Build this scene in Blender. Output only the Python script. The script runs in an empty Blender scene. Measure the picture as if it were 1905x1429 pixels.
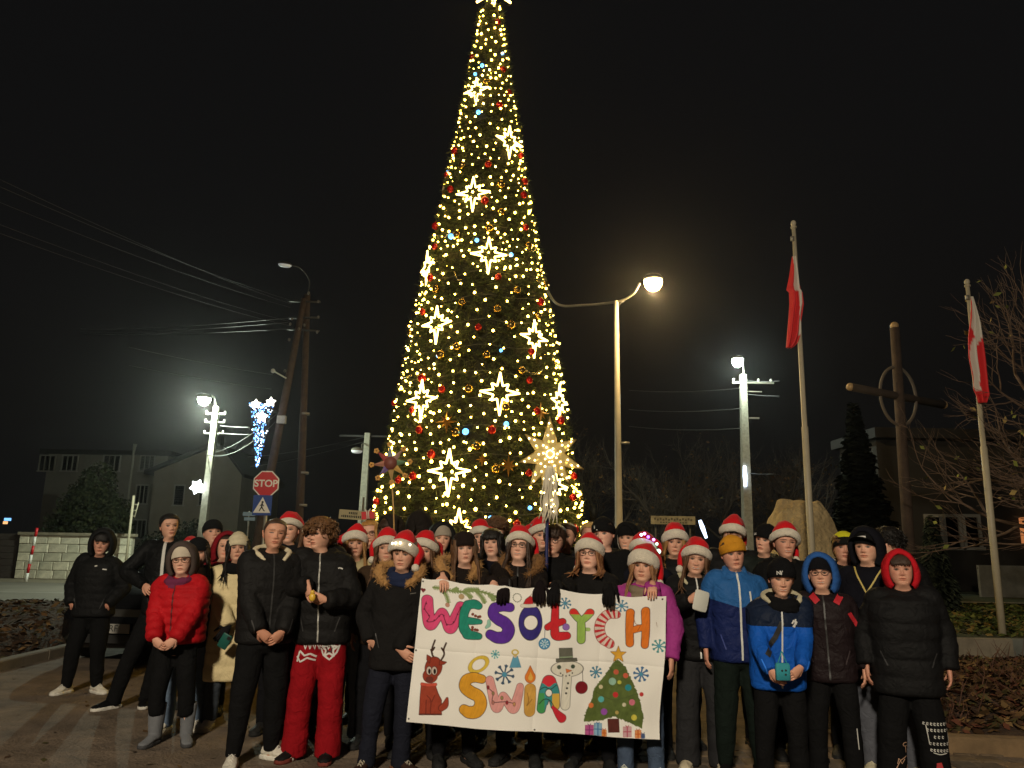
import bpy, math, random
import numpy as np
from mathutils import Vector, Matrix
from mathutils.bvhtree import BVHTree
sc = bpy.context.scene
C = sc.collection
RAD = math.radians
random.seed(11)
rng = np.random.default_rng(11)

# ------------------------------------------------------------------ camera
CAM_H, PITCH, ROLL, FPX = 1.60, RAD(11.85), RAD(1.0), 1430.0
W0, H0 = 1905.0, 1429.0
_f = Vector((0, math.cos(PITCH), math.sin(PITCH)))
_u0 = Vector((0, -math.sin(PITCH), math.cos(PITCH)))
_r0 = Vector((1, 0, 0))
CR = _r0 * math.cos(ROLL) + _u0 * math.sin(ROLL)
CU = _u0 * math.cos(ROLL) - _r0 * math.sin(ROLL)
cam_d = bpy.data.cameras.new('camera')
cam_d.sensor_width = 36.0
cam_d.lens = 36.0 * FPX / W0
cam_d.clip_end = 2000
cam = bpy.data.objects.new('camera', cam_d)
M = Matrix.Identity(4)
for i in range(3):
    M[i][0], M[i][1], M[i][2] = CR[i], CU[i], -_f[i]
M[2][3] = CAM_H
cam.matrix_world = M
C.objects.link(cam)
sc.camera = cam

def ray(px, py):
    return _f + CR * ((px - W0 / 2) / FPX) + CU * ((H0 / 2 - py) / FPX)
def at(px, py, Y):
    """world point at distance Y (along +Y) that was measured at this place of the photograph"""
    d = ray(px, py)
    return Vector((0, 0, CAM_H)) + d * (Y / d.y)
def gnd(px, py, z=0.0):
    d = ray(px, py)
    return Vector((0, 0, CAM_H)) + d * ((z - CAM_H) / d.z)
def zat(px, py, Y): return at(px, py, Y).z

# ------------------------------------------------------------------ world (night sky over a lit town)
w = bpy.data.worlds.new('World'); sc.world = w; w.use_nodes = True
nt = w.node_tree
bg = nt.nodes['Background']
sky = nt.nodes.new('ShaderNodeTexSky'); sky.sky_type = 'NISHITA'; sky.sun_disc = False
sky.sun_elevation = RAD(-4.0); sky.sun_rotation = RAD(200)
bg2 = nt.nodes.new('ShaderNodeBackground')
bg2.inputs[0].default_value = (1.0, 0.96, 0.92, 1); bg2.inputs[1].default_value = 0.0040
bg.inputs[1].default_value = 0.05
nt.links.new(sky.outputs[0], bg.inputs[0])
add = nt.nodes.new('ShaderNodeAddShader')
nt.links.new(bg.outputs[0], add.inputs[0]); nt.links.new(bg2.outputs[0], add.inputs[1])
nt.links.new(add.outputs[0], nt.nodes['World Output'].inputs[0])

def spot(name, loc, target, power, col, radius, ang):
    l = bpy.data.lights.new(name, 'SPOT'); l.energy = power; l.color = col; l.shadow_soft_size = radius; l.spot_size = RAD(ang); l.spot_blend = 1.0
    o = bpy.data.objects.new(name, l); C.objects.link(o); o.location = loc
    o.rotation_euler = (Vector(target) - Vector(loc)).to_track_quat('-Z', 'Y').to_euler(); return o
def lamp(name, loc, power, col, radius=0.15):
    l = bpy.data.lights.new(name, 'POINT'); l.energy = power; l.color = col; l.shadow_soft_size = radius
    o = bpy.data.objects.new(name, l); o.location = loc; C.objects.link(o); return o
SQUARE_LAMP = Vector((-2.4, -7.2, 7.2))       # the street lamp of the square, behind the photographer
LAMP_KEY = 6500.0

vs = sc.view_settings
vs.view_transform = 'Standard'; vs.look = 'None'; vs.exposure = 0; vs.gamma = 1
try: vs.use_curve_mapping = False
except Exception: pass
sc.render.engine = 'CYCLES'
sc.cycles.use_denoising = True
sc.cycles.max_bounces = 5
sc.cycles.diffuse_bounces = 2
sc.cycles.glossy_bounces = 2
sc.cycles.volume_bounces = 0
sc.cycles.sample_clamp_indirect = 3.0
sc.cycles.caustics_reflective = False
sc.cycles.caustics_refractive = False

# ------------------------------------------------------------------ helpers
def S(c):
    """sRGB 0-255 -> linear"""
    r = []
    for x in c[:3]:
        x = x / 255.0
        r.append(x / 12.92 if x <= 0.04045 else ((x + 0.055) / 1.055) ** 2.4)
    return tuple(r)

_mats = {}
def mat(name, col=(0.5, 0.5, 0.5), rough=0.7, metal=0.0, var=0.0, vscale=6.0, bump=0.0, bscale=60.0, emis=None, estr=0.0,
        attr=None, sheen=0.0, spec=0.5, bdist=0.01, trans=0.0, ramp=None, alpha=1.0, coord='Object', col2=None, bump2=None):
    if name in _mats: return _mats[name]
    m = bpy.data.materials.new(name); m.use_nodes = True
    n = m.node_tree.nodes; L = m.node_tree.links
    b = n['Principled BSDF']
    b.inputs['Roughness'].default_value = rough
    b.inputs['Metallic'].default_value = metal
    b.inputs['Specular IOR Level'].default_value = spec
    b.inputs['Sheen Weight'].default_value = sheen
    b.inputs['Transmission Weight'].default_value = trans
    b.inputs['Alpha'].default_value = alpha
    tc = n.new('ShaderNodeTexCoord')
    base = None
    if attr:
        a = n.new('ShaderNodeAttribute'); a.attribute_name = attr
        base = a.outputs['Color']
    if var > 0 or ramp or col2:
        nz = n.new('ShaderNodeTexNoise'); nz.inputs['Scale'].default_value = vscale; nz.inputs['Detail'].default_value = 6
        nz.inputs['Roughness'].default_value = 0.65
        L.new(tc.outputs[coord], nz.inputs['Vector'])
        cr = n.new('ShaderNodeValToRGB')
        cr.color_ramp.elements[0].position = 0.3; cr.color_ramp.elements[1].position = 0.7
        if base is None:
            c1 = tuple(x * (1 - var) for x in col) if not col2 else col
            c2 = tuple(min(1, x * (1 + var)) for x in col) if not col2 else col2
            cr.color_ramp.elements[0].color = (*c1, 1); cr.color_ramp.elements[1].color = (*c2, 1)
            L.new(nz.outputs['Fac'], cr.inputs[0]); L.new(cr.outputs[0], b.inputs['Base Color'])
        else:
            cr.color_ramp.elements[0].color = (1 - var,) * 3 + (1,); cr.color_ramp.elements[1].color = (1, 1, 1, 1)
            L.new(nz.outputs['Fac'], cr.inputs[0])
            mx = n.new('ShaderNodeMix'); mx.data_type = 'RGBA'; mx.blend_type = 'MULTIPLY'; mx.inputs[0].default_value = 1
            L.new(base, mx.inputs[6]); L.new(cr.outputs[0], mx.inputs[7]); L.new(mx.outputs[2], b.inputs['Base Color'])
    elif base is not None:
        L.new(base, b.inputs['Base Color'])
    else:
        b.inputs['Base Color'].default_value = (*col, 1)
    if bump > 0:
        nb = n.new('ShaderNodeTexNoise'); nb.inputs['Scale'].default_value = bscale; nb.inputs['Detail'].default_value = 4
        L.new(tc.outputs[coord], nb.inputs['Vector'])
        bp = n.new('ShaderNodeBump'); bp.inputs['Strength'].default_value = bump; bp.inputs['Distance'].default_value = bdist
        L.new(nb.outputs['Fac'], bp.inputs['Height']); L.new(bp.outputs[0], b.inputs['Normal'])
    if bump2:
        n2 = n.new('ShaderNodeTexNoise'); n2.inputs['Scale'].default_value = bump2[1]; n2.inputs['Detail'].default_value = 3; n2.inputs['Distortion'].default_value = 1.2
        L.new(tc.outputs[coord], n2.inputs['Vector'])
        b2 = n.new('ShaderNodeBump'); b2.inputs['Strength'].default_value = bump2[0]; b2.inputs['Distance'].default_value = bump2[2]
        L.new(n2.outputs['Fac'], b2.inputs['Height'])
        if b.inputs['Normal'].links: L.new(b.inputs['Normal'].links[0].from_socket, b2.inputs['Normal'])
        L.new(b2.outputs[0], b.inputs['Normal'])
    if emis is not None:
        b.inputs['Emission Color'].default_value = (*emis, 1); b.inputs['Emission Strength'].default_value = estr
    _mats[name] = m
    return m

def tag(o, label=None, cat=None, group=None, kind=None):
    if label: o['label'] = label
    if cat: o['category'] = cat
    if group: o['group'] = group
    if kind: o['kind'] = kind
    return o
def empty(name, loc=(0, 0, 0), rz=0.0):
    o = bpy.data.objects.new(name, None); C.objects.link(o)
    o.location = loc; o.rotation_euler = (0, 0, rz); o.empty_display_size = 0.1
    return o
def thing(name, label, cat, loc=(0, 0, 0), rz=0.0, group=None):
    return tag(empty(name, loc, rz), label, cat, group)

def frames(path):
    """tangents and two normals along a path"""
    P = np.asarray(path, float)
    T = np.gradient(P, axis=0); T /= np.linalg.norm(T, axis=1)[:, None] + 1e-12
    a = np.array([0, 0, 1.0]) if abs(T[0][2]) < 0.9 else np.array([1.0, 0, 0])
    N = []
    n0 = np.cross(T[0], a); n0 /= np.linalg.norm(n0)
    for t in T:
        n0 = n0 - t * np.dot(n0, t); n0 /= np.linalg.norm(n0) + 1e-12
        N.append(n0.copy())
    N = np.array(N)
    return P, T, N, np.cross(T, N)

class MB:
    def __init__(self):
        self.v = []; self.f = []; self.n = 0; self.c = []
    def add(self, v, f, c=None):
        v = np.asarray(v, float).reshape(-1, 3)
        self.f.extend([tuple(int(i) + self.n for i in q) for q in f])
        self.v.append(v); self.n += len(v)
        if c is not None:
            c = np.asarray(c, float)
            if c.ndim == 1: c = np.tile(c, (len(v), 1))
        else: c = np.full((len(v), 3), 0.8)
        self.c.append(c)
        return self
    def loft(self, rings, cap=(True, True), c=None, close=True):
        k = len(rings[0]); f = []
        R_ = len(rings)
        for i in range(R_ - 1):
            for j in range(k if close else k - 1):
                a = i * k + j; b = i * k + (j + 1) % k
                f.append((a, b, b + k, a + k))
        if close:
            if cap[0]: f.append(tuple(range(k - 1, -1, -1)))
            if cap[1]: f.append(tuple((R_ - 1) * k + j for j in range(k)))
        return self.add(np.concatenate(rings), f, c)
    def tube(self, path, rad, k=8, cap=True, c=None, flat=1.0):
        P, T, N, B = frames(path)
        rad = np.broadcast_to(np.asarray(rad, float), (len(P),))
        th = np.linspace(0, 2 * np.pi, k, endpoint=False)
        rings = [P[i] + rad[i] * (np.cos(th)[:, None] * N[i] + flat * np.sin(th)[:, None] * B[i]) for i in range(len(P))]
        return self.loft(rings, (cap, cap), c)
    def box(self, cen, size, rot=None, c=None, bev=0.0):
        x, y, z = [s / 2 for s in size]
        v = np.array([(sx * x, sy * y, sz * z) for sz in (-1, 1) for sy in (-1, 1) for sx in (-1, 1)])
        f = [(0, 2, 3, 1), (4, 5, 7, 6), (0, 1, 5, 4), (2, 6, 7, 3), (0, 4, 6, 2), (1, 3, 7, 5)]
        if rot is not None: v = v @ np.array(rot).T
        return self.add(v + np.array(cen), f, c)
    def ball(self, cen, r, k=12, m=8, c=None, noise=0.0):
        r = np.broadcast_to(np.asarray(r, float), (3,))
        rings = []
        for i in range(1, m):
            t = math.pi * i / m
            th = np.linspace(0, 2 * np.pi, k, endpoint=False)
            ring = np.stack([np.cos(th) * math.sin(t), np.sin(th) * math.sin(t), np.full(k, math.cos(t))], 1)
            rings.append(ring)
        v = np.concatenate([[(0, 0, 1)]] + rings + [[(0, 0, -1)]])
        if noise: v = v * (1 + noise * (np.random.default_rng(len(self.v)).random(len(v)) - 0.5))[:, None]
        v = v * r + np.array(cen)
        f = [(0, 1 + j, 1 + (j + 1) % k) for j in range(k)]
        for i in range(m - 2):
            for j in range(k):
                a = 1 + i * k + j; b = 1 + i * k + (j + 1) % k
                f.append((a, a + k, b + k, b))
        e = len(v) - 1; s = 1 + (m - 2) * k
        f += [(s + (j + 1) % k, s + j, e) for j in range(k)]
        return self.add(v, f, c)
    def prism(self, poly, axis_y, thick, org=(0, 0, 0), c=None):
        """2-D outline (x,z) extruded along y"""
        n = len(poly)
        v = [(x, axis_y, z) for x, z in poly] + [(x, axis_y + thick, z) for x, z in poly]
        f = [tuple(range(n)), tuple(range(2 * n - 1, n - 1, -1))] + [(i, (i + n), (i + 1) % n + n, (i + 1) % n) for i in range(n)]
        return self.add(np.array(v) + np.array(org), f, c)
    def mesh(self, name, col=False):
        me = bpy.data.meshes.new(name)
        v = np.concatenate(self.v) if self.v else np.zeros((0, 3))
        me.from_pydata(v.tolist(), [], self.f)
        if col:
            a = me.color_attributes.new('Col', 'FLOAT_COLOR', 'POINT')
            cc = np.concatenate(self.c); cc = np.concatenate([cc, np.ones((len(cc), 1))], 1)
            a.data.foreach_set('color', cc.astype(np.float32).ravel())
        return me
    def obj(self, name, m, parent=None, smooth=True, col=False, loc=None):
        me = self.mesh(name, col)
        me.materials.append(m)
        if smooth: me.polygons.foreach_set('use_smooth', [True] * len(me.polygons))
        me.update()
        o = bpy.data.objects.new(name, me); C.objects.link(o)
        if parent is not None: o.parent = parent
        if loc is not None: o.location = loc
        return o

def link_copy(src, parent=None, loc=None, name=None):
    o = src.copy(); C.objects.link(o)
    o.parent = parent
    if loc is not None: o.location = loc
    return o
def copy_tree(o, parent=None):
    c = o.copy(); C.objects.link(c); c.parent = parent
    for ch in list(o.children): copy_tree(ch, c)
    return c

def hash3(i, j, k, s):
    h = (i * 374761393 + j * 668265263 + k * 2147483647 + s * 1274126177) & 0xffffffff
    h = ((h ^ (h >> 13)) * 1274126177) & 0xffffffff
    return ((h ^ (h >> 16)) & 0xffff) / 65535.0
def vnoise(p, s=0):
    p = np.asarray(p, float); i = np.floor(p).astype(np.int64); f = p - i; f = f * f * (3 - 2 * f)
    r = 0
    for dx in (0, 1):
        for dy in (0, 1):
            for dz in (0, 1):
                wgt = (f[:, 0] if dx else 1 - f[:, 0]) * (f[:, 1] if dy else 1 - f[:, 1]) * (f[:, 2] if dz else 1 - f[:, 2])
                r = r + wgt * hash3(i[:, 0] + dx, i[:, 1] + dy, i[:, 2] + dz, s)
    return r
def fbm(p, s=0, o=3):
    r = 0; a = 0.5
    for k in range(o):
        r = r + a * vnoise(np.asarray(p) * 2 ** k, s + k); a *= 0.5
    return r
def spline(pts, n=8):
    P = np.asarray(pts, float)
    if len(P) < 3: 
        t = np.linspace(0, 1, n)[:, None]; return P[0] * (1 - t) + P[-1] * t
    Q = np.concatenate([[2 * P[0] - P[1]], P, [2 * P[-1] - P[-2]]])
    out = []
    for i in range(1, len(Q) - 2):
        p0, p1, p2, p3 = Q[i - 1], Q[i], Q[i + 1], Q[i + 2]
        for t in np.linspace(0, 1, n, endpoint=False):
            out.append(0.5 * ((2 * p1) + (-p0 + p2) * t + (2 * p0 - 5 * p1 + 4 * p2 - p3) * t * t + (-p0 + 3 * p1 - 3 * p2 + p3) * t ** 3))
    out.append(Q[-2])
    return np.array(out)
# ------------------------------------------------------------------ setting: ground, roads, banks
m_asphalt = mat('worn_asphalt', S((116, 101, 85)), 0.9, var=0.42, vscale=2.6, bump=0.9, bscale=38, bdist=0.02, bump2=(.5, 4.0, .05))
m_road = mat('road_asphalt', S((112, 106, 96)), 0.85, var=0.18, vscale=0.6, bump=0.3, bscale=30)
m_soil = mat('leaf_soil', S((70, 52, 36)), 0.95, var=0.5, vscale=3.5, bump=1.0, bscale=22, bdist=0.05)
m_conc = mat('old_concrete', S((132, 122, 104)), 0.88, var=0.3, vscale=3, bump=0.35, bscale=40)
m_conc_pole = mat('pole_concrete', S((158, 156, 142)), 0.85, var=0.28, vscale=9, bump=0.3, bscale=60)
m_wood = mat('weathered_wood', S((66, 52, 42)), 0.85, var=0.35, vscale=7, bump=0.5, bscale=50)
m_galv = mat('galvanised_steel', S((150, 146, 134)), 0.5, metal=0.6, var=0.12, vscale=8)
m_paintpole = mat('painted_pole', S((172, 162, 138)), 0.5, var=0.1, vscale=5)
m_dark = mat('dark_metal', (0.02, 0.02, 0.02), 0.5)
m_glassdark = mat('dark_window_glass', (0.012, 0.013, 0.016), 0.12, spec=0.6)
m_wire = mat('wire', (0.05, 0.05, 0.048), 0.55)
m_white = mat('white_paint', (0.75, 0.74, 0.70), 0.5)
m_red = mat('sign_red', S((190, 26, 34)), 0.4)

def sheet(name, pts, z, m, bumps=0.0, n=1, seed=3):
    mb = MB()
    if n == 1: mb.add([(x, y, z) for x, y in pts], [tuple(range(len(pts)))])
    o = mb.obj(name, m, smooth=False); tag(o, kind='structure'); return o
def slab(name, x0, x1, y0, y1, nx, ny, zf, m, seed=1):
    xs = np.linspace(x0, x1, nx); ys = np.linspace(y0, y1, ny)
    X, Y = np.meshgrid(xs, ys); P = np.stack([X.ravel(), Y.ravel(), np.zeros(X.size)], 1)
    P[:, 2] = zf(P)
    f = [(j * nx + i, j * nx + i + 1, (j + 1) * nx + i + 1, (j + 1) * nx + i) for j in range(ny - 1) for i in range(nx - 1)]
    o = MB().add(P, f).obj(name, m); tag(o, kind='structure'); return o
g = sheet('ground', [(-700, -60), (700, -60), (700, 900), (-700, 900)], 0.0, m_asphalt)
sheet('road', [(-90, 17.6), (-3.2, 17.6), (-2.0, 29.5), (-90, 29.5)], 0.006, m_road)
sheet('pavement_strip', [(-90, 28.4), (-6.0, 28.4), (-6.0, 30.6), (-90, 30.6)], 0.012, m_conc)
sheet('road_markings', [(-60, 23.3), (-12, 23.3), (-12, 23.45), (-60, 23.45)], 0.012, mat('road_paint', S((150, 146, 136)), 0.7, var=0.2))
# planted bank on the left with dead leaves
def bankz(P):
    e = np.minimum.reduce([(-6.25 - P[:, 0]) / 0.7, (P[:, 1] - 9.9) / 0.7, (17.2 - P[:, 1]) / 0.8, np.full(len(P), 1.0)])
    e = np.clip(e, 0, 1); e = e * e * (3 - 2 * e)
    return -0.03 + e * (0.20 + 0.22 * fbm(P * [0.9, 0.9, 0], 5) + 0.05 * vnoise(P * [7, 7, 0], 6))
slab('planted_bank', -24, -6.2, 9.85, 17.25, 130, 60, bankz, m_soil)
def leaf_scatter(name, n, xf, yf, zf, cols, size, parent=None, seed=1):
    r = np.random.default_rng(seed); mb = MB()
    x = xf(r, n); y = yf(r, n)
    z = zf(np.stack([x, y, np.zeros(n)], 1)) + 0.014 + (0.03 if n > 500 else .006) * r.random(n)
    for i in range(n):
        a = r.random() * 6.28; s = size * (0.5 + r.random()); t1, t2 = (r.random(2) - 0.5) * (1.3 if n > 500 else .4)
        d = np.array([math.cos(a), math.sin(a), t1]) * s; e = np.array([-math.sin(a), math.cos(a), t2]) * s * 0.55
        c = np.array([x[i], y[i], z[i]])
        col = np.array(cols[r.integers(len(cols))]) * (0.6 + 0.8 * r.random())
        mb.add([c - d, c + e, c + d, c - e], [(0, 1, 2), (0, 2, 3)], np.clip(col, 0, 1))
    o = mb.obj(name, mat('leaf_attr', attr='Col', rough=0.95, spec=.1), parent, smooth=False, col=True)
    return o
LEAFC = [S((100, 76, 50)), S((82, 60, 42)), S((118, 94, 62)), S((66, 50, 38)), S((76, 70, 44))]
o = leaf_scatter('fallen_leaves', 5200, lambda r, n: -6.4 - 14 * r.random(n) ** 1.3, lambda r, n: 10.1 + 6.8 * r.random(n), bankz, LEAFC, 0.06, seed=4)
tag(o, 'brown fallen leaves covering the low bank beside the road', 'leaves', kind='stuff')
tag(leaf_scatter('scattered_leaves', 420, lambda r, n: -6.2 + 11 * r.random(n), lambda r, n: 3.6 + 7.5 * r.random(n), lambda P: P[:, 0] * 0 - .008, LEAFC, 0.028, seed=14), 'small dry leaves and litter scattered over the asphalt', 'leaves', kind='stuff')
# kerb of single stones along the bank
kerb = empty('kerb', (0, 0, 0)); tag(kerb, kind='structure')
kme = None
def kerb_run(p0, p1, w_=0.16, h_=0.13, L_=0.95, col=m_conc):
    p0 = np.array(p0, float); p1 = np.array(p1, float); d = p1 - p0; ln = np.linalg.norm(d); n = max(1, int(ln / L_)); u = d / ln
    for i in range(n):
        c = p0 + u * (i + 0.5) * ln / n
        o = bpy.data.objects.new('kerb_stone', kerb_mesh(ln / n - 0.018, w_, h_, col)); C.objects.link(o); o.parent = kerb
        o.location = (c[0], c[1], random.uniform(-0.012, 0.006)); o.rotation_euler = (random.uniform(-.02, .02), 0, math.atan2(u[1], u[0]) + random.uniform(-.012, .012))
_kc = {}
def kerb_mesh(L_, w_, h_, m):
    k = (round(L_, 2), w_, h_, m.name)
    if k not in _kc:
        b = 0.015
        prof = [(-w_ / 2, -0.05), (-w_ / 2, h_ - b), (-w_ / 2 + b, h_), (w_ / 2 - b, h_), (w_ / 2, h_ - b), (w_ / 2, -0.05)]
        mb = MB(); mb.loft([np.array([(x, y, z) for y, z in prof]) for x in (-L_ / 2, L_ / 2)])
        me = mb.mesh('kerb_stone'); me.materials.append(m); _kc[k] = me
    return _kc[k]
kerb_run((-6.2, 9.75), (-6.2, 17.2)); kerb_run((-14.5, 9.75), (-6.3, 9.75)); kerb_run((-14, 17.4), (-3.4, 17.4))
m_kerb2 = mat('kerb_worn', S((120, 98, 70)), 0.9, var=0.3, vscale=5, bump=0.3)
kerb_run((2.55, 6.93), (6.6, 6.42), col=m_kerb2)
# leaf bed on the right between kerb and planter
def bedz(P):
    yk = 6.93 - (P[:, 0] - 2.55) * 0.126
    e = np.clip((P[:, 1] - yk - 0.1) / 1.2, 0, 1)
    return 0.05 + 0.16 * e * e * (3 - 2 * e) + 0.10 * fbm(P * [1.6, 1.6, 0], 9) + 0.03 * vnoise(P * [9, 9, 0], 2) - 0.12 * np.clip((0.08 - (P[:, 1] - yk)) / 0.08, 0, 1)
slab('leaf_bed', 2.7, 12.0, 6.0, 10.58, 110, 60, bedz, mat('bed_soil', S((66, 48, 34)), 0.95, var=0.5, vscale=4, bump=1.0, bscale=25, bdist=0.05))
def bed_y(r, n): return 6.95 + 3.5 * r.random(n)
o = leaf_scatter('fallen_leaves', 7800, lambda r, n: 3.0 + 5.2 * r.random(n), bed_y, bedz, LEAFC + [S((96, 60, 46))], 0.05, seed=8)
tag(o, 'brown and reddish leaves heaped over the bed below the concrete planter', 'leaves', kind='stuff')
# low dead twigs in the bed
mb = MB(); r = np.random.default_rng(5)
for i in range(420):
    x = 3.6 + 3.6 * r.random(); y = 7.1 + 3.2 * r.random(); z = float(bedz(np.array([[x, y, 0]]))[0])
    a = r.random() * 6.28; l = 0.1 + 0.2 * r.random(); d = np.array([math.cos(a) * .6, math.sin(a) * .6, .3 + r.random()]) * l
    mb.tube([(x, y, z), np.array([x, y, z]) + d * .5 + r.normal(0, .012, 3), np.array([x, y, z]) + d], [.006, .004, .002], 3)
tag(mb.obj('dry_stems', mat('twig_brown', S((86, 58, 44)), 0.9, var=.3), smooth=False), 'thin dry stems sticking out of the leaf bed', 'stems', kind='stuff')
# paving of small setts on the right half of the square
pave = empty('pavement'); tag(pave, kind='structure')
mp = [mat('sett_a', S((104, 88, 68)), 0.9, var=.3, vscale=9, bump=.4), mat('sett_b', S((88, 76, 64)), 0.9, var=.3, vscale=9, bump=.4), mat('sett_c', S((116, 96, 76)), 0.9, var=.3, vscale=9, bump=.4)]
sett = []
for m_ in mp:
    b = MB(); s_ = .092
    b.loft([np.array([(x * q, y * q, z) for x, y in ((-s_, -s_), (s_, -s_), (s_, s_), (-s_, s_))]) for q, z in ((1, -.03), (1, .006), (.9, .014))])
    me = b.mesh('paving_stone'); me.materials.append(m_); sett.append(me)
for i in range(17):
    for j in range(9):
        o = bpy.data.objects.new('paving_stone', sett[random.randrange(3)]); C.objects.link(o); o.parent = pave
        o.location = (0.62 + i * 0.2 + (j % 2) * .1, 5.35 + j * 0.2, random.uniform(-.004, .004)); o.rotation_euler = (random.uniform(-.03, .03), random.uniform(-.03, .03), random.choice((0, math.pi / 2, math.pi)) + random.uniform(-.03, .03))

# concrete planter on the right with lawn
pl = thing('concrete_planter', 'low concrete planter wall holding the raised lawn at the right flagpole', 'planter', (0, 0, 0))
mb = MB()
for i, (x0, x1, yy) in enumerate(((4.1, 6.62, 10.6), (6.64, 7.9, 10.66), (7.92, 10.4, 10.62))):
    b = MB(); b.loft([np.array([(x, y_ + yy, z) for y_, z in ((-.07, -.05), (-.07, .49), (-.055, .505), (.07, .505), (.07, -.05))]) for x in (x0, x1)])
    b.obj('panel', [m_conc, mat('concrete_grey', S((104, 106, 98)), .85, var=.25, vscale=3, bump=.3), m_conc][i], pl, smooth=False)
m_grass = mat('lawn_soil', S((62, 66, 36)), 0.95, var=0.45, vscale=2.2, bump=1, bscale=30, bdist=.04)
lawnz = lambda P: 0.44 + 0.1 * fbm(P * [.8, .8, 0], 3)
slab('lawn', 4.1, 60, 10.7, 17.2, 60, 30, lawnz, m_grass)
tag(leaf_scatter('grass_blades', 9000, lambda r, n: 4.4 + 8.6 * r.random(n) ** 0.8, lambda r, n: 10.75 + 6.3 * r.random(n), lambda P: lawnz(P) + .01, [S((78, 88, 42)), S((96, 100, 52)), S((60, 70, 34)), S((110, 92, 50))], 0.05, seed=18), 'short green grass with dead leaves on the raised lawn', 'grass', kind='stuff')
sheet('lawn_edging', [(3.5, 17.2), (60, 17.2), (60, 17.45), (3.5, 17.45)], .56, m_conc)
slab('far_lawn', 2.8, 70, 17.4, 40, 40, 20, lambda P: 0.5 + 0.06 * fbm(P * [.5, .5, 0], 3), m_grass)

# ------------------------------------------------------------------ street lamp behind the photographer
def street_lamp(name, label, base, height, arm_to, power, col, glow, m_pole, group=None, r0=.085, r1=.05, head=True):
    t = thing(name, label, 'street lamp', (base[0], base[1], 0), group=group)
    d = np.array(arm_to, float) - np.array([base[0], base[1], 0])
    MB().tube([(0, 0, -.1), (0, 0, .9), (0, 0, .91), (0, 0, height * .5), (0, 0, height)], [r0 * 1.25, r0 * 1.2, r0, (r0 + r1) / 2, r1], 14).obj('pole', m_pole, t)
    return t, d
def lamp_head(t, p, direc, col, power, estr, size=(.62, .26, .13), lamp_name='lamp_light', radius=.16, m_body=None, aim=None):
    u = np.array([direc[0], direc[1], 0.0]); u /= np.linalg.norm(u); v = np.array([-u[1], u[0], 0])
    L_, W_, T_ = size; th = np.linspace(0, 2 * np.pi, 16, endpoint=False)
    def ring(q, z): return np.array([np.array(p) + u * (math.cos(a) * L_ / 2 * q) + v * (math.sin(a) * W_ / 2 * q) + np.array([0, 0, z]) for a in th])
    T2 = min(T_, .13)
    b = MB(); b.loft([ring(1, 0), ring(1.02, T2 * .25), ring(.8, T2 * .75), ring(.35, T2)])
    h = b.obj('lamp_head', m_body or m_galv, t)
    gl = MB(); gl.loft([ring(.95, -.004), ring(.97, -T_ * .3), ring(.85, -T_ * .65), ring(.62, -T_ * .9), ring(.3, -T_)])
    gl.obj('diffuser', mat('lamp_glow_%s' % lamp_name, col, .4, emis=col, estr=estr), h)
    wp = Vector(p) + t.location - Vector((0, 0, T_ + (.06 if aim is None else .62)))
    if power < 100: return h
    l = spot(lamp_name, wp, aim, power, col, radius, 112) if aim is not None else lamp(lamp_name, wp, power, col, .04)
    l.parent = t; l.location = Vector(p) - Vector((0, 0, T_ + (.06 if aim is None else .62)))
    return h
t, d = street_lamp('street_lamp', 'tall square lamp post lighting the group from behind the photographer', (SQUARE_LAMP.x - 1.6, SQUARE_LAMP.y - 1.0), 7.7, SQUARE_LAMP, 0, (1, 1, 1), 0, m_galv)
dd = (SQUARE_LAMP.x - t.location.x, SQUARE_LAMP.y - t.location.y)
MB().tube(spline([(0, 0, 7.6), (dd[0] * .3, dd[1] * .3, 7.95), (dd[0] * .9, dd[1] * .9, 8.0)]), .035, 10).obj('arm', m_galv, t)
lamp_head(t, (dd[0], dd[1], 7.95), dd, (1.0, .87, .67), LAMP_KEY, 20, lamp_name='square_lamp_light', radius=.5, aim=(.2, 6.6, 1.0))

# ------------------------------------------------------------------ warm double-armed lamp post beside the tree
YL = 18.0
b0 = at(1151, 960, YL); top = at(1150, 560, YL); lw = at(1215, 520, YL - .6)
t, d = street_lamp('street_lamp', 'pale lamp post with curved double arm and glowing amber lamp', (b0.x, YL), top.z, lw, 0, 0, 0, m_paintpole, r0=.10, r1=.055)
MB().tube([(0, 0, 1.9), (0, 0, 2.05)], .14, 14).obj('collar', m_paintpole, t)
org = Vector((b0.x, YL, 0))
lp = np.array(lw - org); le = np.array(at(1010, 522, YL + 1.0) - org)
MB().tube(spline([lp - np.array([.32, 0, .10]), lp * .45 + np.array([0, 0, top.z - .02]) * .55 + np.array([.0, 0, -.06]), (0, 0, top.z - .02), np.array([le[0] * .45, le[1] * .45, top.z + .02]), np.array([le[0] * .8, le[1] * .8, top.z + .16]), le]), .03, 10).obj('curved_arm', m_galv, t)
MB().tube([(.02, 0, top.z - .25), (.10, 0, top.z - .05), (.2, -.02, top.z + .0)], .015, 6).obj('bracket', m_dark, t)
AMB = (1.0, .70, .30)
lamp_head(t, lp, (1, -.2), AMB, 750, 10, size=(.46, .38, .28), lamp_name='amber_lamp_light')
lamp_head(t, le + np.array([-.2, 0, 0]), (-1, .5), AMB, 60, .3, size=(.62, .30, .16), lamp_name='far_arm_lamp_light')
MB().box((.16, -.04, b0.z * 0 + 4.0), (.22, .03, .05)).obj('flag_holder', m_galv, t)

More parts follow.
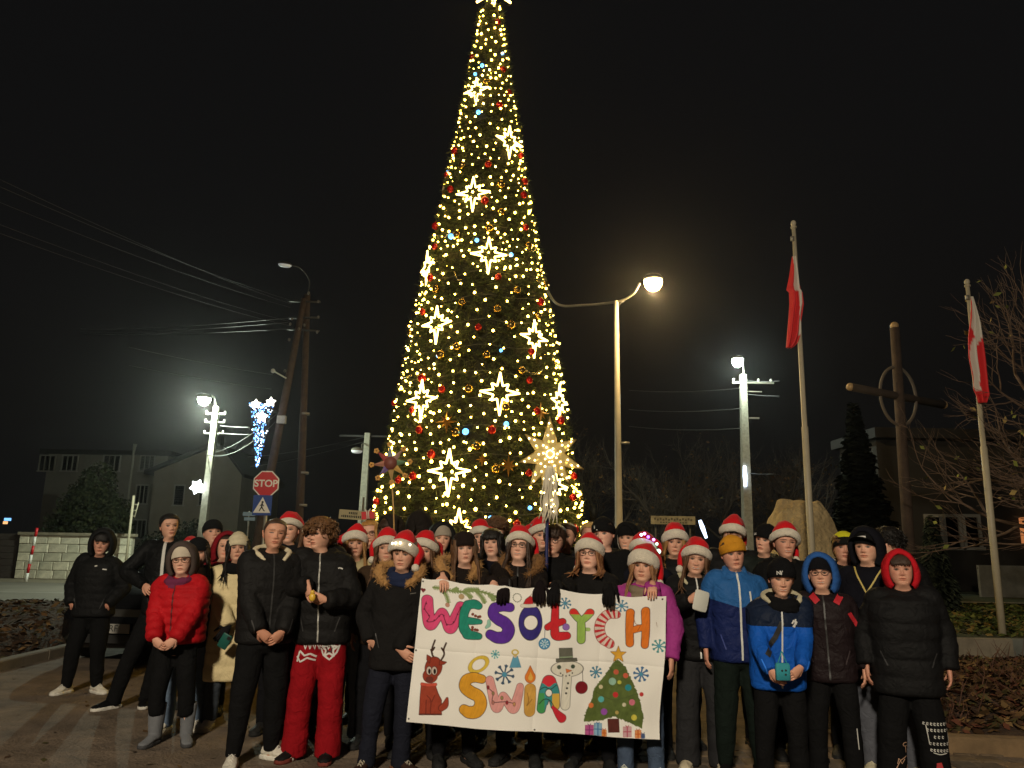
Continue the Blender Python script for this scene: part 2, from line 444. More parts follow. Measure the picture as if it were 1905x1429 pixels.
# ------------------------------------------------------------------ poles
def insul(mb, p, r=.05): mb.ball(p, (r, r, r * 1.3), 8, 6)
m_ins = mat('insulator', S((170, 168, 158)), .35)
COOL = (.86, 1.0, .80)
def wire(a, b_, sag, rad=.011, label='thin overhead wire strung between the poles', grp='overhead wires', n=18):
    a = np.array(a, float); b_ = np.array(b_, float)
    ts = np.linspace(0, 1, n)[:, None]; p = a * (1 - ts) + b_ * ts; p[:, 2] -= sag * 4 * (ts * (1 - ts))[:, 0]
    return tag(MB().tube(p, rad, 5).obj('overhead_wire', m_wire), label, 'wire', grp)
# left concrete lamp pole with star decoration
YP = 27.0
pb = at(374, 1000, YP); pt = at(403, 757, YP)
t = thing('lamp_pole', 'leaning concrete lamp pole with white star light in front of the grey house', 'street lamp', (pb.x, YP, 0))
o3 = Vector((pb.x, YP, 0)); q = np.array(pt - o3)
lean = q / q[2]
MB().loft([np.array([(lean[0] * z + x * w_, y * w_, z) for x, y in ((-1, -1), (1, -1), (1, 1), (-1, 1))]) for z, w_ in ((-.2, .135), (q[2] * .5, .11), (q[2], .085))]).obj('pole', m_conc_pole, t, smooth=False)
lh = np.array(at(380, 740, YP - .5) - o3)
MB().tube(spline([q - [0, 0, .3], q + np.array([-.05, -.1, .25]), lh + [.25, 0, .08]]), .03, 8).obj('arm', m_galv, t)
lamp_head(t, lh, (-1, -.3), COOL, 2200, 14, size=(.46, .38, .26), lamp_name='left_road_lamp_light')
mi = MB()
for z_ in (.25, .55, .95):
    mi.box((q[0] - lean[0] * z_, 0, q[2] - z_), (.7, .04, .04)); 
mi.obj('cross_arms', m_galv, t, smooth=False)['kind'] = 'stuff'
for z_ in (.25, .55, .95):
    for x_ in (-.33, .33):
        mi = MB(); insul(mi, (q[0] - lean[0] * z_ + x_, 0, q[2] - z_ + .06), .035); mi.obj('insulator', m_ins, t)
def star2d(n, r1, r2, a0=math.pi / 2): return [(math.cos(a0 + k * math.pi / n) * (r1 if k % 2 == 0 else r2), math.sin(a0 + k * math.pi / n) * (r1 if k % 2 == 0 else r2)) for k in range(2 * n)]
m_wstar = mat('white_star_glow', (1, 1, 1), .5, emis=(.86, .94, 1.0), estr=9)
ps = at(367, 906, YP - .3)
o = tag(MB().prism(star2d(6, .26, .17, 0.2), -.03, .06).obj('star_light', m_wstar, loc=ps, smooth=False), 'glowing white six-pointed star light fixed to the leaning concrete pole', 'star light')
# wooden A-frame utility pole
YW = 20.0
base = at(560, 975, YW); tp = at(572, 548, YW)
ox = tp.x + (tp.x - base.x) * -.9 if False else base.x
t = thing('utility_pole', 'tall wooden A-frame utility pole with leaning brace and insulators behind the crowd', 'utility pole', (base.x, YW, 0))
o3 = Vector((base.x, YW, 0)); q = np.array(tp - o3)
MB().tube([(0, 0, -.2), (q[0] * .3, 0, q[2] * .4), (q[0], 0, q[2])], [.115, .105, .08], 12).obj('pole', m_wood, t)
br0 = np.array(at(478, 1010, YW - .3) - o3); br1 = np.array(at(566, 556, YW - .1) - o3)
dirb = (br1 - br0); br00 = br0 - dirb * ((br0[2] + .2) / dirb[2])
MB().tube([br00, br0, (br0 + br1) / 2, br1], [.125, .12, .105, .08], 12).obj('brace', m_wood, t)
mi = MB(); ipts = []
for (px, py) in ((543, 593), (592, 561), (592, 590), (540, 603), (590, 618), (538, 632), (556, 612), (530, 690), (574, 545), (566, 605)):
    p_ = np.array(at(px, py, YW - .25) - o3); mi = MB(); insul(mi, p_, .034); mi.obj('insulator', mat('insulator_dark', S((96, 92, 84)), .4), t)
mc = MB()
for (pa, pb_) in (((538, 560), (596, 562)), ((536, 592), (594, 591)), ((534, 612), (594, 616))):
    mc.tube([np.array(at(*pa, YW - .12) - o3), np.array(at(*pb_, YW - .12) - o3)], .028, 6)
mc.obj('cross_arms', m_dark, t)['kind'] = 'stuff'
MB().box(np.array(at(524, 781, YW - .45) - o3), (.22, .12, .2)).obj('junction_box', m_conc_pole, t, smooth=False)
p_ = np.array(at(508, 690, YW - .5) - o3); MB().ball(p_, .06, 10, 8).tube([p_, p_ + np.array([.3, .2, -.15])], .02, 6).obj('bracket_lamp', m_ins, t)
MB().tube(spline([q, q + np.array([0.02, 0, .4]), np.array(at(560, 500, YW - .3) - o3), np.array(at(540, 493, YW - .6) - o3)]), .014, 8).obj('lamp_arm', m_dark, t)
lp2 = np.array(at(530, 492, YW - .7) - o3)
lamp_head(t, lp2, (-1, -.4), (.8, .9, 1.0), 4, .10, size=(.36, .16, .08), lamp_name='dim_lamp_light', m_body=m_dark)
for k, (px, py) in enumerate(((380, 905), (381, 890), (373, 875))):
    pass
for px, py in ((568, 770), (566, 880), (563, 940)):
    p_ = np.array(at(px, py, YW) - o3); MB().tube([p_ - [0, 0, .03], p_ + [0, 0, .03]], .118, 12).obj('clamp_band', m_galv, t)
# wires
A = lambda px, py, Y: at(px, py, Y)
for i, (a_, b_) in enumerate((((543, 566), (-40, 315)), ((545, 560), (-40, 330)), ((540, 572), (-60, 352)), ((538, 598), (-60, 395)), ((538, 606), (-60, 412)))):
    wire(A(*a_, YW - .3), A(b_[0], b_[1], 9.0 + .1 * i), .10, .0022, 'dark overhead wire running from the wooden pole up over the square')
for i, (a_, b_) in enumerate((((538, 592), (150, 612)), ((536, 600), (150, 618)), ((536, 612), (150, 620)))):
    wire(A(*a_, YW - .1), A(*b_, 42), .12, .008, 'pale wire stretched level from the wooden pole towards the houses')
wire(A(507, 697, YW - .3), A(240, 646, 15), .03, .008, 'pale slanting service wire below the wooden pole top')
wire(A(505, 724, YW - .3), A(240, 680, 15), .03, .007, 'fainter slanting service wire under another')
wire(A(410, 792, YP), A(465, 795, YW + 4), .02, .014, 'short wire between concrete lamp pole and wooden brace')
wire(A(410, 806, YP), A(465, 808, YW + 4), .02, .012, 'short wire between concrete lamp pole and wooden brace')
wire(A(400, 842, YP), A(515, 770, YW), .15, .012, 'slack cable rising from the concrete lamp pole to the wooden brace')
wire(A(385, 846, YP), A(512, 785, YW), .35, .012, 'slack cable rising from the concrete lamp pole to the wooden brace')
# blue light cone decoration hanging on the brace
YC = YW - .75
ct = at(487, 752, YC); cbm = at(489, 872, YC)
t = thing('light_decoration', 'blue and white light cone with three star lights on the wooden brace', 'light decoration', ct)
hh = ct.z - cbm.z; m_blue = mat('blue_led', (.1, .3, 1), .5, emis=(.16, .42, 1.0), estr=5); m_bw = mat('white_led', (1, 1, 1), .5, emis=(.85, .93, 1.0), estr=7)
fr = MB()
for k in range(9):
    u = -1 + 2 * k / 8
    fr.tube([(u * .30, 0, 0), (.02 + u * .02, 0, -hh)], .008, 4)
for k in range(9):
    z_ = -hh * k / 9; w_ = .30 * (1 - k / 9) + .02
    fr.tube([(-w_, 0, z_), (w_, 0, z_)], .006, 4)
fr.obj('frame', m_dark, t)
lb = MB(); lb2 = MB(); r = np.random.default_rng(2)
for k in range(230):
    v_ = r.random() ** 1.35; z_ = -hh * v_; w_ = .29 * (1 - v_) + .015
    p_ = (r.uniform(-w_, w_) + .02 * v_, r.uniform(-.05, .05), z_ + .02)
    (lb2 if r.random() < .22 else lb).ball(p_, .015, 5, 4)
a_ = lb.obj('blue_light_string', m_blue, t); tag(a_, kind='stuff')
a_ = lb2.obj('white_light_string', m_bw, t); tag(a_, kind='stuff')
for (px, py, s_) in ((476, 752, .13), (504, 748, .13), (487, 776, .16)):
    p_ = np.array(at(px, py, YC - .06) - ct)
    MB().prism(star2d(5, s_, s_ * .52), -.02, .04, p_).obj('star', mat('warm_star_glow', (1, 1, 1), .5, emis=(1.0, .92, .82), estr=6), t, smooth=False)
MB().tube(spline([(-.30, -.02, -.04), (-.15, -.02, .0), (0, -.02, -.09), (.15, -.02, .02), (.30, -.02, -.03)]), .016, 6).obj('swag', m_bw, t)
MB().tube([(.1, .05, -.1), (.28, .5, -.1)], .02, 6).obj('mount', m_dark, t)
# far concrete pole with unlit lamp left of tree
YQ = 30.0
b_ = at(672, 985, YQ); tq = at(684, 806, YQ); o3 = Vector((b_.x, YQ, 0)); q = np.array(tq - o3)
t = thing('utility_pole', 'concrete pole with an unlit lamp arm beside the left edge of the tree', 'utility pole', (b_.x, YQ, 0))
MB().loft([np.array([(q[0] / q[2] * z + x * w_, y * w_, z) for x, y in ((-1, -1), (1, -1), (1, 1), (-1, 1))]) for z, w_ in ((-.2, .17), (q[2], .10))]).obj('pole', m_conc_pole, t, smooth=False)
MB().box(q - [0, 0, .12], (2.2, .07, .07)).obj('cross_arm', m_dark, t, smooth=False)
lq = np.array(at(664, 838, YQ - .5) - o3)
MB().tube(spline([q * .93, (q * .93 + lq) / 2 + [0, 0, .1], lq + [.2, 0, .04]]), .025, 6).obj('arm', m_galv, t)
lamp_head(t, lq, (-1, -.3), (.9, .95, 1), 2, .12, size=(.45, .22, .12), lamp_name='off_lamp_light')
wire(np.array(A(684, 812, YQ)), A(420, 850, 70), .3, .014, 'faint wire from the far concrete pole'); wire(np.array(A(684, 820, YQ)), A(420, 870, 70), .3, .014, 'faint wire from the far concrete pole')
# right concrete lamp pole
YR = 27.0
b_ = at(1389, 1000, YR); tq = at(1382, 697, YR); o3 = Vector((b_.x, YR, 0)); q = np.array(tq - o3)
t = thing('lamp_pole', 'concrete lamp pole with white lamp and bright light strip beside the boulder', 'street lamp', (b_.x, YR, 0))
MB().loft([np.array([(q[0] / q[2] * z + x * w_, y * w_, z) for x, y in ((-1, -1), (1, -1), (1, 1), (-1, 1))]) for z, w_ in ((-.2, .17), (q[2] * .5, .14), (q[2], .10))]).obj('pole', m_conc_pole, t, smooth=False)
lq = np.array(at(1372, 668, YR - .6) - o3)
MB().tube(spline([q - [0, 0, .3], q + np.array([0, -.1, .2]), lq + [.15, .1, .08]]), .028, 8).obj('arm', m_galv, t)
lamp_head(t, lq, (-.4, -1), (.84, 1.0, .86), 480, 14, size=(.46, .42, .28), lamp_name='right_road_lamp_light')
mi = MB()
mi.box(q + [.35, 0, -.3], (1.5, .06, .06)).box(q + [.3, 0, -.62], (.7, .04, .04))
mi.obj('cross_arms', m_galv, t, smooth=False)['kind'] = 'stuff'
for x_ in (-.35, .1, .55, 1.0):
    mi = MB(); insul(mi, q + [x_, 0, -.2]); mi.obj('insulator', m_ins, t)
MB().box(q + [.3, -.1, -1.6], (.35, .08, .06)).obj('bracket', m_galv, t, smooth=False)
p_ = np.array(at(1386, 886, YR - .2) - o3)
MB().tube([p_ + [0, 0, .36], p_, p_ - [0, 0, .36]], [.05, .075, .05], 8).obj('light_strip', mat('cool_strip', (1, 1, 1), .5, emis=(.62, .76, 1.0), estr=5), t)
for py0, py1 in ((722, 726), (760, 762), (797, 793)):
    wire(A(1378, py0, YR), A(1170, py1, 33), .10, .014, 'overhead wire from the right lamp pole towards the bare trees')
for py0, px1, py1 in ((709, 1450, 709), (733, 1450, 737), (880, 1440, 882)):
    wire(A(1388, py0, YR), A(px1, py1, 26), .02, .012, 'short overhead wire right of the right lamp pole')
ps = at(1308, 984, 26)
tag(MB().tube([(-.10, 0, .28), (-.02, 0, .05), (.10, 0, -.30)], [.05, .075, .045], 8).obj('light_strip', mat('cool_strip2', (1, 1, 1), .5, emis=(.6, .76, 1.0), estr=3.5), loc=ps), 'slanted blue-white light strip hanging beside the notice board', 'light strip')

# ------------------------------------------------------------------ road signs
def text_mesh(txt, size, m, parent, loc, name='lettering', rx=math.pi / 2, bold=.0, rz=0.0, ext=.002):
    cu = bpy.data.curves.new(name, 'FONT'); cu.body = txt; cu.size = size; cu.align_x = 'CENTER'; cu.align_y = 'CENTER'
    cu.extrude = ext; cu.offset = bold
    to = bpy.data.objects.new('tmp', cu); C.objects.link(to)
    bpy.context.view_layer.update()
    me = bpy.data.meshes.new_from_object(to.evaluated_get(bpy.context.evaluated_depsgraph_get()))
    bpy.data.objects.remove(to); bpy.data.curves.remove(cu)
    me.name = name; me.materials.clear(); me.materials.append(m)
    o = bpy.data.objects.new(name, me); C.objects.link(o); o.parent = parent; o.location = loc; o.rotation_euler = (rx, 0, rz)
    return o
YS = 14.0
ps = at(495, 900, YS); g0 = Vector((ps.x + .02, YS + .06, 0))
t = thing('stop_sign', 'red octagonal STOP sign on a post above the pedestrian crossing sign', 'sign', g0)
MB().tube([(0, 0, -.1), (0, 0, ps.z + .2)], .032, 10).obj('post', m_galv, t)
so = np.array(ps - g0)
def ngon(n, r, a0): return [(math.cos(a0 + 2 * math.pi * k / n) * r, math.sin(a0 + 2 * math.pi * k / n) * r) for k in range(n)]
MB().prism(ngon(8, .25, math.pi / 8), 0, .012, so).obj('sign_rim', m_white, t, smooth=False)
pn = MB().prism(ngon(8, .228, math.pi / 8), -.004, .004, so).obj('sign_face', m_red, t, smooth=False)
text_mesh('STOP', .175, m_white, t, (so[0], so[1] - .007, so[2]), bold=.004)
pz = np.array(at(488, 940, YS) - g0)
MB().box(pz, (.34, .012, .36)).obj('crossing_plate', mat('sign_blue', S((24, 62, 140)), .4), t, smooth=False)
tri = [(-.155, -.135), (.155, -.135), (0, .145)]
MB().prism(tri, -.010, .004, pz).obj('white_triangle', m_white, t, smooth=False)
m_blk = mat('black_paint', (.012, .012, .012), .6)
wk = MB()
wk.prism(ngon(8, .02, 0), -.016, .004, pz + np.array([.005, 0, .055]))
for a_, b_, w_ in (((0, .035), (-.005, -.03), .016), ((0, .02), (-.04, -.012), .008), ((0, .02), (.035, -.02), .008), ((-.005, -.03), (-.045, -.105), .011), ((-.005, -.03), (.04, -.1), .011), ((.04, -.1), (.06, -.1), .008)):
    a_ = np.array(a_); b_ = np.array(b_); n_ = np.array([-(b_ - a_)[1], (b_ - a_)[0]]); n_ = n_ / np.linalg.norm(n_) * w_
    wk.prism([tuple(a_ - n_), tuple(a_ + n_), tuple(b_ + n_ * .7), tuple(b_ - n_ * .7)], -.0155 - random.random() * .001, .004, pz)
wk.obj('walking_figure', m_blk, t, smooth=False)
# small bluish finger sign behind
p_ = at(463, 960, 24); g1 = Vector((p_.x, 24, 0))
t = thing('direction_sign', 'small pale blue double finger sign on a thin post beside the crossing sign', 'sign', g1)
MB().tube([(0, .03, 0), (0, .03, p_.z + .15)], .025, 8).obj('post', m_galv, t)
m_pb = mat('pale_blue_sign', S((150, 178, 200)), .5)
MB().box((0, 0, p_.z + .06), (.38, .02, .12)).obj('upper_board', m_pb, t, smooth=False)
MB().box((.03, 0, p_.z - .09), (.34, .02, .10)).obj('lower_board', m_pb, t, smooth=False)
# street name board left of tree
YB = 22.0
p_ = at(657, 958, YB); g1 = Vector((p_.x + .25, YB, 0))
t = thing('street_sign', 'cream street name board on a pole at the left of the tree', 'sign', g1)
MB().tube([(0, .05, 0), (0, .05, p_.z + .5)], .04, 8).obj('post', m_galv, t)
b_ = MB().box((-.25, 0, p_.z), (.80, .02, .26), rot=Matrix.Rotation(.06, 3, 'Y')).obj('board', mat('cream_sign', S((196, 186, 150)), .5), t, smooth=False)
for dz, n_ in ((.045, 5), (-.05, 13)):
    sg = MB()
    for k in range(n_):
        hgt = .06 * (0.8 + .4 * random.random()); sg.box((-.25 + (k - (n_ - 1) / 2) * .052, -.014, p_.z + dz - (k - (n_ - 1) / 2) * .052 * .06), (.032, .004, hgt))
    sg.obj('lettering', m_blk, t, smooth=False)['kind'] = 'stuff'
# notice board right of the tree
YB = 19.0
p_ = at(1252, 968, YB); g1 = Vector((p_.x, YB, 0))
t = thing('notice_board', 'wide pale weathered sign board on two posts behind the santa hats', 'sign', g1)
for x_ in (-.42, .42): MB().tube([(x_, .04, 0), (x_, .04, p_.z + .05)], .03, 8).obj('post', m_dark, t)
MB().box((0, 0, p_.z), (1.08, .03, .20)).obj('board', mat('weathered_board', S((150, 140, 110)), .8, var=.35, vscale=7), t, smooth=False)
sg = MB()
for k in range(14): sg.box((-.44 + k * .068, -.018, p_.z + .035 * (-1) ** k * .3 + .02), (.045, .004, .05))
for k in range(10): sg.box((-.30 + k * .068, -.018, p_.z - .055), (.045, .004, .03))
sg.obj('faded_lettering', mat('faded_ink', S((92, 84, 66)), .8), t, smooth=False)['kind'] = 'stuff'

# ------------------------------------------------------------------ left: stone wall, fence, posts, houses, bushes
YV = 31.0
xl = at(32, 1040, YV).x; xr = at(242, 1040, YV).x; zt = at(130, 991, YV).z
t = thing('stone_wall', 'pale weathered stone block wall across the road', 'wall', (0, YV, 0))
MB().box(((xl + xr) / 2, .16, zt / 2 - .03), (xr - xl - .06, .24, zt - .06)).obj('core', mat('wall_mortar', S((168, 160, 142)), .9, var=.2), t, smooth=False)
ms = [mat('stone_%d' % k, S(c),   .9, var=.32, vscale=3, bump=.6, bscale=18, bdist=.03) for k, c in enumerate(((206, 198, 176), (196, 188, 168), (212, 204, 182), (186, 180, 160)))]
rows = 5; hrow = (zt - .12) / rows; x = xl
for j in range(rows):
    x = xl - random.random() * .3
    while x < xr:
        L_ = random.uniform(.42, .78); x0 = max(x, xl); x1 = min(x + L_, xr)
        if x1 - x0 > .12:
            b_ = MB(); d_ = random.uniform(0, .02); w_ = x1 - x0 - .014; hz = hrow - .014
            b_.loft([np.array([(sx * w_ / 2 * q_, y_, sz * hz / 2 * q_) for sx, sz in ((-1, -1), (1, -1), (1, 1), (-1, 1))]) for q_, y_ in ((1, .05), (1, -.02 - d_), (.9, -.045 - d_))])
            b_.obj('stone', ms[random.randrange(4)], t, smooth=False, loc=((x0 + x1) / 2, 0, hrow * (j + .5)))
        x += L_
MB().box(((xl + xr) / 2, .1, zt - .06), (xr - xl + .1, .46, .11)).obj('coping', m_conc, t, smooth=False)
t = thing('board_fence', 'dark horizontal board fence beside the stone wall', 'fence', (xl, YV + .1, 0))
for k in range(7):
    MB().box((-2.2, 0, .13 + k * .245), (4.2, .03, .232)).obj('board', mat('dark_boards', S((62, 54, 50)), .7, var=.2, vscale=5), t, smooth=False)
for x_ in (-.15, -2.2, -4.2): MB().box((x_, .06, .9), (.1, .08, 1.85)).obj('post', m_dark, t, smooth=False)
# red and white marker post
p0 = gnd(48, 1083); 
t = thing('marker_post', 'leaning red and white striped marker post in front of the stone wall', 'marker post', p0)
hp = 1.95 * (p0.y / 29.0)
for k in range(6):
    MB().tube([(.055 * k * .4, 0, hp * k / 6), (.055 * (k + 1) * .4, 0, hp * (k + 1) / 6)], .05, 10).obj('stripe', m_white if k % 2 == 0 else m_red, t)
# thin poles
p0 = at(238, 1035, 30.2); q0 = at(249, 922, 30.2)
t = thing('signal_post', 'thin pale leaning pole with cross rungs in front of the bush', 'pole', (p0.x, 30.2, 0))
q = np.array(q0 - Vector((p0.x, 30.2, 0)))
MB().tube([(-.05, 0, 0), q], .05, 8).obj('post', m_paintpole, t)
MB().tube([q + [.22, 0, -.25], q + [.12, 0, -.85]], .02, 6).obj('rail', m_paintpole, t)
for k in range(3): MB().tube([q + [-.02 - .03 * k, 0, -.35 - .22 * k], q + [.21 - .04 * k, 0, -.35 - .22 * k]], .018, 6).obj('rung', m_paintpole, t)
p0 = at(231, 990, 44); q0 = at(233, 826, 44); hb = q0.z
tag(MB().tube([(0, 0, 0), (0, 0, hb - .5), (.03, 0, hb)], [.09, .07, .11], 8).obj('ball_top_pole', mat('grey_pole', S((120, 118, 108)), .7), loc=(p0.x, 44, 0)), 'slim grey pole with thicker top behind the bush', 'pole')

m_plaster = mat('grey_plaster', S((128, 124, 114)), .9, var=.15, vscale=.7, bump=.2)
m_plaster2 = mat('beige_plaster', S((136, 130, 116)), .9, var=.15, vscale=.6, bump=.2)
m_roof = mat('dark_roof', S((34, 31, 29)), .85, var=.25, vscale=2)
m_frame = mat('window_frame', S((150, 146, 136)), .6)
def window(t, x, z, w_, h_, y=-.02, panes=2):
    fr = MB(); b_ = .09
    fr.box((x, y, z + h_ / 2), (w_ + b_, .08, b_)).box((x, y, z - h_ / 2), (w_ + b_ + .1, .12, b_)).box((x - w_ / 2, y, z), (b_, .078, h_ - b_)).box((x + w_ / 2, y, z), (b_, .078, h_ - b_))
    for k in range(1, panes): fr.box((x - w_ / 2 + w_ * k / panes, y, z), (b_ * .7, .07, h_ - b_))
    f_ = fr.obj('window', m_frame, t, smooth=False)
    MB().box((x, y + .03, z), (w_ - .02, .02, h_ - .02)).obj('pane', m_glassdark, f_, smooth=False)
YH = 56.0
def X_(px, py=950, Y=YH): return at(px, py, Y).x
def Z_(px, py, Y=YH): return at(px, py, Y).z
x0, x1 = X_(76), X_(302); z1 = Z_(190, 846)
t = thing('house', 'grey three-storey house with flat roof edge behind the dark bush', 'house', (0, YH, 0))
MB().box(((x0 + x1) / 2, 4.0, z1 / 2), (x1 - x0, 8.0, z1)).obj('wall', m_plaster, t, smooth=False)
rf = MB().box(((x0 + x1) / 2, 3.9, z1 + .15), (x1 - x0 + .8, 8.8, .3)).obj('roof', m_roof, t, smooth=False)
MB().box((x1 - .05, -.06, z1 / 2 - .2), (.12, .1, z1 - .6)).obj('downpipe', m_dark, t, smooth=False)
for px, py, pw in ((88, 862, 28), (130, 862, 28), (208, 862, 30), (274, 862, 26), (264, 920, 22), (259, 985, 24), (205, 920, 24), (150, 920, 24)):
    window(t, X_(px, py), Z_(px, py), pw * YH / 1400, 1.15 if py < 900 else 1.35, panes=3)
x0, x1 = X_(303), X_(462); za = Z_(412, 843); ze0 = Z_(303, 880); ze1 = Z_(460, 887); xa = X_(412)
t = thing('house', 'beige gable-ended house behind the leaning concrete lamp pole', 'house', (0, YH - 2, 0))
MB().prism([(x0, 0), (x1, 0), (x1, ze1), (xa + .6, za), (xa - .6, za), (x0, ze0)], 0, 9.0).obj('wall', m_plaster2, t, smooth=False)
for (ax, az, bx, bz) in ((x0 - .5, ze0 - .3, xa - .6, za + .02), (xa - .6, za + .02, xa + .6, za + .02), (xa + .6, za + .02, x1 + .3, ze1 - .25)):
    MB().prism([(ax, az), (bx, bz), (bx, bz + .25), (ax, az + .25)], -.5, 10).obj('roof_plane', m_roof, t, smooth=False)
for px, py in ((355, 925), (400, 925)): window(t, X_(px, py), Z_(px, py), .7, 1.4, panes=1)
MB().box((xa - 1.5, 4.0, za + .7), (.7, .7, 1.6)).obj('chimney', m_roof, t, smooth=False)
# dim lit window far left
p_ = at(14, 968, 46)
t = thing('kiosk_light', 'small blue and orange lit window at the far end of the road', 'lit window', p_)
MB().box((0, 0, .05), (.35, .1, .16)).obj('blue_panel', mat('blue_panel', (.2, .5, 1), .5, emis=(.2, .5, 1.0), estr=1.6), t, smooth=False)
MB().box((-.1, -.01, -.14), (.22, .1, .16)).obj('orange_panel', mat('orange_panel', (1, .5, .2), .5, emis=(1, .5, .2), estr=1.3), t, smooth=False)

def leafy(name, label, loc, blobs, n, size, cols, seed=1, trunk=True, group=None, cat='bush', trunk_h=1.0, droop=0.0):
    r = np.random.default_rng(seed); t = thing(name, label, cat, loc, group=group); mb = MB()
    tot = sum(b[3] * b[4] for b in blobs)
    V = []; Fc = []; CC = []; k = 0
    for (bx, by, bz, rx, rz) in blobs:
        m_ = int(n * rx * rz / tot)
        d = r.normal(size=(m_, 3)); d /= np.linalg.norm(d, axis=1)[:, None]
        rad = (0.55 + .5 * r.random(m_) ** .6) * (0.75 + .5 * fbm(d * 2.2 + seed, seed))
        p = d * rad[:, None] * [rx, rx, rz] + [bx, by, bz]
        nrm = d + r.normal(0, .7, (m_, 3)); nrm /= np.linalg.norm(nrm, axis=1)[:, None]
        tg = np.cross(nrm, r.normal(size=(m_, 3))); tg /= np.linalg.norm(tg, axis=1)[:, None] + 1e-9
        bt = np.cross(nrm, tg); s_ = size * (.6 + .8 * r.random(m_))[:, None]
        q = np.stack([p - tg * s_, p + bt * s_ * .6, p + tg * s_, p - bt * s_ * .6], 1).reshape(-1, 3)
        c = np.array(cols)[r.integers(len(cols), size=m_)] * (.6 + .8 * r.random(m_))[:, None]
        V.append(q); CC.append(np.repeat(c, 4, 0)); Fc += [(k + 4 * i, k + 4 * i + 1, k + 4 * i + 2, k + 4 * i + 3) for i in range(m_)]; k += 4 * m_
    mb.add(np.concatenate(V), Fc, np.clip(np.concatenate(CC), 0, 1))
    mb.obj('crown', mat('leaf_attr', attr='Col', rough=0.95, spec=.1), t, smooth=False, col=True)
    if trunk: MB().tube([(0, 0, -.1), (.05, 0, trunk_h * .5), (0, .03, trunk_h)], [.12, .09, .05], 8).obj('trunk', m_wood, t)
    return t
GR = [S((58, 66, 44)), S((44, 52, 36)), S((70, 74, 50))]
YU = 40.0; s_ = YU / 1430
bz = at(175, 935, YU)
leafy('bush', 'large dark evergreen bush in front of the grey house', (bz.x, YU, 0), [(0, 0, 2.2, 1.9, 1.9), (-1.0, -.2, 1.6, 1.2, 1.4), (1.0, 0, 2.3, 1.1, 1.5), (.1, 0, 4.1, 1.0, 1.3), (-.5, 0, 3.3, 1.1, 1.2)], 9000, .10, GR, 3, cat='bush', trunk_h=3)
for k, (px, w_, h_) in enumerate(((300, 2.2, 1.9), (345, 1.6, 2.3), (430, 2.2, 1.6), (500, 2.0, 1.5), (545, 1.7, 1.7), (620, 1.8, 1.3))):
    leafy('shrub', ['wide dark shrub at the foot of the grey house', 'tall dark shrub left of the leaning concrete lamp pole', 'wide low shrub between concrete lamp pole and stop sign', 'low shrub beneath the stop sign post', 'rounded shrub at the foot of the wooden pole', 'lowest shrub below the cream street name board'][k], (at(px, 1000, 36).x, 36 + k * .3, 0), [(0, 0, h_ * .5, w_ * .5, h_ * .55), (.5, 0, h_ * .6, w_ * .4, h_ * .5)], 1500, .09, [S((40, 44, 34)), S((30, 34, 28))], 20 + k, trunk=True, group='hedge behind the crowd', cat='shrub', trunk_h=h_ * .6)

# ------------------------------------------------------------------ bare trees
def bare_tree(name, label, loc, h, seed, depth=5, spread=.55, r0=.16, leaves=0, group=None, m=None, lean=(0, 0), twigs=3, leafsize=.05, leafcols=None, bias=(0, 0, 0), nmain=5):
    r = np.random.default_rng(seed); t = thing(name, label, 'tree', loc, group=group)
    tr = MB(); br = MB(); tips = []
    trunk = spline([(0, 0, -.2), (lean[0] * .3, lean[1] * .3, h * .2), (lean[0], lean[1], h * .45)], 6)
    tr.tube(trunk, np.linspace(r0, r0 * .6, len(trunk)), 9); tr.obj('trunk', m or m_wood, t)
    def grow(p, d, L_, rad, lev):
        d = d / np.linalg.norm(d); n = 4; pts = [p]; cur = d
        for _ in range(n):
            cur = cur + r.normal(0, .16, 3) + np.array([0, 0, .06]) + np.array(bias) * .1; cur /= np.linalg.norm(cur)
            pts.append(pts[-1] + cur * L_ / n)
        br.tube(pts, np.linspace(rad, rad * .5, n + 1), 5 if lev < 2 else 3, cap=False)
        if lev >= depth: tips.append((pts[-1], cur)); tips.append((pts[2], cur)); return
        for _ in range(twigs if lev > 0 else 3):
            k = r.integers(1, n + 1); a = r.normal(size=3); a -= cur * np.dot(a, cur); a /= np.linalg.norm(a)
            grow(np.array(pts[k]), cur + a * r.uniform(.5, 1.1) + np.array(bias) * .4, L_ * r.uniform(.55, .78), rad * .55, lev + 1)
        grow(np.array(pts[-1]), cur, L_ * .7, rad * .5, lev + 1)
    for k in range(nmain):
        a = 6.28 * k / nmain + r.random(); i = r.integers(len(trunk) // 2, len(trunk))
        grow(trunk[i], np.array([math.cos(a) * spread, math.sin(a) * spread, .75]) + np.array(bias), h * .24, r0 * .42, 0)
    o = br.obj('crown', m or m_wood, t)
    if leaves:
        lf = MB(); idx = r.integers(len(tips), size=leaves)
        for i in idx:
            p, d = tips[i]; a = r.normal(size=3); a /= np.linalg.norm(a); b_ = np.cross(a, d); b_ /= np.linalg.norm(b_) + 1e-9
            c = (leafcols or LEAFC)[r.integers(len(leafcols or LEAFC))]; s_ = leafsize * (.6 + .8 * r.random()); p = p - np.array([0, 0, s_])
            lf.add([p - a * s_, p + b_ * s_ * .6, p + a * s_, p - b_ * s_ * .6], [(0, 1, 2, 3)], c)
        l_ = lf.obj('leaves', mat('leaf_attr'), t, smooth=False, col=True); tag(l_, kind='stuff')
    return t
m_bark = mat('bark_grey', S((74, 66, 58)), .9, var=.3, vscale=9, bump=.5)
m_bark2 = mat('bark_brown', S((104, 84, 70)), .85, var=.3, vscale=9, bump=.4)
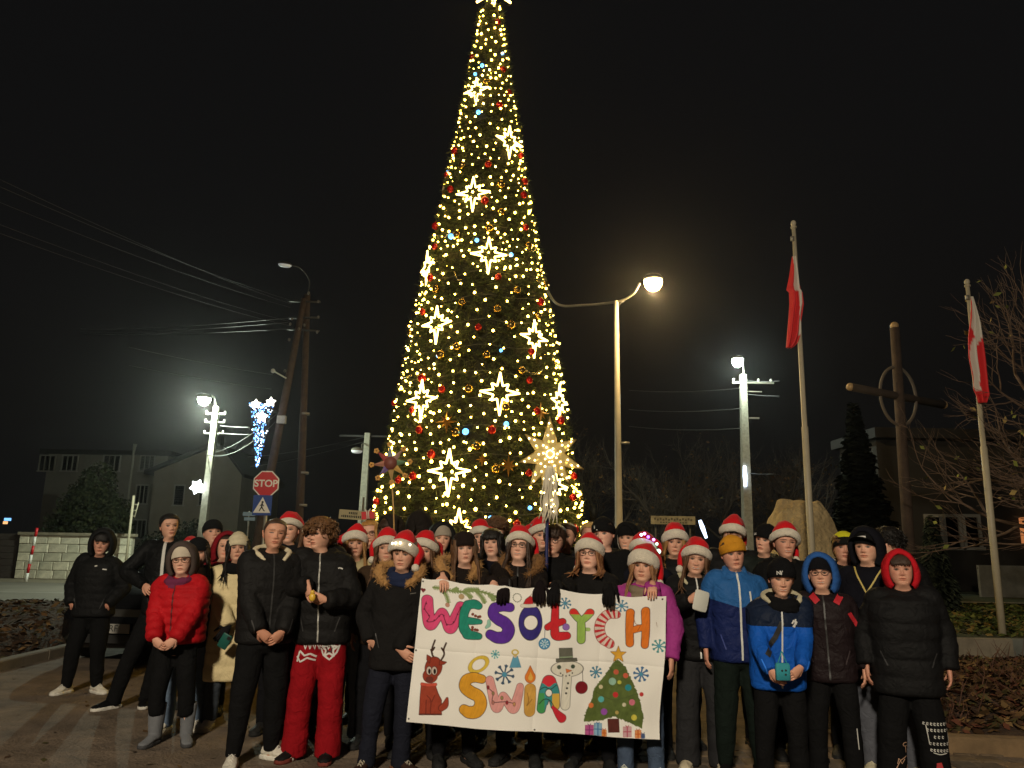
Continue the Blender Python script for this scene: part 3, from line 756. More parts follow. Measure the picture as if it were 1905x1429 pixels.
for k, (px, Y, h, sd) in enumerate(((1105, 36, 7.5, 3), (1215, 33, 6.6, 5), (1290, 38, 7.6, 9), (1345, 34, 6.2, 12), (1450, 37, 7.6, 15), (1495, 30, 5.6, 21))):
    bare_tree('bare_tree', ['bare grey tree between the tree and the amber lamp post', 'bare twiggy tree right of the amber lamp post', 'bare tree behind the notice board', 'low bare tree left of the right lamp pole', 'bare tree right of the right lamp pole', 'small bare tree behind the boulder'][k], (at(px, 1000, Y).x, Y, 0), h, sd, depth=4, spread=.7, r0=.14, leaves=160, m=m_bark, group='bare trees behind the square', leafsize=.07)
bare_tree('bare_tree', 'bare tree with long pale branches and few yellow-green leaves above the right flagpole', (9.1, 12.2, .45), 5.9, 33, depth=4, spread=.95, r0=.13, leaves=90, twigs=2, m=m_bark2, leafsize=.05, leafcols=[S((130, 132, 70)), S((110, 116, 60)), S((150, 130, 84))], bias=(-.55, -.05, .05), nmain=8)
# spruce silhouette and columnar juniper
def conifer(name, label, loc, h, rb, n, cols, seed, core=True):
    r = np.random.default_rng(seed); t = thing(name, label, 'tree', loc); mb = MB()
    MB().tube([(0, 0, -.1), (0, 0, h * .97)], [.12, .02], 8).obj('trunk', m_wood, t)
    for i in range(n):
        z = h * (.06 + .94 * (1 - r.random() ** .55)); rr = rb * (1 - z / h) * (.88 + .14 * math.sin(z * 11 + 3 * r.random())) + .05
        a = r.random() * 6.28; L_ = rr * (.6 + .5 * r.random()); d = np.array([math.cos(a), math.sin(a), -.25 + .3 * r.random()])
        p0 = np.array([0, 0, z]) + d * L_ * .25; p1 = np.array([0, 0, z]) + d * L_; s_ = np.array([-math.sin(a), math.cos(a), 0]) * .12 * (h / 4)
        c = np.array(cols[r.integers(len(cols))]) * (.7 + .6 * r.random())
        mb.add([p0 - s_ * .5, p0 + s_ * .5, p1 + s_, p1 + d * .08 - [0, 0, .06], p1 - s_], [(0, 1, 2, 3, 4)], np.clip(c, 0, 1))
    mb.obj('crown', mat('leaf_attr'), t, smooth=False, col=True); return t
p_ = at(1606, 1000, 20.5); conifer('spruce_tree', 'dark spruce standing behind the wooden cross', (p_.x, 20.5, 0), zat(1606, 745, 20.5), 1.25, 5200, [S((22, 27, 21)), S((17, 22, 17))], 4)
p_ = at(1738, 1040, 15.5); conifer('juniper_shrub', 'slim columnar juniper beside the red hood', (p_.x, 15.5, .4), zat(1735, 955, 15.5) - .4, .42, 1500, [S((46, 52, 42)), S((60, 66, 52))], 6)

# ------------------------------------------------------------------ right: building, skip, rock, cross, flags
YG = 23.0
x0, x1 = at(1640, 950, YG).x, at(1640, 950, YG).x + 9.5; z1 = at(1700, 812, YG).z
t = thing('building', 'dark plastered building with windows behind the right flagpole', 'building', (0, YG, 0))
MB().prism([(x0, 0), (x1, 0), (x1, z1), (x0, z1)], 0, 2.6).obj('wall', mat('brown_plaster', S((48, 44, 39)), .9, var=.2, vscale=.8), t, smooth=False)
MB().prism([(x0 - .2, z1 - .1), (x1 + .5, z1 - .1), (x1 + .5, z1 + .2), (x0 - .2, z1 + .2)], -.4, 3.2).obj('roof', m_roof, t, smooth=False)
for px in (1738, 1772, 1808): window(t, at(px, 995, YG).x, at(px, 990, YG).z, .46, .95, panes=1)
ps = at(1902, 987, YG - .15); g1 = np.array(ps - Vector((0, YG, 0)))
sgn = MB().box(g1 + np.array([.35, 0, 0]), (.8, .06, .75)).obj('lit_sign', mat('orange_sign', (1, .4, .15), .5, emis=(1, .35, .12), estr=.35), t, smooth=False)
for k in range(4): MB().box(g1 + np.array([.35, -.04, .25 - k * .16]), (.7, .02, .05)).obj('sign_bar', m_dark, sgn, smooth=False)
p0 = at(1820, 1068, 20.0); 
t = thing('low_wall_panel', 'pale grey concrete panel standing before the dark building', 'panel', (p0.x, 20, .5))
MB().box((1.2, 0, .42), (2.4, .1, .78)).obj('slab', mat('grey_panel', S((120, 120, 116)), .85, var=.3, vscale=3), t, smooth=False)
MB().tube([(.0, 0, .75), (.6, 0, .7), (1.6, 0, .74), (2.4, 0, .69)], .03, 6).obj('cable', m_dark, t)
# boulder
p0 = at(1503, 1010, 13.0); zt_ = at(1480, 918, 13.0).z
t = thing('boulder', 'large rough sandstone boulder monument behind the flagpole', 'boulder', (p0.x, 13.2, 0))
import bmesh
bm = bmesh.new(); bmesh.ops.create_icosphere(bm, subdivisions=5, radius=1)
V = np.array([v.co[:] for v in bm.verts])
d = 0.34 * (fbm(V * 1.7 + 4, 2, 2) - .4) + .42 * np.abs(fbm(V * [2.6, 2.6, 2.0] + 9, 4, 4) - .45) - .10
Rk = np.random.default_rng(6)
V2 = V * (1 + d * .7)[:, None]
for _ in range(26):
    nv = Rk.normal(size=3); nv[2] *= .45; nv /= np.linalg.norm(nv); dv = Rk.uniform(.80, .98); ov = V2 @ nv - dv
    V2 = V2 - nv * np.clip(ov, 0, None)[:, None] * .93
V2 = V2 * (1 + .10 * (fbm(V * 5, 3, 4) - .4) - .16 * np.clip(.10 - np.abs(fbm(V * [2.2, 2.2, 1.4] + 3, 8, 3) - .42), 0, 1))[:, None]
V2 = V2 / np.abs(V2).max(0)
V2 = np.sign(V2) * np.abs(V2) ** np.array([.85, .85, .8])
V2 *= [.66, .5, (zt_ - .2) * .54]; V2[:, 2] += zt_ * .46 + .05; V2[:, 0] += .10 * (V2[:, 2] / zt_ - .5) * -1
for v, c in zip(bm.verts, V2): v.co = c
me = bpy.data.meshes.new('stone'); bm.to_mesh(me); bm.free()
me.materials.append(mat('sandstone', S((142, 122, 88)), .95, col2=S((192, 170, 126)), vscale=2.2, bump=1.0, bscale=14, bdist=.05))
o = bpy.data.objects.new('stone', me); C.objects.link(o); o.parent = t
MB().box((0, 0, .1), (1.5, 1.1, .3)).obj('plinth', m_conc, t, smooth=False)
# wooden cross with ring
YX = 14.0; p0 = at(1690, 1030, YX); p1 = at(1664, 606, YX); o3 = Vector((p0.x - .0, YX, 0))
t = thing('wooden_cross', 'tall wooden cross with a ring and pale knobs behind the red hood', 'cross', o3)
q = np.array(p1 - o3); MB().tube([(0, 0, -.1), (q[0] * .4, 0, q[2] * .5), q - [0, 0, .05]], [.11, .095, .085], 14).obj('post', m_wood, t)
m_knob = mat('pale_knob', S((170, 140, 96)), .5)
MB().ball(q, .075, 12, 8).obj('knob', m_knob, t)
cz = np.array(at(1670, 737, YX) - o3); la = np.array(at(1582, 720, YX - .25) - o3); ra = cz * 2 - la
MB().tube([la, cz, ra], .075, 12).obj('cross_beam', mat('dark_wood', S((48, 38, 30)), .85, var=.3, vscale=8), t)
MB().ball(la, .075, 12, 8).obj('knob', m_knob, t); MB().ball(ra, .075, 12, 8).obj('knob', m_knob, t)
th = np.linspace(0, 2 * np.pi, 41); ring = np.stack([cz[0] + np.cos(th) * .37, cz[1] + np.cos(th) * .08 - .02, cz[2] + np.sin(th) * .55], 1)
MB().tube(ring, .028, 8, cap=False).obj('ring', mat('ring_wood', S((92, 82, 70)), .7), t)
# flagpoles and hanging flags
def flagpole(base_px, Y, top_px, zb, label):
    b_ = at(*base_px, Y); tp_ = at(*top_px, Y); o_ = Vector((b_.x, Y, zb)); q = np.array(tp_ - o_)
    t = thing('flagpole', label, 'flagpole', o_, group=None)
    MB().tube([(0, 0, -.05), q * .52, q * .521, q - [0, 0, .05]], [.05, .045, .036, .028], 12).obj('pole', m_paintpole, t)
    MB().ball(q, (.04, .04, .05), 10, 8).tube([q - [0, 0, .07], q - [0, 0, .05]], .045, 10).obj('finial', m_paintpole, t)
    MB().box(q - [.04, .03, .25], (.05, .03, .07)).obj('cleat', m_galv, t)
    return o_, q
YF1, YF2 = 10.6, 10.85
o1, q1 = flagpole((1509, 1030), YF1, (1476, 416), .0, 'tall pale flagpole with folded flag in front of the boulder')
b2 = gnd(1866, 1190, .47)
YF2 = b2.y + .1
o2, q2 = flagpole((1866, 1190), YF2, (1799, 525), .42, 'pale flagpole standing in the concrete planter')
m_cloth_flag = mat('flag_cloth', attr='Col', rough=.75, bump=.15, bscale=70)
def flag(name, label, pts_px, Y, whites, seed):
    """rows of (y pixel, x left, x right, white from-to fraction) : a limp folded flag"""
    rows = []; cols = []; K = 26
    r = np.random.default_rng(seed)
    ys = np.array([p[0] for p in pts_px], float); yy = np.linspace(ys[0], ys[-1], 40)
    xl_ = np.interp(yy, ys, [p[1] for p in pts_px]); xr_ = np.interp(yy, ys, [p[2] for p in pts_px])
    w0 = np.interp(yy, ys, [p[3] for p in pts_px]); w1 = np.interp(yy, ys, [p[4] for p in pts_px])
    for i in range(40):
        ring = []
        for k in range(K):
            u = k / (K - 1)
            p = at(xl_[i] + (xr_[i] - xl_[i]) * u, yy[i], Y)
            p.y += .045 * math.sin(u * 13 + i * .05 + seed) * (.4 + .6 * min(1, i / 10)) - .02
            ring.append(tuple(p)); isw = w0[i] <= u <= w1[i]
            cols.append(S((206, 198, 184)) if isw else S((206, 34, 38)))
        rows.append(np.array(ring))
    mb = MB(); base = rows[0].mean(0)
    mb.loft([r_ - base for r_ in rows], close=False, c=np.array(cols))
    o = mb.obj(name, m_cloth_flag, col=True, loc=base)
    sm = o.modifiers.new('s', 'SOLIDIFY'); sm.thickness = .006
    return tag(o, label, 'flag')
flag('flag', 'limp white and red flag folded around the flagpole by the boulder', [(478, 1473, 1480, .2, 1), (520, 1468, 1487, .45, .9), (540, 1464, 1491, .55, .85), (543, 1469, 1494, .6, .85), (565, 1470, 1496, .62, .8), (600, 1467, 1490, .7, 1.0), (620, 1465, 1490, .75, 1.0), (640, 1463, 1482, 2, 2), (648, 1462, 1473, 2, 2)], YF1 - .06, None, 1)
flag('flag', 'limp white and red flag hanging from the planter flagpole', [(553, 1804, 1808, 0, 1), (590, 1803, 1817, .25, 1), (628, 1797, 1823, .45, 1), (645, 1797, 1826, .3, .7), (665, 1798, 1829, .25, .6), (700, 1806, 1833, .05, .45), (724, 1808, 1836, .0, .35), (735, 1814, 1838, 2, 2), (750, 1820, 1832, 2, 2)], YF2 - .06, None, 4)
# ------------------------------------------------------------------ the lit Christmas tree
YT = 13.0
prof_px = [(-6, 905, 921), (30, 896, 934), (100, 880, 942), (200, 862, 958), (300, 840, 971), (400, 816, 986), (500, 792, 1004), (600, 770, 1024), (700, 747, 1038), (800, 728, 1056), (900, 712, 1074), (960, 700, 1085), (1015, 692, 1092)]
zz = []; rr = []; xc_ = []
for (py, a_, b_) in prof_px:
    pa = at(a_, py, YT); pb_ = at(b_, py, YT); zz.append((pa.z + pb_.z) / 2); rr.append((pb_.x - pa.x) / 2); xc_.append((pa.x + pb_.x) / 2)
zz += [.25]; rr += [rr[-1] + .2]; xc_ += [xc_[-1]]
zz = np.array(zz[::-1]); rr = np.array(rr[::-1]); xc_ = np.array(xc_[::-1])
TX = float(np.mean(xc_)); TREE_TOP = float(zz[-1])
def tree_r(z): return np.interp(z, zz, rr) * .985
def on_tree(px, py, out=1.02):
    yo = 1.0
    for _ in range(12):
        p = at(px, py, YT - yo); r_ = float(tree_r(p.z)) * out; dx = p.x - TX
        if abs(dx) > r_: dx = math.copysign(r_ * .995, dx); 
        yo = math.sqrt(max(r_ * r_ - dx * dx, 0))
    p.x = TX + dx
    return p
tree = thing('christmas_tree', 'towering cone Christmas tree covered in warm fairy lights behind the group', 'christmas tree', (TX, YT, 0))
m_fol = mat('fir_green', attr='Col', rough=.65)
k = 40; th = np.linspace(0, 2 * np.pi, k, endpoint=False)
MB().loft([np.stack([np.cos(th) * tree_r(z) * .86, np.sin(th) * tree_r(z) * .86, np.full(k, z)], 1) for z in np.linspace(.25, TREE_TOP, 40)]).obj('cone_frame', mat('inner_green', S((20, 22, 14)), .9, var=.5, vscale=5, bump=1, bscale=14, bdist=.05), tree)
MB().tube([(0, 0, 0), (0, 0, TREE_TOP)], [.2, .05], 10).obj('trunk', m_dark, tree)
r = np.random.default_rng(21)
def sample_tree(n, front=None):
    z = .3 + (TREE_TOP - .35) * (1 - np.sqrt(r.random(n))) ; a = r.random(n) * 2 * np.pi
    if front is True: a = np.pi + r.random(n) * np.pi
    if front is False: a = r.random(n) * np.pi
    return z, a
n = 15000; z, a = sample_tree(n)
cl = fbm(np.stack([np.cos(a) * 9, np.sin(a) * 9, z * 4.5], 1), 12, 2)
rad = tree_r(z) * (.84 + .10 * r.random(n) + .16 * (cl - .2)) + .01
P = np.stack([np.cos(a) * rad, np.sin(a) * rad, z], 1)
o_ = np.stack([np.cos(a), np.sin(a), np.zeros(n)], 1); tz = np.array([0, 0, 1.0])
tang = np.stack([-np.sin(a), np.cos(a), np.zeros(n)], 1)
V = []; CC = []
GC = np.array([S((42, 56, 26)), S((54, 68, 32)), S((32, 44, 22)), S((68, 74, 38))])
for q_ in range(7):
    ax = o_ * (.7 + .5 * r.random(n))[:, None] + tang * r.normal(0, .8, n)[:, None] + tz * r.normal(-.25, .55, n)[:, None]
    ax /= np.linalg.norm(ax, axis=1)[:, None]
    L_ = (.06 + .09 * r.random(n))[:, None]; sd = np.cross(ax, r.normal(size=(n, 3))); sd /= np.linalg.norm(sd, axis=1)[:, None]
    b0 = P + r.normal(0, .012, (n, 3)); wd = .008
    V.append(np.stack([b0 - sd * wd, b0 + sd * wd, b0 + ax * L_], 1).reshape(-1, 3)); CC.append(np.repeat(GC[r.integers(4, size=n)] * (.6 + .7 * r.random(n))[:, None], 3, 0))
V = np.concatenate(V); CC = np.clip(np.concatenate(CC), 0, 1)
fo = MB(); fo.add(V, np.arange(len(V)).reshape(-1, 3).tolist(), CC); f_ = fo.obj('needles', m_fol, tree, smooth=False, col=True); tag(f_, kind='stuff')
n2 = 1300; z2, a2 = sample_tree(n2); P2 = np.stack([np.cos(a2) * tree_r(z2) * 1.0, np.sin(a2) * tree_r(z2) * 1.0, z2], 1); Vs = []; Cs = []
for i in range(n2):
    o2 = np.array([math.cos(a2[i]), math.sin(a2[i]), r.normal(-.2, .5)]); o2 /= np.linalg.norm(o2); L2 = r.uniform(.06, .15)
    for q_ in range(9):
        b0 = P2[i] + o2 * L2 * q_ / 9 * .8; ax = o2 * .7 + r.normal(0, .7, 3); ax /= np.linalg.norm(ax); w_ = np.cross(ax, r.normal(size=3)); w_ /= np.linalg.norm(w_)
        Vs += [b0 - w_ * .005, b0 + w_ * .005, b0 + ax * r.uniform(.03, .06)]; Cs += [GC[r.integers(4)] * 1.1] * 3
sp_ = MB(); sp_.add(np.array(Vs), np.arange(len(Vs)).reshape(-1, 3).tolist(), np.array(Cs)); tag(sp_.obj('branch_tips', m_fol, tree, smooth=False, col=True), kind='stuff')
# fairy lights
def poisson(nmax, dmin, front, zlo=.3):
    pts = []
    for _ in range(nmax * 30):
        z, a = sample_tree(1, front); z = z[0]; a = a[0]
        if z < zlo: continue
        rd = tree_r(z) * (1.0 + .022 * r.normal()) + .02; p = np.array([math.cos(a) * rd, math.sin(a) * rd, z])
        dm = dmin * (.55 + .45 * min(1, rd / 1.2)) * (.35 + 1.25 * float(vnoise(p[None] * 2.3, 31)[0]) + .35 * r.random())
        if all(np.sum((p - q) ** 2) > dm * dm for q in pts): pts.append(p)
        if len(pts) >= nmax: break
    return pts
fp = poisson(1000, .145, True, 1.2); bp = poisson(230, .30, False)
m_bulb = mat('fairy_bulb', (1, .8, .4), .4, emis=(1.0, .62, .085), estr=34.0)
bme = MB().ball((0, 0, 0), (.0165, .0165, .019), 8, 6).mesh('light_bulb'); bme.materials.append(m_bulb)
bme.polygons.foreach_set('use_smooth', [True] * len(bme.polygons))
fp.sort(key=lambda p: p[2])
rest = []
for i, p in enumerate(fp):
    if i < 300:
        o = bpy.data.objects.new('light_bulb', bme); C.objects.link(o); o.parent = tree; o.location = p; s_ = random.choice((.6, .8, .95, 1.05, 1.2, 1.35)); o.scale = (s_, s_, s_)
    else: rest.append(p)
rb = MB()
for p in rest + bp: rb.ball(p, .017 * random.choice((.6, .8, 1.0, 1.2)), 8, 6)
o = rb.obj('light_bulbs_upper', m_bulb, tree); tag(o, kind='stuff')
nb_ = MB(); Vn = []; Cn = []
for p in fp:
    for _ in range(11):
        v_ = r.normal(size=3); v_ /= np.linalg.norm(v_); b0 = p + v_ * r.uniform(.03, .06) - np.array([p[0], p[1], 0]) / (np.hypot(p[0], p[1]) + 1e-6) * .03
        w_ = np.cross(v_, r.normal(size=3)); w_ /= np.linalg.norm(w_); Vn += [b0 - w_ * .006, b0 + w_ * .006, b0 + (v_ + r.normal(0, .4, 3)) * r.uniform(.05, .10)]; Cn += [GC[r.integers(4)] * 1.2] * 3
nb_.add(np.array(Vn), np.arange(len(Vn)).reshape(-1, 3).tolist(), np.array(Cn)); tag(nb_.obj('sprigs', m_fol, tree, smooth=False, col=True), kind='stuff')
# light string cable wound round the tree
mb = MB(); tt = np.linspace(0, 1, 900); zt_ = .4 + (TREE_TOP - .6) * tt; aa = tt * 2 * np.pi * 26
rd = tree_r(zt_) * .985 + .01; mb.tube(np.stack([np.cos(aa) * rd, np.sin(aa) * rd, zt_ + .03 * np.sin(aa * 7)], 1), .006, 4); mb.obj('light_cable', m_wire, tree)
# ornaments : hang on the tree, each its own thing
def orn(name, me, p, label, cat, grp, face=True, scale=1.0):
    o = bpy.data.objects.new(name, me); C.objects.link(o); o.location = p; o.scale = (scale,) * 3
    if face: o.rotation_euler = (0, 0, math.atan2(p.y - YT, p.x - TX) + math.pi / 2)
    return tag(o, label, cat, grp)
# eight-pointed star lights (tube outline)
def star_mesh(R_, rmid, rin, tube=.013):
    pts = []
    for k in range(16):
        a = math.pi / 2 + k * math.pi / 8
        rr_ = R_ if k % 4 == 0 else (rmid if k % 2 == 0 else rin)
        if k % 4 == 0 and k == 8: rr_ = R_ * 1.15
        pts.append((math.cos(a) * rr_, 0, math.sin(a) * rr_))
    mb = MB()
    for k in range(16):
        a_ = np.array(pts[k]); b_ = np.array(pts[(k + 1) % 16]); mb.tube([a_, (a_ + b_) / 2, b_], tube, 6)
    return mb
m_star = mat('star_tube_glow', (1, .9, .6), .4, emis=(1.0, .68, .17), estr=10.0)
sme = star_mesh(.30, .18, .105).mesh('star_light'); sme.materials.append(m_star)
for (px, py, s_) in ((880, 359, 1.0), (909, 473, 1.0), (794, 497, 1.0), (812, 602, 1.0), (994, 628, 1.0), (784, 743, 1.05), (930, 730, 1.05), (1041, 747, 1.0), (835, 876, 1.1), (948, 263, 1.0), (886, 168, .85), (1033, 905, .95), (853, 985, 1.0)):
    orn('star_light', sme, on_tree(px, py, 1.05), 'glowing warm eight-pointed star light hung on the tree', 'star light', 'star lights on the Christmas tree', scale=s_)
# baubles
def bauble_mesh(name, m, r_=.062):
    mb = MB(); mb.ball((0, 0, 0), r_, 16, 12); mb.tube([(0, 0, r_ * .95), (0, 0, r_ * 1.2)], r_ * .25, 8); me = mb.mesh(name); me.materials.append(m)
    me.polygons.foreach_set('use_smooth', [True] * len(me.polygons)); return me
b_red = bauble_mesh('bauble', mat('bauble_red', S((190, 20, 26)), .16, metal=.35, spec=.8))
b_gold = bauble_mesh('bauble', mat('bauble_gold', S((190, 160, 96)), .18, metal=.9), .07)
for (px, py) in ((926, 41), (879, 106), (936, 130), (947, 172), (929, 195), (846, 281), (969, 290), (908, 306), (829, 326), (838, 352), (976, 338), (902, 373), (974, 363), (810, 421), (978, 423), (809, 459), (801, 517), (927, 515), (1006, 562), (786, 580), (890, 609), (989, 654), (785, 704), (822, 724), (985, 708), (767, 763), (780, 800), (915, 800), (802, 845), (768, 886), (984, 880), (999, 765), (1043, 782), (730, 750), (700, 933), (1068, 886), (1066, 925), (797, 968), (962, 975), (1070, 985), (741, 893)):
    orn('bauble', b_red, on_tree(px, py, 1.04), 'shiny red bauble hanging on the lit Christmas tree', 'bauble', 'red baubles on the Christmas tree', scale=random.uniform(.85, 1.1))
for (px, py) in ((905, 153), (860, 308), (932, 344), (850, 437), (932, 395), (910, 425), (983, 458), (811, 538), (962, 540), (860, 563), (925, 575), (850, 645), (950, 605), (1001, 588), (872, 724), (940, 757), (886, 830), (922, 873), (848, 805), (868, 973), (1080, 925), (755, 620), (1024, 530), (820, 660), (905, 660), (970, 690)):
    orn('bauble', b_gold, on_tree(px, py, 1.03), 'glossy gold bauble hanging on the lit Christmas tree', 'bauble', 'gold baubles on the Christmas tree', scale=random.uniform(.85, 1.05))
m_bluel = mat('blue_bulb', (.2, .5, 1), .4, emis=(.10, .42, 1.0), estr=3.5)
blm = MB().ball((0, 0, 0), .045, 10, 8).mesh('blue_light'); blm.materials.append(m_bluel)
for (px, py, s_) in ((890, 209, .9), (839, 440, 1.05), (887, 447, .8), (951, 474, .8), (866, 803, 1.1), (942, 789, .9), (815, 662, .7), (913, 964, .8), (986, 945, .7), (897, 122, .8), (884, 138, .7), (935, 100, .7), (828, 320, .8), (932, 652, .6)):
    orn('blue_light', blm, on_tree(px, py, 1.04), 'round blue light among the warm lights of the tree', 'light', 'blue lights on the Christmas tree', scale=s_)
gs = MB()
for k in range(8):
    a_ = k * math.pi / 4; L_ = .20 if k % 2 == 0 else .14; d = np.array([math.cos(a_), 0, math.sin(a_)]); n_ = np.array([-math.sin(a_), 0, math.cos(a_)])
    gs.add([d * L_, n_ * .035, (0, -.03, 0), -n_ * .035, (0, .03, 0)], [(0, 1, 2), (0, 2, 3), (0, 3, 4), (0, 4, 1)])
gsm = gs.mesh('gold_star'); gsm.materials.append(mat('star_gold', S((176, 128, 62)), .3, metal=.8))
for (px, py) in ((831, 785), (946, 866), (820, 354), (1006, 768), (897, 855)):
    orn('gold_star', gsm, on_tree(px, py, 1.05), 'unlit bronze-gold star ornament hanging on the tree', 'ornament', 'gold star ornaments on the Christmas tree', scale=.9 if px != 897 else .5)
# tinsel loops
for (pa, pb_) in (((815, 438), (838, 432)), ((972, 683), (1008, 690)), ((735, 690), (765, 698)), ((1028, 665), (1042, 680)), ((845, 505), (858, 520)), ((975, 460), (1000, 462))):
    a_ = on_tree(*pa, 1.05); b_ = on_tree(*pb_, 1.05); c_ = (a_ + b_) / 2 + Vector((0, -.06, -.09))
    tag(MB().tube(spline([a_ - a_, c_ - a_, b_ - a_], 8), .012, 6).obj('tinsel_loop', mat('tinsel_silver', S((190, 184, 160)), .25, metal=.8), loc=a_), 'pale ribbon loop sticking out of the tree foliage', 'ribbon', 'ribbon loops on the Christmas tree')
# top star
t = thing('tree_top_star', 'large glowing star on the tip of the Christmas tree', 'star light', (TX + .05, YT - .1, at(914, -16, YT).z - .42))
mb = MB()
for k in range(16):
    a_ = math.pi / 2 + k * math.pi / 8; R_ = .62 if k % 4 == 0 else (.46 if k % 2 == 0 else .16)
    if k % 2: continue
    d = np.array([math.cos(a_), 0, math.sin(a_)]); mb.tube([d * .10, d * .3, d * R_], [.05, .04, .02], 6)
mb.v = [v + np.array([0, 0, .42]) for v in mb.v]
mb.obj('rays', m_star, t); MB().ball((0, 0, .42), (.1, .06, .1), 12, 8).obj('centre', m_star, t)
MB().tube([(0, 0, -.2), (0, 0, .42)], .02, 6).obj('stem', m_dark, t)

# ------------------------------------------------------------------ black parked car behind the left group
pc = gnd(232, 1243); 
car = thing('parked_car', 'black car parked nose-on behind the people in black at the kerb', 'car', (pc.x, pc.y + 2.15, 0), rz=RAD(-6))
m_cp = mat('black_car_paint', (.006, .006, .007), .22, spec=.6)
def sect(y, hw, zb, zm, zt_, tw):
    h = [(hw * .86, zb), (hw, zb + .14), (hw, zm), (tw, zt_), (tw * .7, zt_ + .02)]
    return np.array([(x, y, z) for x, z in h] + [(-x, y, z) for x, z in h[::-1]])
MB().loft([sect(-2.08, .62, .30, .55, .62, .58), sect(-2.0, .78, .22, .62, .74, .70), sect(-1.75, .86, .18, .70, .86, .76), sect(-1.2, .88, .18, .76, .94, .78), sect(-.85, .88, .18, .80, .97, .76), sect(.9, .88, .18, .82, .98, .76), sect(1.7, .87, .2, .80, .98, .74), sect(2.0, .80, .3, .74, .92, .66), sect(2.05, .7, .35, .7, .85, .6)]).obj('body', m_cp, car)
MB().loft([sect(-.84, .73, .95, .97, .99, .70), sect(-.25, .68, .95, 1.2, 1.36, .56), sect(.1, .67, .95, 1.25, 1.44, .54), sect(1.2, .66, .95, 1.25, 1.42, .52), sect(1.8, .68, .95, 1.0, 1.05, .62)]).obj('cabin', mat('car_glass', (.01, .011, .012), .06, spec=.8), car)
MB().loft([np.array([(x, y, z) for x in (-.53, .53)] + [(.53, y, z + .03), (-.53, y, z + .03)]) for y, z in ((-.18, 1.42), (.15, 1.465), (1.2, 1.445), (1.45, 1.36))]).obj('roof', m_cp, car)
for s_ in (-1, 1):
    MB().loft([np.array([(s_ * x, y, z) for x, y, z in ((.48, -2.03 + .02 * k, .60 - .02 * k), (.76, -1.90, .62 - .02 * k), (.80, -1.80, .72 + .01 * k), (.50, -1.98, .70 + .01 * k))]) for k in (0, 1)]).obj('headlight', mat('headlight_glass', (.35, .36, .38), .08, spec=.8), car, smooth=False)
    for y_ in (-1.32, 1.32):
        wh = MB().tube([(s_ * .68, y_, .31), (s_ * .70, y_, .31), (s_ * .86, y_, .31), (s_ * .885, y_, .31)], [.28, .31, .31, .28], 20).obj('wheel', mat('tyre', (.012, .012, .012), .9), car)
        MB().tube([(s_ * .87, y_, .31), (s_ * .895, y_, .31)], [.2, .18], 14).obj('rim', m_galv, wh)
    MB().ball((s_ * .98, -.62, 1.0), (.1, .06, .07), 10, 8).obj('mirror', m_cp, car)
MB().box((0, -2.075, .66), (.9, .05, .09)).obj('grille', mat('chrome_grille', (.16, .16, .15), .3, metal=.8), car, smooth=False)
MB().box((0, -2.10, .34), (1.2, .05, .10)).obj('lower_grille', m_dark, car, smooth=False)
pt_ = MB().box((-.04, -2.125, .47), (.52, .012, .115)).obj('number_plate', mat('plate', S((170, 168, 160)), .5), car, smooth=False)
text_mesh('S66RF', .115, m_blk, pt_, (-.08, -2.134, .47), ext=.001)
# ------------------------------------------------------------------ people
FINAL = []      # garments that are welded into one surface at the end
DECALS = []
def sm_interp(t, tp, vp):
    return sum(np.interp(t + d, tp, vp) for d in (-.03, -.015, 0, .015, .03)) / 5
HT_T = [-.30, -.1, -.02, .03, .12, .25, .40, .55, .70, .85, .95, 1.0]
HT_W = [.056, .054, .046, .040, .0545, .0660, .0735, .0780, .0800, .071, .045, .004]
HT_FT = [-.30, -.12, -.03, .05, .15, .22, .33, .45, .52, .61, .75, .88, .95, 1.0]
HT_F = [.040, .042, .062, .086, .082, .086, .087, .085, .085, .091, .088, .066, .042, .004]
HT_BT = [-.30, 0, .2, .4, .6, .75, .88, .95, 1.0]
HT_B = [.060, .058, .068, .088, .100, .100, .080, .052, .004]
def head_dims(t):
    return sm_interp(t, HT_T, HT_W), sm_interp(t, HT_FT, HT_F), sm_interp(t, HT_BT, HT_B)
def head_pt(phi, t, off=0.0, p=.88):
    """point of the skull in head space (metres for a 0.225 m head); phi 0 = front"""
    w_, f_, b_ = head_dims(t)
    s_, c_ = np.sin(phi), np.cos(phi)
    x = (w_ + off) * np.sign(s_) * np.abs(s_) ** p
    y = np.where(c_ > 0, -(f_ + off), (b_ + off)) * np.abs(c_) ** p
    return np.stack([x, y, t * .225 + np.zeros_like(x)], -1)
def G(x, m_, s_): return np.exp(-((x - m_) / s_) ** 2)

def rotm(rx, ry, rz):
    return np.array((Matrix.Rotation(rz, 3, 'Z') @ Matrix.Rotation(ry, 3, 'Y') @ Matrix.Rotation(rx, 3, 'X')))

m_skin = mat('skin', attr='Col', rough=.55, spec=.35)
SKIN = [np.array(S(c)) for c in ((214, 164, 138), (206, 152, 128), (222, 174, 150), (198, 146, 120))]

def ellipse_ring(z, a, b, n=24, yc=0., xc=0., e=2.4):
    th = np.linspace(0, 2 * np.pi, n, endpoint=False); c, s_ = np.cos(th), np.sin(th); p = 2 / e
    return np.stack([xc + a * np.sign(c) * np.abs(c) ** p, yc + b * np.sign(s_) * np.abs(s_) ** p, np.full(n, z)], 1)

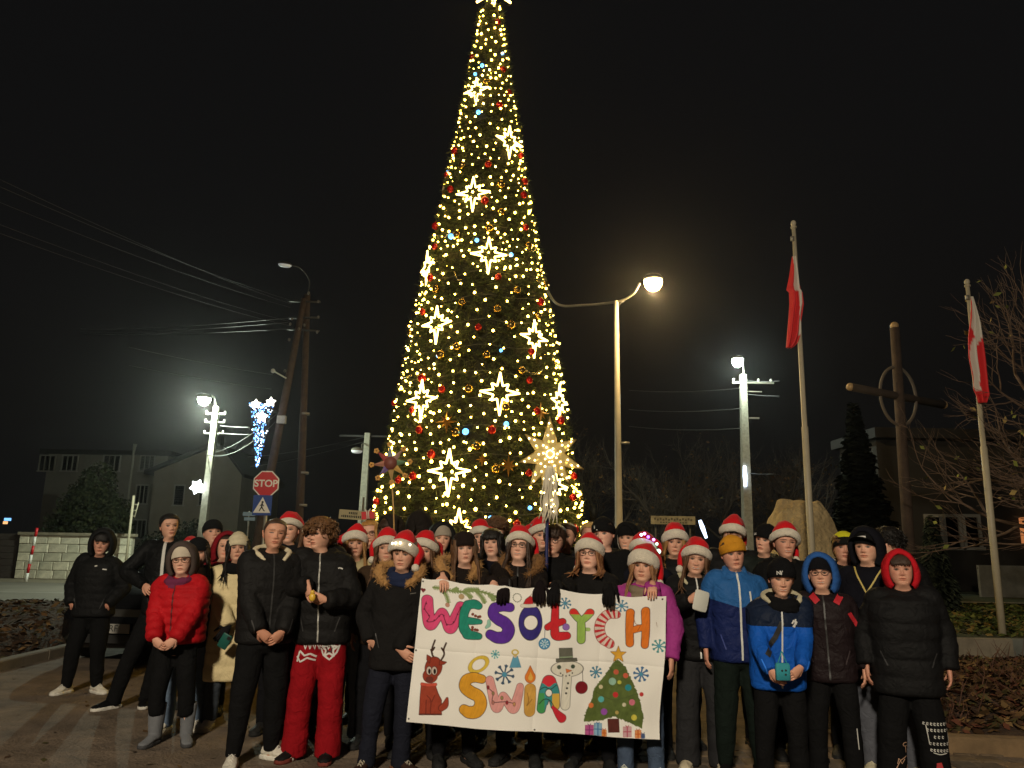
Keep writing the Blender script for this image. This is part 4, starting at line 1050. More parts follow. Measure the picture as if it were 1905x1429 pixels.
def ik(Sh, Wt, l1, l2, pole):
    d = Wt - Sh; L_ = np.linalg.norm(d); mx = (l1 + l2) * .985
    if L_ > mx: d = d / L_ * mx; Wt = Sh + d; L_ = mx
    L_ = max(L_, abs(l1 - l2) + .02); u = d / (np.linalg.norm(d) + 1e-9)
    a = (l1 * l1 - l2 * l2 + L_ * L_) / (2 * L_); h = math.sqrt(max(l1 * l1 - a * a, 0))
    n = pole - u * np.dot(pole, u); n /= np.linalg.norm(n) + 1e-9
    return Sh + u * a + n * h, Wt

def add_hand(mb, W, d, n, side, curl=.35, sc_=1.0, c=None, fr=1.0):
    d = np.array(d, float); d /= np.linalg.norm(d); n = np.array(n, float); n -= d * np.dot(n, d); n /= np.linalg.norm(n) + 1e-9
    l = np.cross(d, n); l *= side                      # thumb side = +l
    q = sc_
    th = np.linspace(0, 2 * np.pi, 10, endpoint=False)
    def ring(o, a, b): return np.array([o + l * math.cos(x) * a + n * math.sin(x) * b for x in th])
    mb.loft([ring(W - d * .025 * q, .024 * q, .020 * q), ring(W, .026 * q, .020 * q), ring(W + d * .03 * q, .034 * q, .019 * q), ring(W + d * .06 * q, .041 * q, .017 * q), ring(W + d * .088 * q, .040 * q, .014 * q), ring(W + d * .098 * q, .034 * q, .008 * q)], c=c)
    for k, (o, L_) in enumerate(((.030, .070), (.011, .079), (-.010, .074), (-.029, .058))):
        base = W + d * .086 * q + l * o * q; cur = d + l * o * 1.2; cur /= np.linalg.norm(cur)
        pts = [base - d * .012 * q]; pos = base; pts.append(pos)
        ang = 0
        for sgm, bend in ((.42, .55), (.32, .85), (.26, .65)):
            ang = bend * curl * (1.0 + .12 * k)
            cur = cur * math.cos(ang) + n * math.sin(ang) * 1.0; cur = cur / np.linalg.norm(cur)
            pos = pos + cur * L_ * sgm * q; pts.append(pos)
        mb.tube(pts, np.array([.0095, .0095, .009, .008, .006]) * q * fr, 6, c=c)
    b0 = W + d * .022 * q + l * .026 * q; td = d * .55 + l * .75 + n * .35; td /= np.linalg.norm(td)
    p1 = b0 + td * .034 * q; td2 = d * .85 + l * .25 + n * (.25 + curl * .5); td2 /= np.linalg.norm(td2); p2 = p1 + td2 * .030 * q; p3 = p2 + (td2 + n * curl * .4) * .022 * q
    mb.tube([b0 - td * .012 * q, b0, p1, p2, p3], np.array([.012, .0125, .011, .0095, .006]) * q, 6, c=c)

def cloth(name, col, kind='plain', col2=None, z0=None, slope=0.0):
    nm = 'cloth_%s' % name
    if nm in _mats: return _mats[nm]
    R_ = {'puffer': .68, 'plain': .9, 'denim': .85, 'knit': .95, 'fleece': .95, 'shell': .55}[kind]
    B_ = {'puffer': (.25, 38), 'plain': (.3, 90), 'denim': (.35, 160), 'knit': (.8, 110), 'fleece': (.5, 120), 'shell': (.3, 50)}[kind]
    m = mat(nm, col, R_, var=.14, vscale=9, bump=B_[0], bscale=B_[1], bdist=.006, sheen=.08 if (kind == 'fleece' and max(col) > .1) else 0.0, spec=.13 if kind == 'puffer' else .08, bump2={'puffer': (.55, 16, .02), 'plain': (.6, 11, .03), 'shell': (.7, 12, .03), 'denim': (.6, 14, .025)}.get(kind))
    if z0 is not None:
        n = m.node_tree.nodes; L = m.node_tree.links; b = n['Principled BSDF']
        old = b.inputs['Base Color'].links[0].from_socket
        tc = n.new('ShaderNodeTexCoord'); sp = n.new('ShaderNodeSeparateXYZ'); L.new(tc.outputs['Object'], sp.inputs[0])
        ab = n.new('ShaderNodeMath'); ab.operation = 'ABSOLUTE'; L.new(sp.outputs[0], ab.inputs[0])
        ml = n.new('ShaderNodeMath'); ml.operation = 'MULTIPLY_ADD'; ml.inputs[1].default_value = slope; L.new(ab.outputs[0], ml.inputs[0]); L.new(sp.outputs[2], ml.inputs[2])
        gt = n.new('ShaderNodeMath'); gt.operation = 'GREATER_THAN'; gt.inputs[1].default_value = z0; L.new(ml.outputs[0], gt.inputs[0])
        mx = n.new('ShaderNodeMix'); mx.data_type = 'RGBA'; L.new(gt.outputs[0], mx.inputs[0]); L.new(old, mx.inputs[6]); mx.inputs[7].default_value = (*col2, 1)
        L.new(mx.outputs[2], b.inputs['Base Color'])
    return m

def finalize(o, voxel, wr=.006, wscale=(9, 9, 14), seed=1, smooth=2):
    FINAL.append((o, voxel, wr, wscale, seed, smooth))
    md = o.modifiers.new('r', 'REMESH'); md.mode = 'VOXEL'; md.voxel_size = voxel; md.use_smooth_shade = True
    if smooth:
        s_ = o.modifiers.new('s', 'SMOOTH'); s_.factor = .5; s_.iterations = smooth
def run_finalize():
    bpy.context.view_layer.update()
    dg = bpy.context.evaluated_depsgraph_get()
    for (o, voxel, wr, ws, seed, smooth) in FINAL:
        me = bpy.data.meshes.new_from_object(o.evaluated_get(dg))
        if len(me.vertices) == 0: continue
        n = len(me.vertices); co = np.empty(n * 3, np.float32); me.vertices.foreach_get('co', co); co = co.reshape(-1, 3).astype(float)
        nr = np.empty(n * 3, np.float32); me.vertex_normals.foreach_get('vector', nr); nr = nr.reshape(-1, 3)
        if wr > 0:
            a = fbm(co * np.array(ws) + seed * 7.3, seed, 2); a = np.abs(a - .37) * 2.2
            b = fbm(co * 5.0 + seed * 3.1, seed + 9, 2) - .37
            co = co + nr * ((.35 - a) * wr + b * wr * 1.6)[:, None]
        me.vertices.foreach_set('co', co.astype(np.float32).ravel())
        old = o.data
        m0 = old.materials[0]; me.materials.clear(); me.materials.append(m0)
        me.polygons.foreach_set('use_smooth', [True] * len(me.polygons))
        o.modifiers.clear(); o.data = me; me.name = o.name; me.update()
    for f in DECALS: f()

def decal(parent, name, targets, strokes, width, m, off=.0035, thick=.002, seg=.012, from_back=False):
    """ribbons laid on the front of a garment (zips, prints, badges): strokes in the wearer's x,z"""
    def go():
        trees = []
        for o in targets:
            me = o.data; trees.append(BVHTree.FromPolygons([v.co[:] for v in me.vertices], [p.vertices[:] for p in me.polygons]))
        mb = MB()
        for st in strokes:
            st = np.array(st, float); w_ = width
            d = np.linalg.norm(np.diff(st, axis=0), axis=1); s_ = np.concatenate([[0], np.cumsum(d)]); n = max(2, int(s_[-1] / seg) + 1)
            tt = np.linspace(0, s_[-1], n); x = np.interp(tt, s_, st[:, 0]); z = np.interp(tt, s_, st[:, 1])
            dx = np.gradient(x); dz = np.gradient(z); L_ = np.sqrt(dx * dx + dz * dz) + 1e-9; nx, nz = -dz / L_, dx / L_
            a = []; b = []
            for i in range(n):
                rowp = []
                for sg in (-1, 1):
                    xx = x[i] + sg * nx[i] * w_ / 2; zz_ = z[i] + sg * nz[i] * w_ / 2; best = None
                    for tr in trees:
                        h = tr.ray_cast(Vector((xx, -1.2, zz_)), Vector((0, 1, 0)))
                        if h[0] is not None and (best is None or h[0].y < best.y): best = h[0]
                    rowp.append(best)
                if None in rowp: 
                    if len(a) > 1: ribbon(mb, a, b, off, thick)
                    a, b = [], []; continue
                a.append(rowp[0][:]); b.append(rowp[1][:])
            if len(a) > 1: ribbon(mb, a, b, off, thick)
        if mb.n: mb.obj(name, m, parent, smooth=False)
    DECALS.append(go)
def ribbon(mb, a, b, off, thick):
    a = np.array(a); b = np.array(b)
    mid = (a[:, 1] + b[:, 1]) / 2
    o = np.array([0, -1, 0]) 
    a = a + o * off; b = b + o * off
    rings = [np.array([a[i], b[i], b[i] + [0, thick, 0], a[i] + [0, thick, 0]]) for i in range(len(a))]
    mb.loft(rings)

PEOPLE = {}
def person(key, label, chin, d, yaw=None, hyaw=0, hpitch=0, hroll=0, g=1.0, hh=.232, skin=0, jacket=None, pants=None, shoes=None, hat=None, hair=None,
           glasses=None, scarf=None, armL='down', armR='down', gloves=None, feet=None, smile=.0, detail=1, lean=0.0, browc=None, sw=None, hidden_feet=False, fur=None, hoodback=None, eyes=1.0):
    seed = sum(ord(ch) * (i + 3) for i, ch in enumerate(key)) % 997
    r = np.random.default_rng(seed)
    if not lean: lean = float(np.clip(r.normal(0, .03), -.05, .05))
    c0 = at(chin[0], chin[1], d); cz = c0.z; H = cz + hh; s = H / 1.75
    th = RAD(yaw) if yaw is not None else -math.atan2(c0.x, d) * .75 + RAD(float(np.clip(r.normal(0, 9), -16, 16)))
    t = thing('person', label, 'person', (c0.x - lean, d, 0), th, group='people posing for the group photo')
    k_ = hh / .225
    Rth = np.array(Matrix.Rotation(-th, 3, 'Z'))
    def to_local(v): return Rth @ (np.array(v) - np.array([c0.x - lean, d, 0]))
    lean_l = Rth @ np.array([lean, 0, 0])
    if not hroll: hroll = float(r.normal(0, 4.5))
    hyaw = hyaw + float(r.normal(0, 5)); hpitch = hpitch + float(r.normal(0, 3))
    if not smile: smile = float(np.clip(r.normal(.12, .18), -.1, .45))
    Rh = rotm(RAD(hpitch), RAD(hroll), RAD(hyaw)); piv = np.array([lean_l[0], .015 + lean_l[1], cz])
    def headT(P):
        P = np.asarray(P, float) * k_; return (P - [0, .015, 0]) @ Rh.T + piv
    # ---- body : one continuous skin surface from crown to crotch
    K = 64 if detail else 44
    u = np.linspace(-1, 1, K, endpoint=False); phi = np.pi * np.sign(u) * np.abs(u) ** 1.42
    ts = np.concatenate([np.linspace(1, .68, 12), np.linspace(.67, .10, 54 if detail else 34), np.linspace(.085, -.30, 12)])
    rings = []; cols = []
    jit = r.normal(0, 1, 10); jw = 1 + .035 * jit[0]; es = .0325 + .0015 * jit[1]; nz = 1 + .16 * jit[2]; mw = 1 + .10 * jit[3]; bh_ = .008 * jit[4]; nl = .010 * jit[5]; chn = 1 + .05 * jit[6]
    base = SKIN[skin % 4] * (1 + .05 * jit[7]); lipc = np.clip(base * [.90, .64, .62], 0, 1); brow = np.array(browc if browc is not None else (.06, .04, .028))
    for t_ in ts:
        tt = np.full(K, t_); P = head_pt(phi, tt); P[:, 0] *= 1 + (jw - 1) * np.interp(t_, [0, .3, .6], [1.6, 1, .2]); x = P[:, 0] * 1.0; fr = np.clip(np.cos(phi), 0, 1) ** .5
        npf = np.interp(t_ + nl, [.30, .325, .36, .42, .55, .62], [0, .55, 1, .72, .22, 0])
        y = -.0205 * nz * G(x, 0, .0088 + .004 * np.interp(t_, [.3, .4], [1, 0])) * npf
        y += -.009 * (G(x, .0135, .006) + G(x, -.0135, .006)) * G(t_, .352, .03)
        y += .0115 * (G(x, .032, .017) + G(x, -.032, .017)) * G(t_, .525, .055)
        y += -.0060 * (G(x, .0315, .012) + G(x, -.0315, .012)) * G(t_, .515, .030)
        y += -.004 * (G(x, .030, .022) + G(x, -.030, .022)) * G(t_, .605, .03)
        y += -.005 * (G(x, .043, .018) + G(x, -.043, .018)) * G(t_, .40, .08)
        ml = .212 + smile * (x / .026) ** 2 * .03
        y += -.0065 * G(x, 0, .024) * (G(t_, ml + .022, .016) + 1.1 * G(t_, ml - .024, .018)) + .0065 * G(x, 0, .022) * G(t_, ml, .009)
        y += .004 * G(x, 0, .02) * G(t_, .135, .025) - .004 * G(x, 0, .018) * G(t_, .07, .04)
        y += .003 * G(x, 0, .006) * G(t_, .285, .025)
        P[:, 1] += y * fr
        col = np.tile(base, (K, 1)) * (1 + .10 * (vnoise(P * 60 + seed, 3) - .5))[:, None]
        red = .5 * (G(x, .045, .022) + G(x, -.045, .022)) * G(t_, .40, .10) * fr + .5 * G(x, 0, .014) * G(t_, .36, .06) * fr
        col = col * (1 - red[:, None] * [.06, .28, .26])
        lw = (np.abs(x) < .0245 * mw) & (np.abs(t_ - ml) < .040 * (1 - (x / (.026 * mw)) ** 2).clip(0) ** .6) & (np.cos(phi) > 0)
        col[lw] = lipc
        mo = (np.abs(x) < .021 * mw) & (np.abs(t_ - ml) < (.007 if smile < .5 else .015)) & (np.cos(phi) > 0); col[mo] = lipc * .35 if smile < .5 else np.array([.42, .38, .33])
        for sx in (-1, 1):
            ex = (x - sx * es) / .0160; et = (t_ - .505) / (.032 * eyes)
            ins = (ex * ex + et * et < 1) & (np.cos(phi) > 0); col[ins] = base * .42
            ir = (((x - sx * es) / .0078) ** 2 + ((t_ - .508) / .034) ** 2 < 1) & ins; col[ir] = (.022, .016, .012)
            lid = (ex * ex < 1.25) & (np.abs(t_ - .505 - .036 * eyes * np.sqrt(np.clip(1 - ex * ex * .8, 0, 1))) < .011) & (np.cos(phi) > 0); col[lid] = brow * .5 + base * .12
            bw = (np.abs(x - sx * .033) < .020) & (np.abs(t_ - .612 - bh_ + .5 * np.abs(x - sx * .026)) < .0135) & (np.cos(phi) > 0); col[bw] = base * .45 + brow * .55
        rings.append(headT(P)); cols.append(col)
    # neck and torso rows, in body space
    nb = cz - .038 * s
    for (dz, a, b) in ((-.080, .060, .062), (-.100, .075, .07), (-.125, .12, .08), (-.16, .155, .09), (-.30, .15, .10), (-.45, .13, .095), (-.62, .145, .10), (-.72, .10, .08)):
        f_ = np.clip((-dz - .06) / .1, 0, 1); P = np.stack([a * s * np.sin(phi), -b * s * np.cos(phi), np.full(K, cz + dz * s)], 1)
        P[:, :2] += lean_l[:2] * (1 - f_); rings.append(P); cols.append(np.tile(base, (K, 1)))
    body = MB(); body.loft(rings, c=np.concatenate(cols))
    for sx in (-1, 1):      # ears
        er = []
        for q in np.linspace(0, 1, 7):
            a_ = .0125 * math.sin(math.pi * min(.97, q * .9 + .08)) + .002; tz = .335 + .26 * q
            th8 = np.linspace(0, 2 * np.pi, 8, endpoint=False); w_, _, _ = head_dims(tz)
            er.append(headT(np.stack([sx * (w_ + .004 + .006 * np.cos(th8) + .004 * q), .018 + a_ * np.sin(th8) + .004 * q, np.full(8, tz * .225)], 1)))
        body.loft(er, c=base * [.97, .86, .84])
    # ---- limbs
    zs = cz - .098 * s; swd = (sw or .155) * s * (0.93 + .07 * g); l1, l2 = .285 * s, .255 * s
    arms = {}; sht = float(np.clip(r.normal(0, .010), -.018, .018))
    for sx, spec in ((-1, armL), (1, armR)):
        Sh = np.array([sx * swd + lean_l[0] * .75, .0, zs + sx * sht])
        o = dict(d=None, n=None, curl=.35, pole=(sx * .75, .65, -.2))
        if isinstance(spec, dict): o.update(spec); kind = spec.get('k', 'w')
        else: kind = spec
        if kind == 'down': Wt = np.array([sx * (swd + .085 * g), -.03, zs - .50 * s]); o['d'] = o['d'] or (0, -.12, -1); o['n'] = o['n'] or (-sx, .1, 0)
        elif kind == 'pocket': Wt = np.array([sx * .185 * g * s, -.10 * g, .555 * H]); o['d'] = o['d'] or (-sx * .75, .35, -.55); o['n'] = (0, 1, 0)
        elif kind == 'clasp': Wt = np.array([sx * .085, -.225 * g, o.get('z', .535) * H]); o['d'] = o['d'] or (-sx * .72, -.12, -.62); o['n'] = o['n'] or (-sx * .2, 1, .2); o['curl'] = .75
        elif kind == 'hold': Wt = np.array([sx * .10, -.25 * g, o.get('z', .64) * H]); o['d'] = o['d'] or (-sx * .65, -.35, .25); o['n'] = o['n'] or (-sx * .5, .8, .1); o['curl'] = .8
        elif kind == 'back': Wt = np.array([sx * .12, .2, .56 * H]); o['d'] = (-sx, 0, -.2); o['n'] = (0, -1, 0)
        elif kind == 'hip': Wt = np.array([sx * .22 * g, -.04, .60 * H]); o['d'] = (-sx * .5, -.3, -.8); o['n'] = (-sx, 0, 0); o['pole'] = (sx * 1, .15, 0)
        else: Wt = to_local(at(*o['px']))
        El, Wt = ik(Sh, np.array(Wt, float), l1, l2, np.array(o['pole'], float))
        dd = o['d'] if o['d'] is not None else (Wt - El); nn = o['n'] if o['n'] is not None else (0, 1, 0)
        arms[sx] = (Sh, El, Wt, np.array(dd, float), np.array(nn, float), o['curl'])
    for sx, (Sh, El, Wt, dd, nn, cu) in arms.items():
        body.tube([Sh, (Sh + El) / 2, El, (El + Wt) / 2, Wt], np.array([.05, .045, .038, .034, .026]) * s, 8, c=base)
        if gloves is None: add_hand(body, Wt, dd, nn, sx, cu, .94 * (s ** .5), c=np.clip(base * [1.0, .92, .9], 0, 1))
    ft = feet or ((-.105 - .03 * r.random(), -.05 * r.random(), .1 + .35 * r.random() - .45), (.105 + .03 * r.random(), -.05 * r.random(), .12 + .25 * r.random()))
    legs = []
    for sx, (fx, fy, fa) in zip((-1, 1), ft):
        hip = np.array([sx * .085 * s, .0, .485 * H]); an = np.array([fx * s ** .5, fy + .02, .075 * s]); kn = (hip + an) / 2 + np.array([sx * .01, -.03, .01]); legs.append((hip, kn, an, fa))
        body.tube([hip, (hip + kn) / 2, kn, (kn + an) / 2, an, an - [0, 0, .05]], np.array([.075, .062, .048, .046, .034, .034]) * s, 8, c=base)
    body.obj('body', m_skin, t, col=True)
    if gloves is not None:
        for sx, (Sh, El, Wt, dd, nn, cu) in arms.items():
            gm = MB(); add_hand(gm, Wt, dd, nn, sx, cu, 1.1 * s ** .5, fr=1.4)
            gm.obj('glove', cloth('glove_%d' % (hash(tuple(round(x, 3) for x in gloves)) % 9999), gloves, 'knit'), t)
    vox = .0105 if detail else .016
    # ---- jacket
    J = dict(kind='puffer', col=(.0085, .0082, .0085), hem=.47, name='black_puffer', zip=None, collar=.014, pitch=.082, col2=None, z0=None, slope=0, flare=1.0, amp=.009); J.update(jacket or {})
    jm = cloth(J['name'], J['col'], 'puffer' if J['kind'] == 'puffer' else J['kind'], J['col2'], None if J['z0'] is None else J['z0'] * H, J['slope'])
    puf = J['kind'] == 'puffer'; gg = g * (1.06 if puf else .99)
    zh = J['hem'] * H
    zk = [zh, zh + .015, max(zh + .03, .60 * H), .73 * H, zs - .01, zs + .040 * s, zs + .066 * s, nb + .014, nb + .014 + J['collar']]
    ak = [.180 * J['flare'], .192 * J['flare'], .186, .200, .198, .165, .125, .086, .080]
    bk = [.135 * J['flare'], .148 * J['flare'], .146, .152, .128, .100, .088, .082, .080]
    jb = MB(); ring_z = np.arange(zk[0], zk[-1] + .006, .012)
    rg = []
    for z_ in ring_z:
        a_ = np.interp(z_, zk, ak) * s ** .9 * gg; b_ = np.interp(z_, zk, bk) * s ** .9 * gg
        if z_ > nb: a_ = max(a_, .072 * k_ + .006); b_ = max(b_, .074)
        if puf and z_ < zs + .04: q_ = abs(math.sin(math.pi * (z_ - zh) / J['pitch'])) ** .6; a_ += J['amp'] * q_ - .006; b_ += J['amp'] * 1.15 * q_ - .006
        fl = np.clip((z_ - zs) / .15, 0, 1)
        E_ = ellipse_ring(z_, a_, b_, 28, yc=.008 + lean_l[1] * fl - .012 * fl, xc=lean_l[0] * fl, e=2.5)
        dip = np.clip((z_ - (nb - .05)) / .06, 0, 1.3); E_[:, 2] -= .030 * dip * np.clip(-E_[:, 1] / .08, -.4, 1)
        rg.append(E_)
    jb.loft(rg)
    sr = np.array([.070, .080, .071, .064, .062, .056, .047]) * s ** .8 * (1.12 if puf else .95) * (.6 + .4 * g)
    for sx, (Sh, El, Wt, dd, nn, cu) in arms.items():
        key_p = [Sh - np.array([sx * .06, 0, .01]), Sh + np.array([sx * .005, 0, .0]), Sh * .5 + El * .5, El, El * .55 + Wt * .45, Wt + (Wt - El) * .05]
        P = spline(key_p, 9); dl = np.concatenate([[0], np.cumsum(np.linalg.norm(np.diff(P, axis=0), axis=1))])
        tt = np.arange(0, dl[-1], .011); P2 = np.stack([np.interp(tt, dl, P[:, i]) for i in range(3)], 1)
        rd = np.interp(tt / dl[-1], [0, .15, .4, .6, .78, .95, 1], sr)
        if puf: rd = rd + J['amp'] * .9 * np.abs(np.sin(np.pi * tt / J['pitch'])) ** .6 - .005
        jb.tube(P2, rd, 14)
    if hoodback is not None and hoodback is True:
        jb.ball((0, .115 * gg, nb - .005), (.135, .07, .085), 16, 10)
    jo = jb.obj('jacket', jm, t)
    finalize(jo, vox, .011 if puf else .016, (7, 7, 14) if puf else (6, 6, 9), seed, 2)
    if detail and J['hem'] < .52 and key not in ('P3', 'P7'):
        pc = tuple(min(1, x * 2.6 + .012) for x in J['col'])
        for sx in (-1, 1): decal(t, 'pocket', [jo], [[(sx * .135 * gg, .585 * H), (sx * .105 * gg, .525 * H)]], .008, mat('pocket_%s' % J['name'], pc, .6))
    if J['zip'] is not None:
        decal(t, 'zip', [jo], [[(lean_l[0], nb + .03), (lean_l[0] * .5, zs), (0, zh + .02)]], J.get('zipw', .011), J['zip'])
    if hoodback is not None and hoodback is not True:   # hood lying on the back, its lining showing round the neck
        hb = MB(); P = spline([(-.062, -.098, nb - .045), (-.098, -.062, nb - .004), (-.118, .0, nb + .018), (-.08, .085, nb + .04), (0, .115, nb + .045), (.08, .085, nb + .04), (.118, .0, nb + .018), (.098, -.062, nb - .004), (.062, -.098, nb - .045)], 6) * [s ** .5 * gg, s ** .5 * gg, 1] + [lean_l[0], 0, 0]; hb.tube(P, np.concatenate([np.linspace(.012, .032, len(P) // 2), np.linspace(.032, .012, len(P) - len(P) // 2)]), 10)
        ho = hb.obj('hood', cloth('hb_%s' % key, hoodback, 'fleece'), t); finalize(ho, .012, .008, (9, 9, 9), seed + 4, 1)
    if fur is not None:
        fb = MB(); N_ = 520 if detail else 260
        P = spline([(-.07, -.145, nb - .07), (-.135, -.07, nb - .01), (-.14, .03, nb + .045), (-.06, .12, nb + .06), (.06, .12, nb + .06), (.14, .03, nb + .045), (.135, -.07, nb - .01), (.07, -.145, nb - .07)], 8) * [s ** .5 * gg, s ** .5, 1]
        rf_ = np.interp(np.linspace(0, 1, len(P)), [0, .2, .8, 1], [.018, .043, .043, .018]); fb.tube(P, rf_, 8)
        for _ in range(N_ * 7):
            i = r.integers(1, len(P) - 1); v = r.normal(size=3); v /= np.linalg.norm(v); b0 = P[i] + v * rf_[i] * .9 + r.normal(0, .008, 3); e_ = b0 + (v + r.normal(0, .6, 3)) * .017; sd = np.cross(v, r.normal(size=3)); sd /= np.linalg.norm(sd); sd *= .0022
            fb.add([b0 - sd, b0 + sd, e_], [(0, 1, 2)])
        fb.obj('fur_collar', cloth('fur_%s' % key, fur, 'fleece'), t, smooth=False)
    # ---- trousers
    Pn = dict(col=(.0075, .0075, .009), style='slim', name='black_trousers', kind='plain'); Pn.update(pants or {})
    stl = {'slim': (.088, .066, .058, .050), 'straight': (.092, .074, .068, .064), 'wide': (.100, .090, .090, .094), 'jogger': (.094, .078, .066, .048)}[Pn['style']]
    pb_ = MB()
    pb_.loft([ellipse_ring(z_, a_ * s * (.5 + .5 * g), b_ * s * (.5 + .5 * g), 20) for z_, a_, b_ in ((.44 * H, .10, .08), (.465 * H, .155, .112), (.50 * H, .168, .122), (.56 * H, .160, .112), (.60 * H, .150, .105))])
    Sx = dict(col=(.02, .02, .02), sole=(.02, .02, .02), boot=0.0, lace=None); Sx.update(shoes or {})
    for (hip, kn, an, fa) in legs:
        low = an if not Sx['boot'] else an + (kn - an) * ((Sx['boot'] - .13) / (kn[2] - an[2]))
        low = low + np.array([0, 0, {'wide': -.045, 'straight': -.035, 'slim': -.01, 'jogger': -.005}[Pn['style']] * s])
        P = spline([hip + [0, 0, .05], hip * .6 + kn * .4, kn, kn * .5 + an * .5, low], 10); rd = np.interp(np.linspace(0, 1, len(P)), [0, .25, .55, .8, 1], [stl[0], stl[0], stl[1], stl[2], stl[3]]) * s ** .9 * (.6 + .4 * g)
        pb_.tube(P, rd, 14)
    po = pb_.obj('trousers', cloth(Pn['name'], Pn['col'], Pn['kind'], Pn.get('col2'), None if Pn.get('z0') is None else Pn['z0'] * H), t)
    finalize(po, vox * 1.15, .013, (4, 4, 9), seed + 2, 2)
    # ---- shoes
    Sx = dict(col=(.02, .02, .02), sole=(.02, .02, .02), boot=0.0, lace=None); Sx.update(shoes or {})
    for (hip, kn, an, fa), sx in zip(legs, (-1, 1)):
        ca, sa = math.cos(fa), math.sin(fa); q = s ** .6
        def fT(P): P = np.asarray(P, float) * q; return np.stack([P[:, 0] * ca - P[:, 1] * sa + an[0], P[:, 0] * sa + P[:, 1] * ca + an[1], P[:, 2]], 1)
        def srg(y, w_, zb, zt_): return fT([(w_ * math.cos(a_) * (1 if math.sin(a_) < .3 else .82), y, zb + (zt_ - zb) * (.5 + .5 * math.sin(a_))) for a_ in np.linspace(0, 2 * np.pi, 14, endpoint=False)])
        sh = MB(); sh.loft([srg(.075, .020, .035, .065), srg(.065, .034, .022, .092), srg(.03, .040, .02, .112), srg(-.01, .041, .02, .112), srg(-.05, .043, .02, .092), srg(-.09, .047, .02, .074), srg(-.135, .049, .02, .060), srg(-.170, .042, .021, .050), srg(-.190, .022, .024, .040)])
        if Sx['boot']: sh.loft([np.concatenate([fT(ellipse_ring(0, .052, .058, 14) + [0, .012, 0])[:, :2], np.full((14, 1), z_)], 1) for z_ in (.05, .09)] + [np.concatenate([fT(ellipse_ring(0, w_, w_ * 1.06, 14) + [0, .008, 0])[:, :2], np.full((14, 1), z_)], 1) for z_, w_ in ((.15, .058), (.20, .062), (Sx['boot'] * .8, .065), (Sx['boot'], .068))])
        so_ = sh.obj('boot' if Sx['boot'] else 'shoe', cloth('shoe_%s' % key, Sx['col'], 'shell' if not Sx['boot'] else 'fleece'), t)
        if Sx['boot']: finalize(so_, .009, .006, (8, 8, 18), seed + sx, 1)
        sl = MB(); out = [(.032, .078), (.043, .03), (.042, -.03), (.050, -.10), (.048, -.15), (.030, -.188), (0, -.198), (-.030, -.188), (-.048, -.15), (-.050, -.10), (-.042, -.03), (-.043, .03), (-.032, .078), (0, .086)]
        sl.loft([fT([(x_ * e_, y_ * e_, z_) for x_, y_ in out]) for z_, e_ in ((.002, .96), (.006, 1.0), (.028, 1.0), (.032, .95))])
        sl.obj('sole', cloth('sole_%s' % key, Sx['sole'], 'shell'), so_)
        if Sx['lace'] is not None:
            lc = MB()
            for k2 in range(4):
                y_ = -.03 - .022 * k2; zt_ = .107 - .012 * k2
                for e_ in (-1, 1): lc.tube(fT([(-.022 * e_, y_, zt_ - .012), (0, y_ - .008, zt_ + .006), (.022 * e_, y_ - .018, zt_ - .014)]), .0035, 5)
            lc.tube(fT([(-.03, -.02, .10), (-.012, -.03, .118), (0, -.025, .115), (.012, -.03, .118), (.032, -.025, .098)]), .004, 5)
            lc.obj('laces', cloth('lace_%s' % key, Sx['lace'], 'knit'), so_)
    # ---- hair
    if hair:
        hc, style = hair[0], hair[1]; mh = mat('hair_%s' % key, hc, .5, var=.35, vscale=30, bump=.6, bscale=120, spec=.4)
        Kc = 48; ph = np.linspace(-np.pi, np.pi, Kc, endpoint=False); ap = np.abs(ph)
        front = {'short': .80, 'buzz': .82, 'bangs': .645, 'long': .82, 'curly': .70, 'bob': .80, 'fringe': .70}[style]
        tmin = np.interp(ap, [0, .75, 1.15, 1.45, 2.0, np.pi], [front, front - .02, .60, .42, .12, .02] if style not in ('buzz', 'short') else [front, front - .02, .66, .58, .22, .10])
        off = {'buzz': .004, 'short': .013, 'bangs': .014, 'long': .012, 'curly': .022, 'bob': .016, 'fringe': .016}[style]
        rows = []; nr_ = 16
        for k2 in range(nr_):
            tv = tmin + (1.0 - tmin) * (k2 / (nr_ - 1)) ** .9; P = head_pt(ph, tv, off * (.45 if k2 == 0 else 1)); P[:, 2] += off * np.clip((tv - .6) / .4, 0, 1)
            P += (fbm(P * 45 + seed, seed, 2) - .37)[:, None] * .012 * (P / (np.linalg.norm(P, axis=1)[:, None] + 1e-6)); rows.append(headT(P))
        hb = MB(); hb.loft(rows, (False, True))
        def strand(p0, pts, r0, n=1, jit=.012):
            for _ in range(n):
                j0 = r.normal(0, jit, 3); P = [np.array(p0) + j0] + [np.array(p) + j0 * 1.1 + r.normal(0, jit * .7, 3) for p in pts]
                P = spline(P, 4); hb.tube(P, np.linspace(r0, r0 * .25, len(P)), 5)
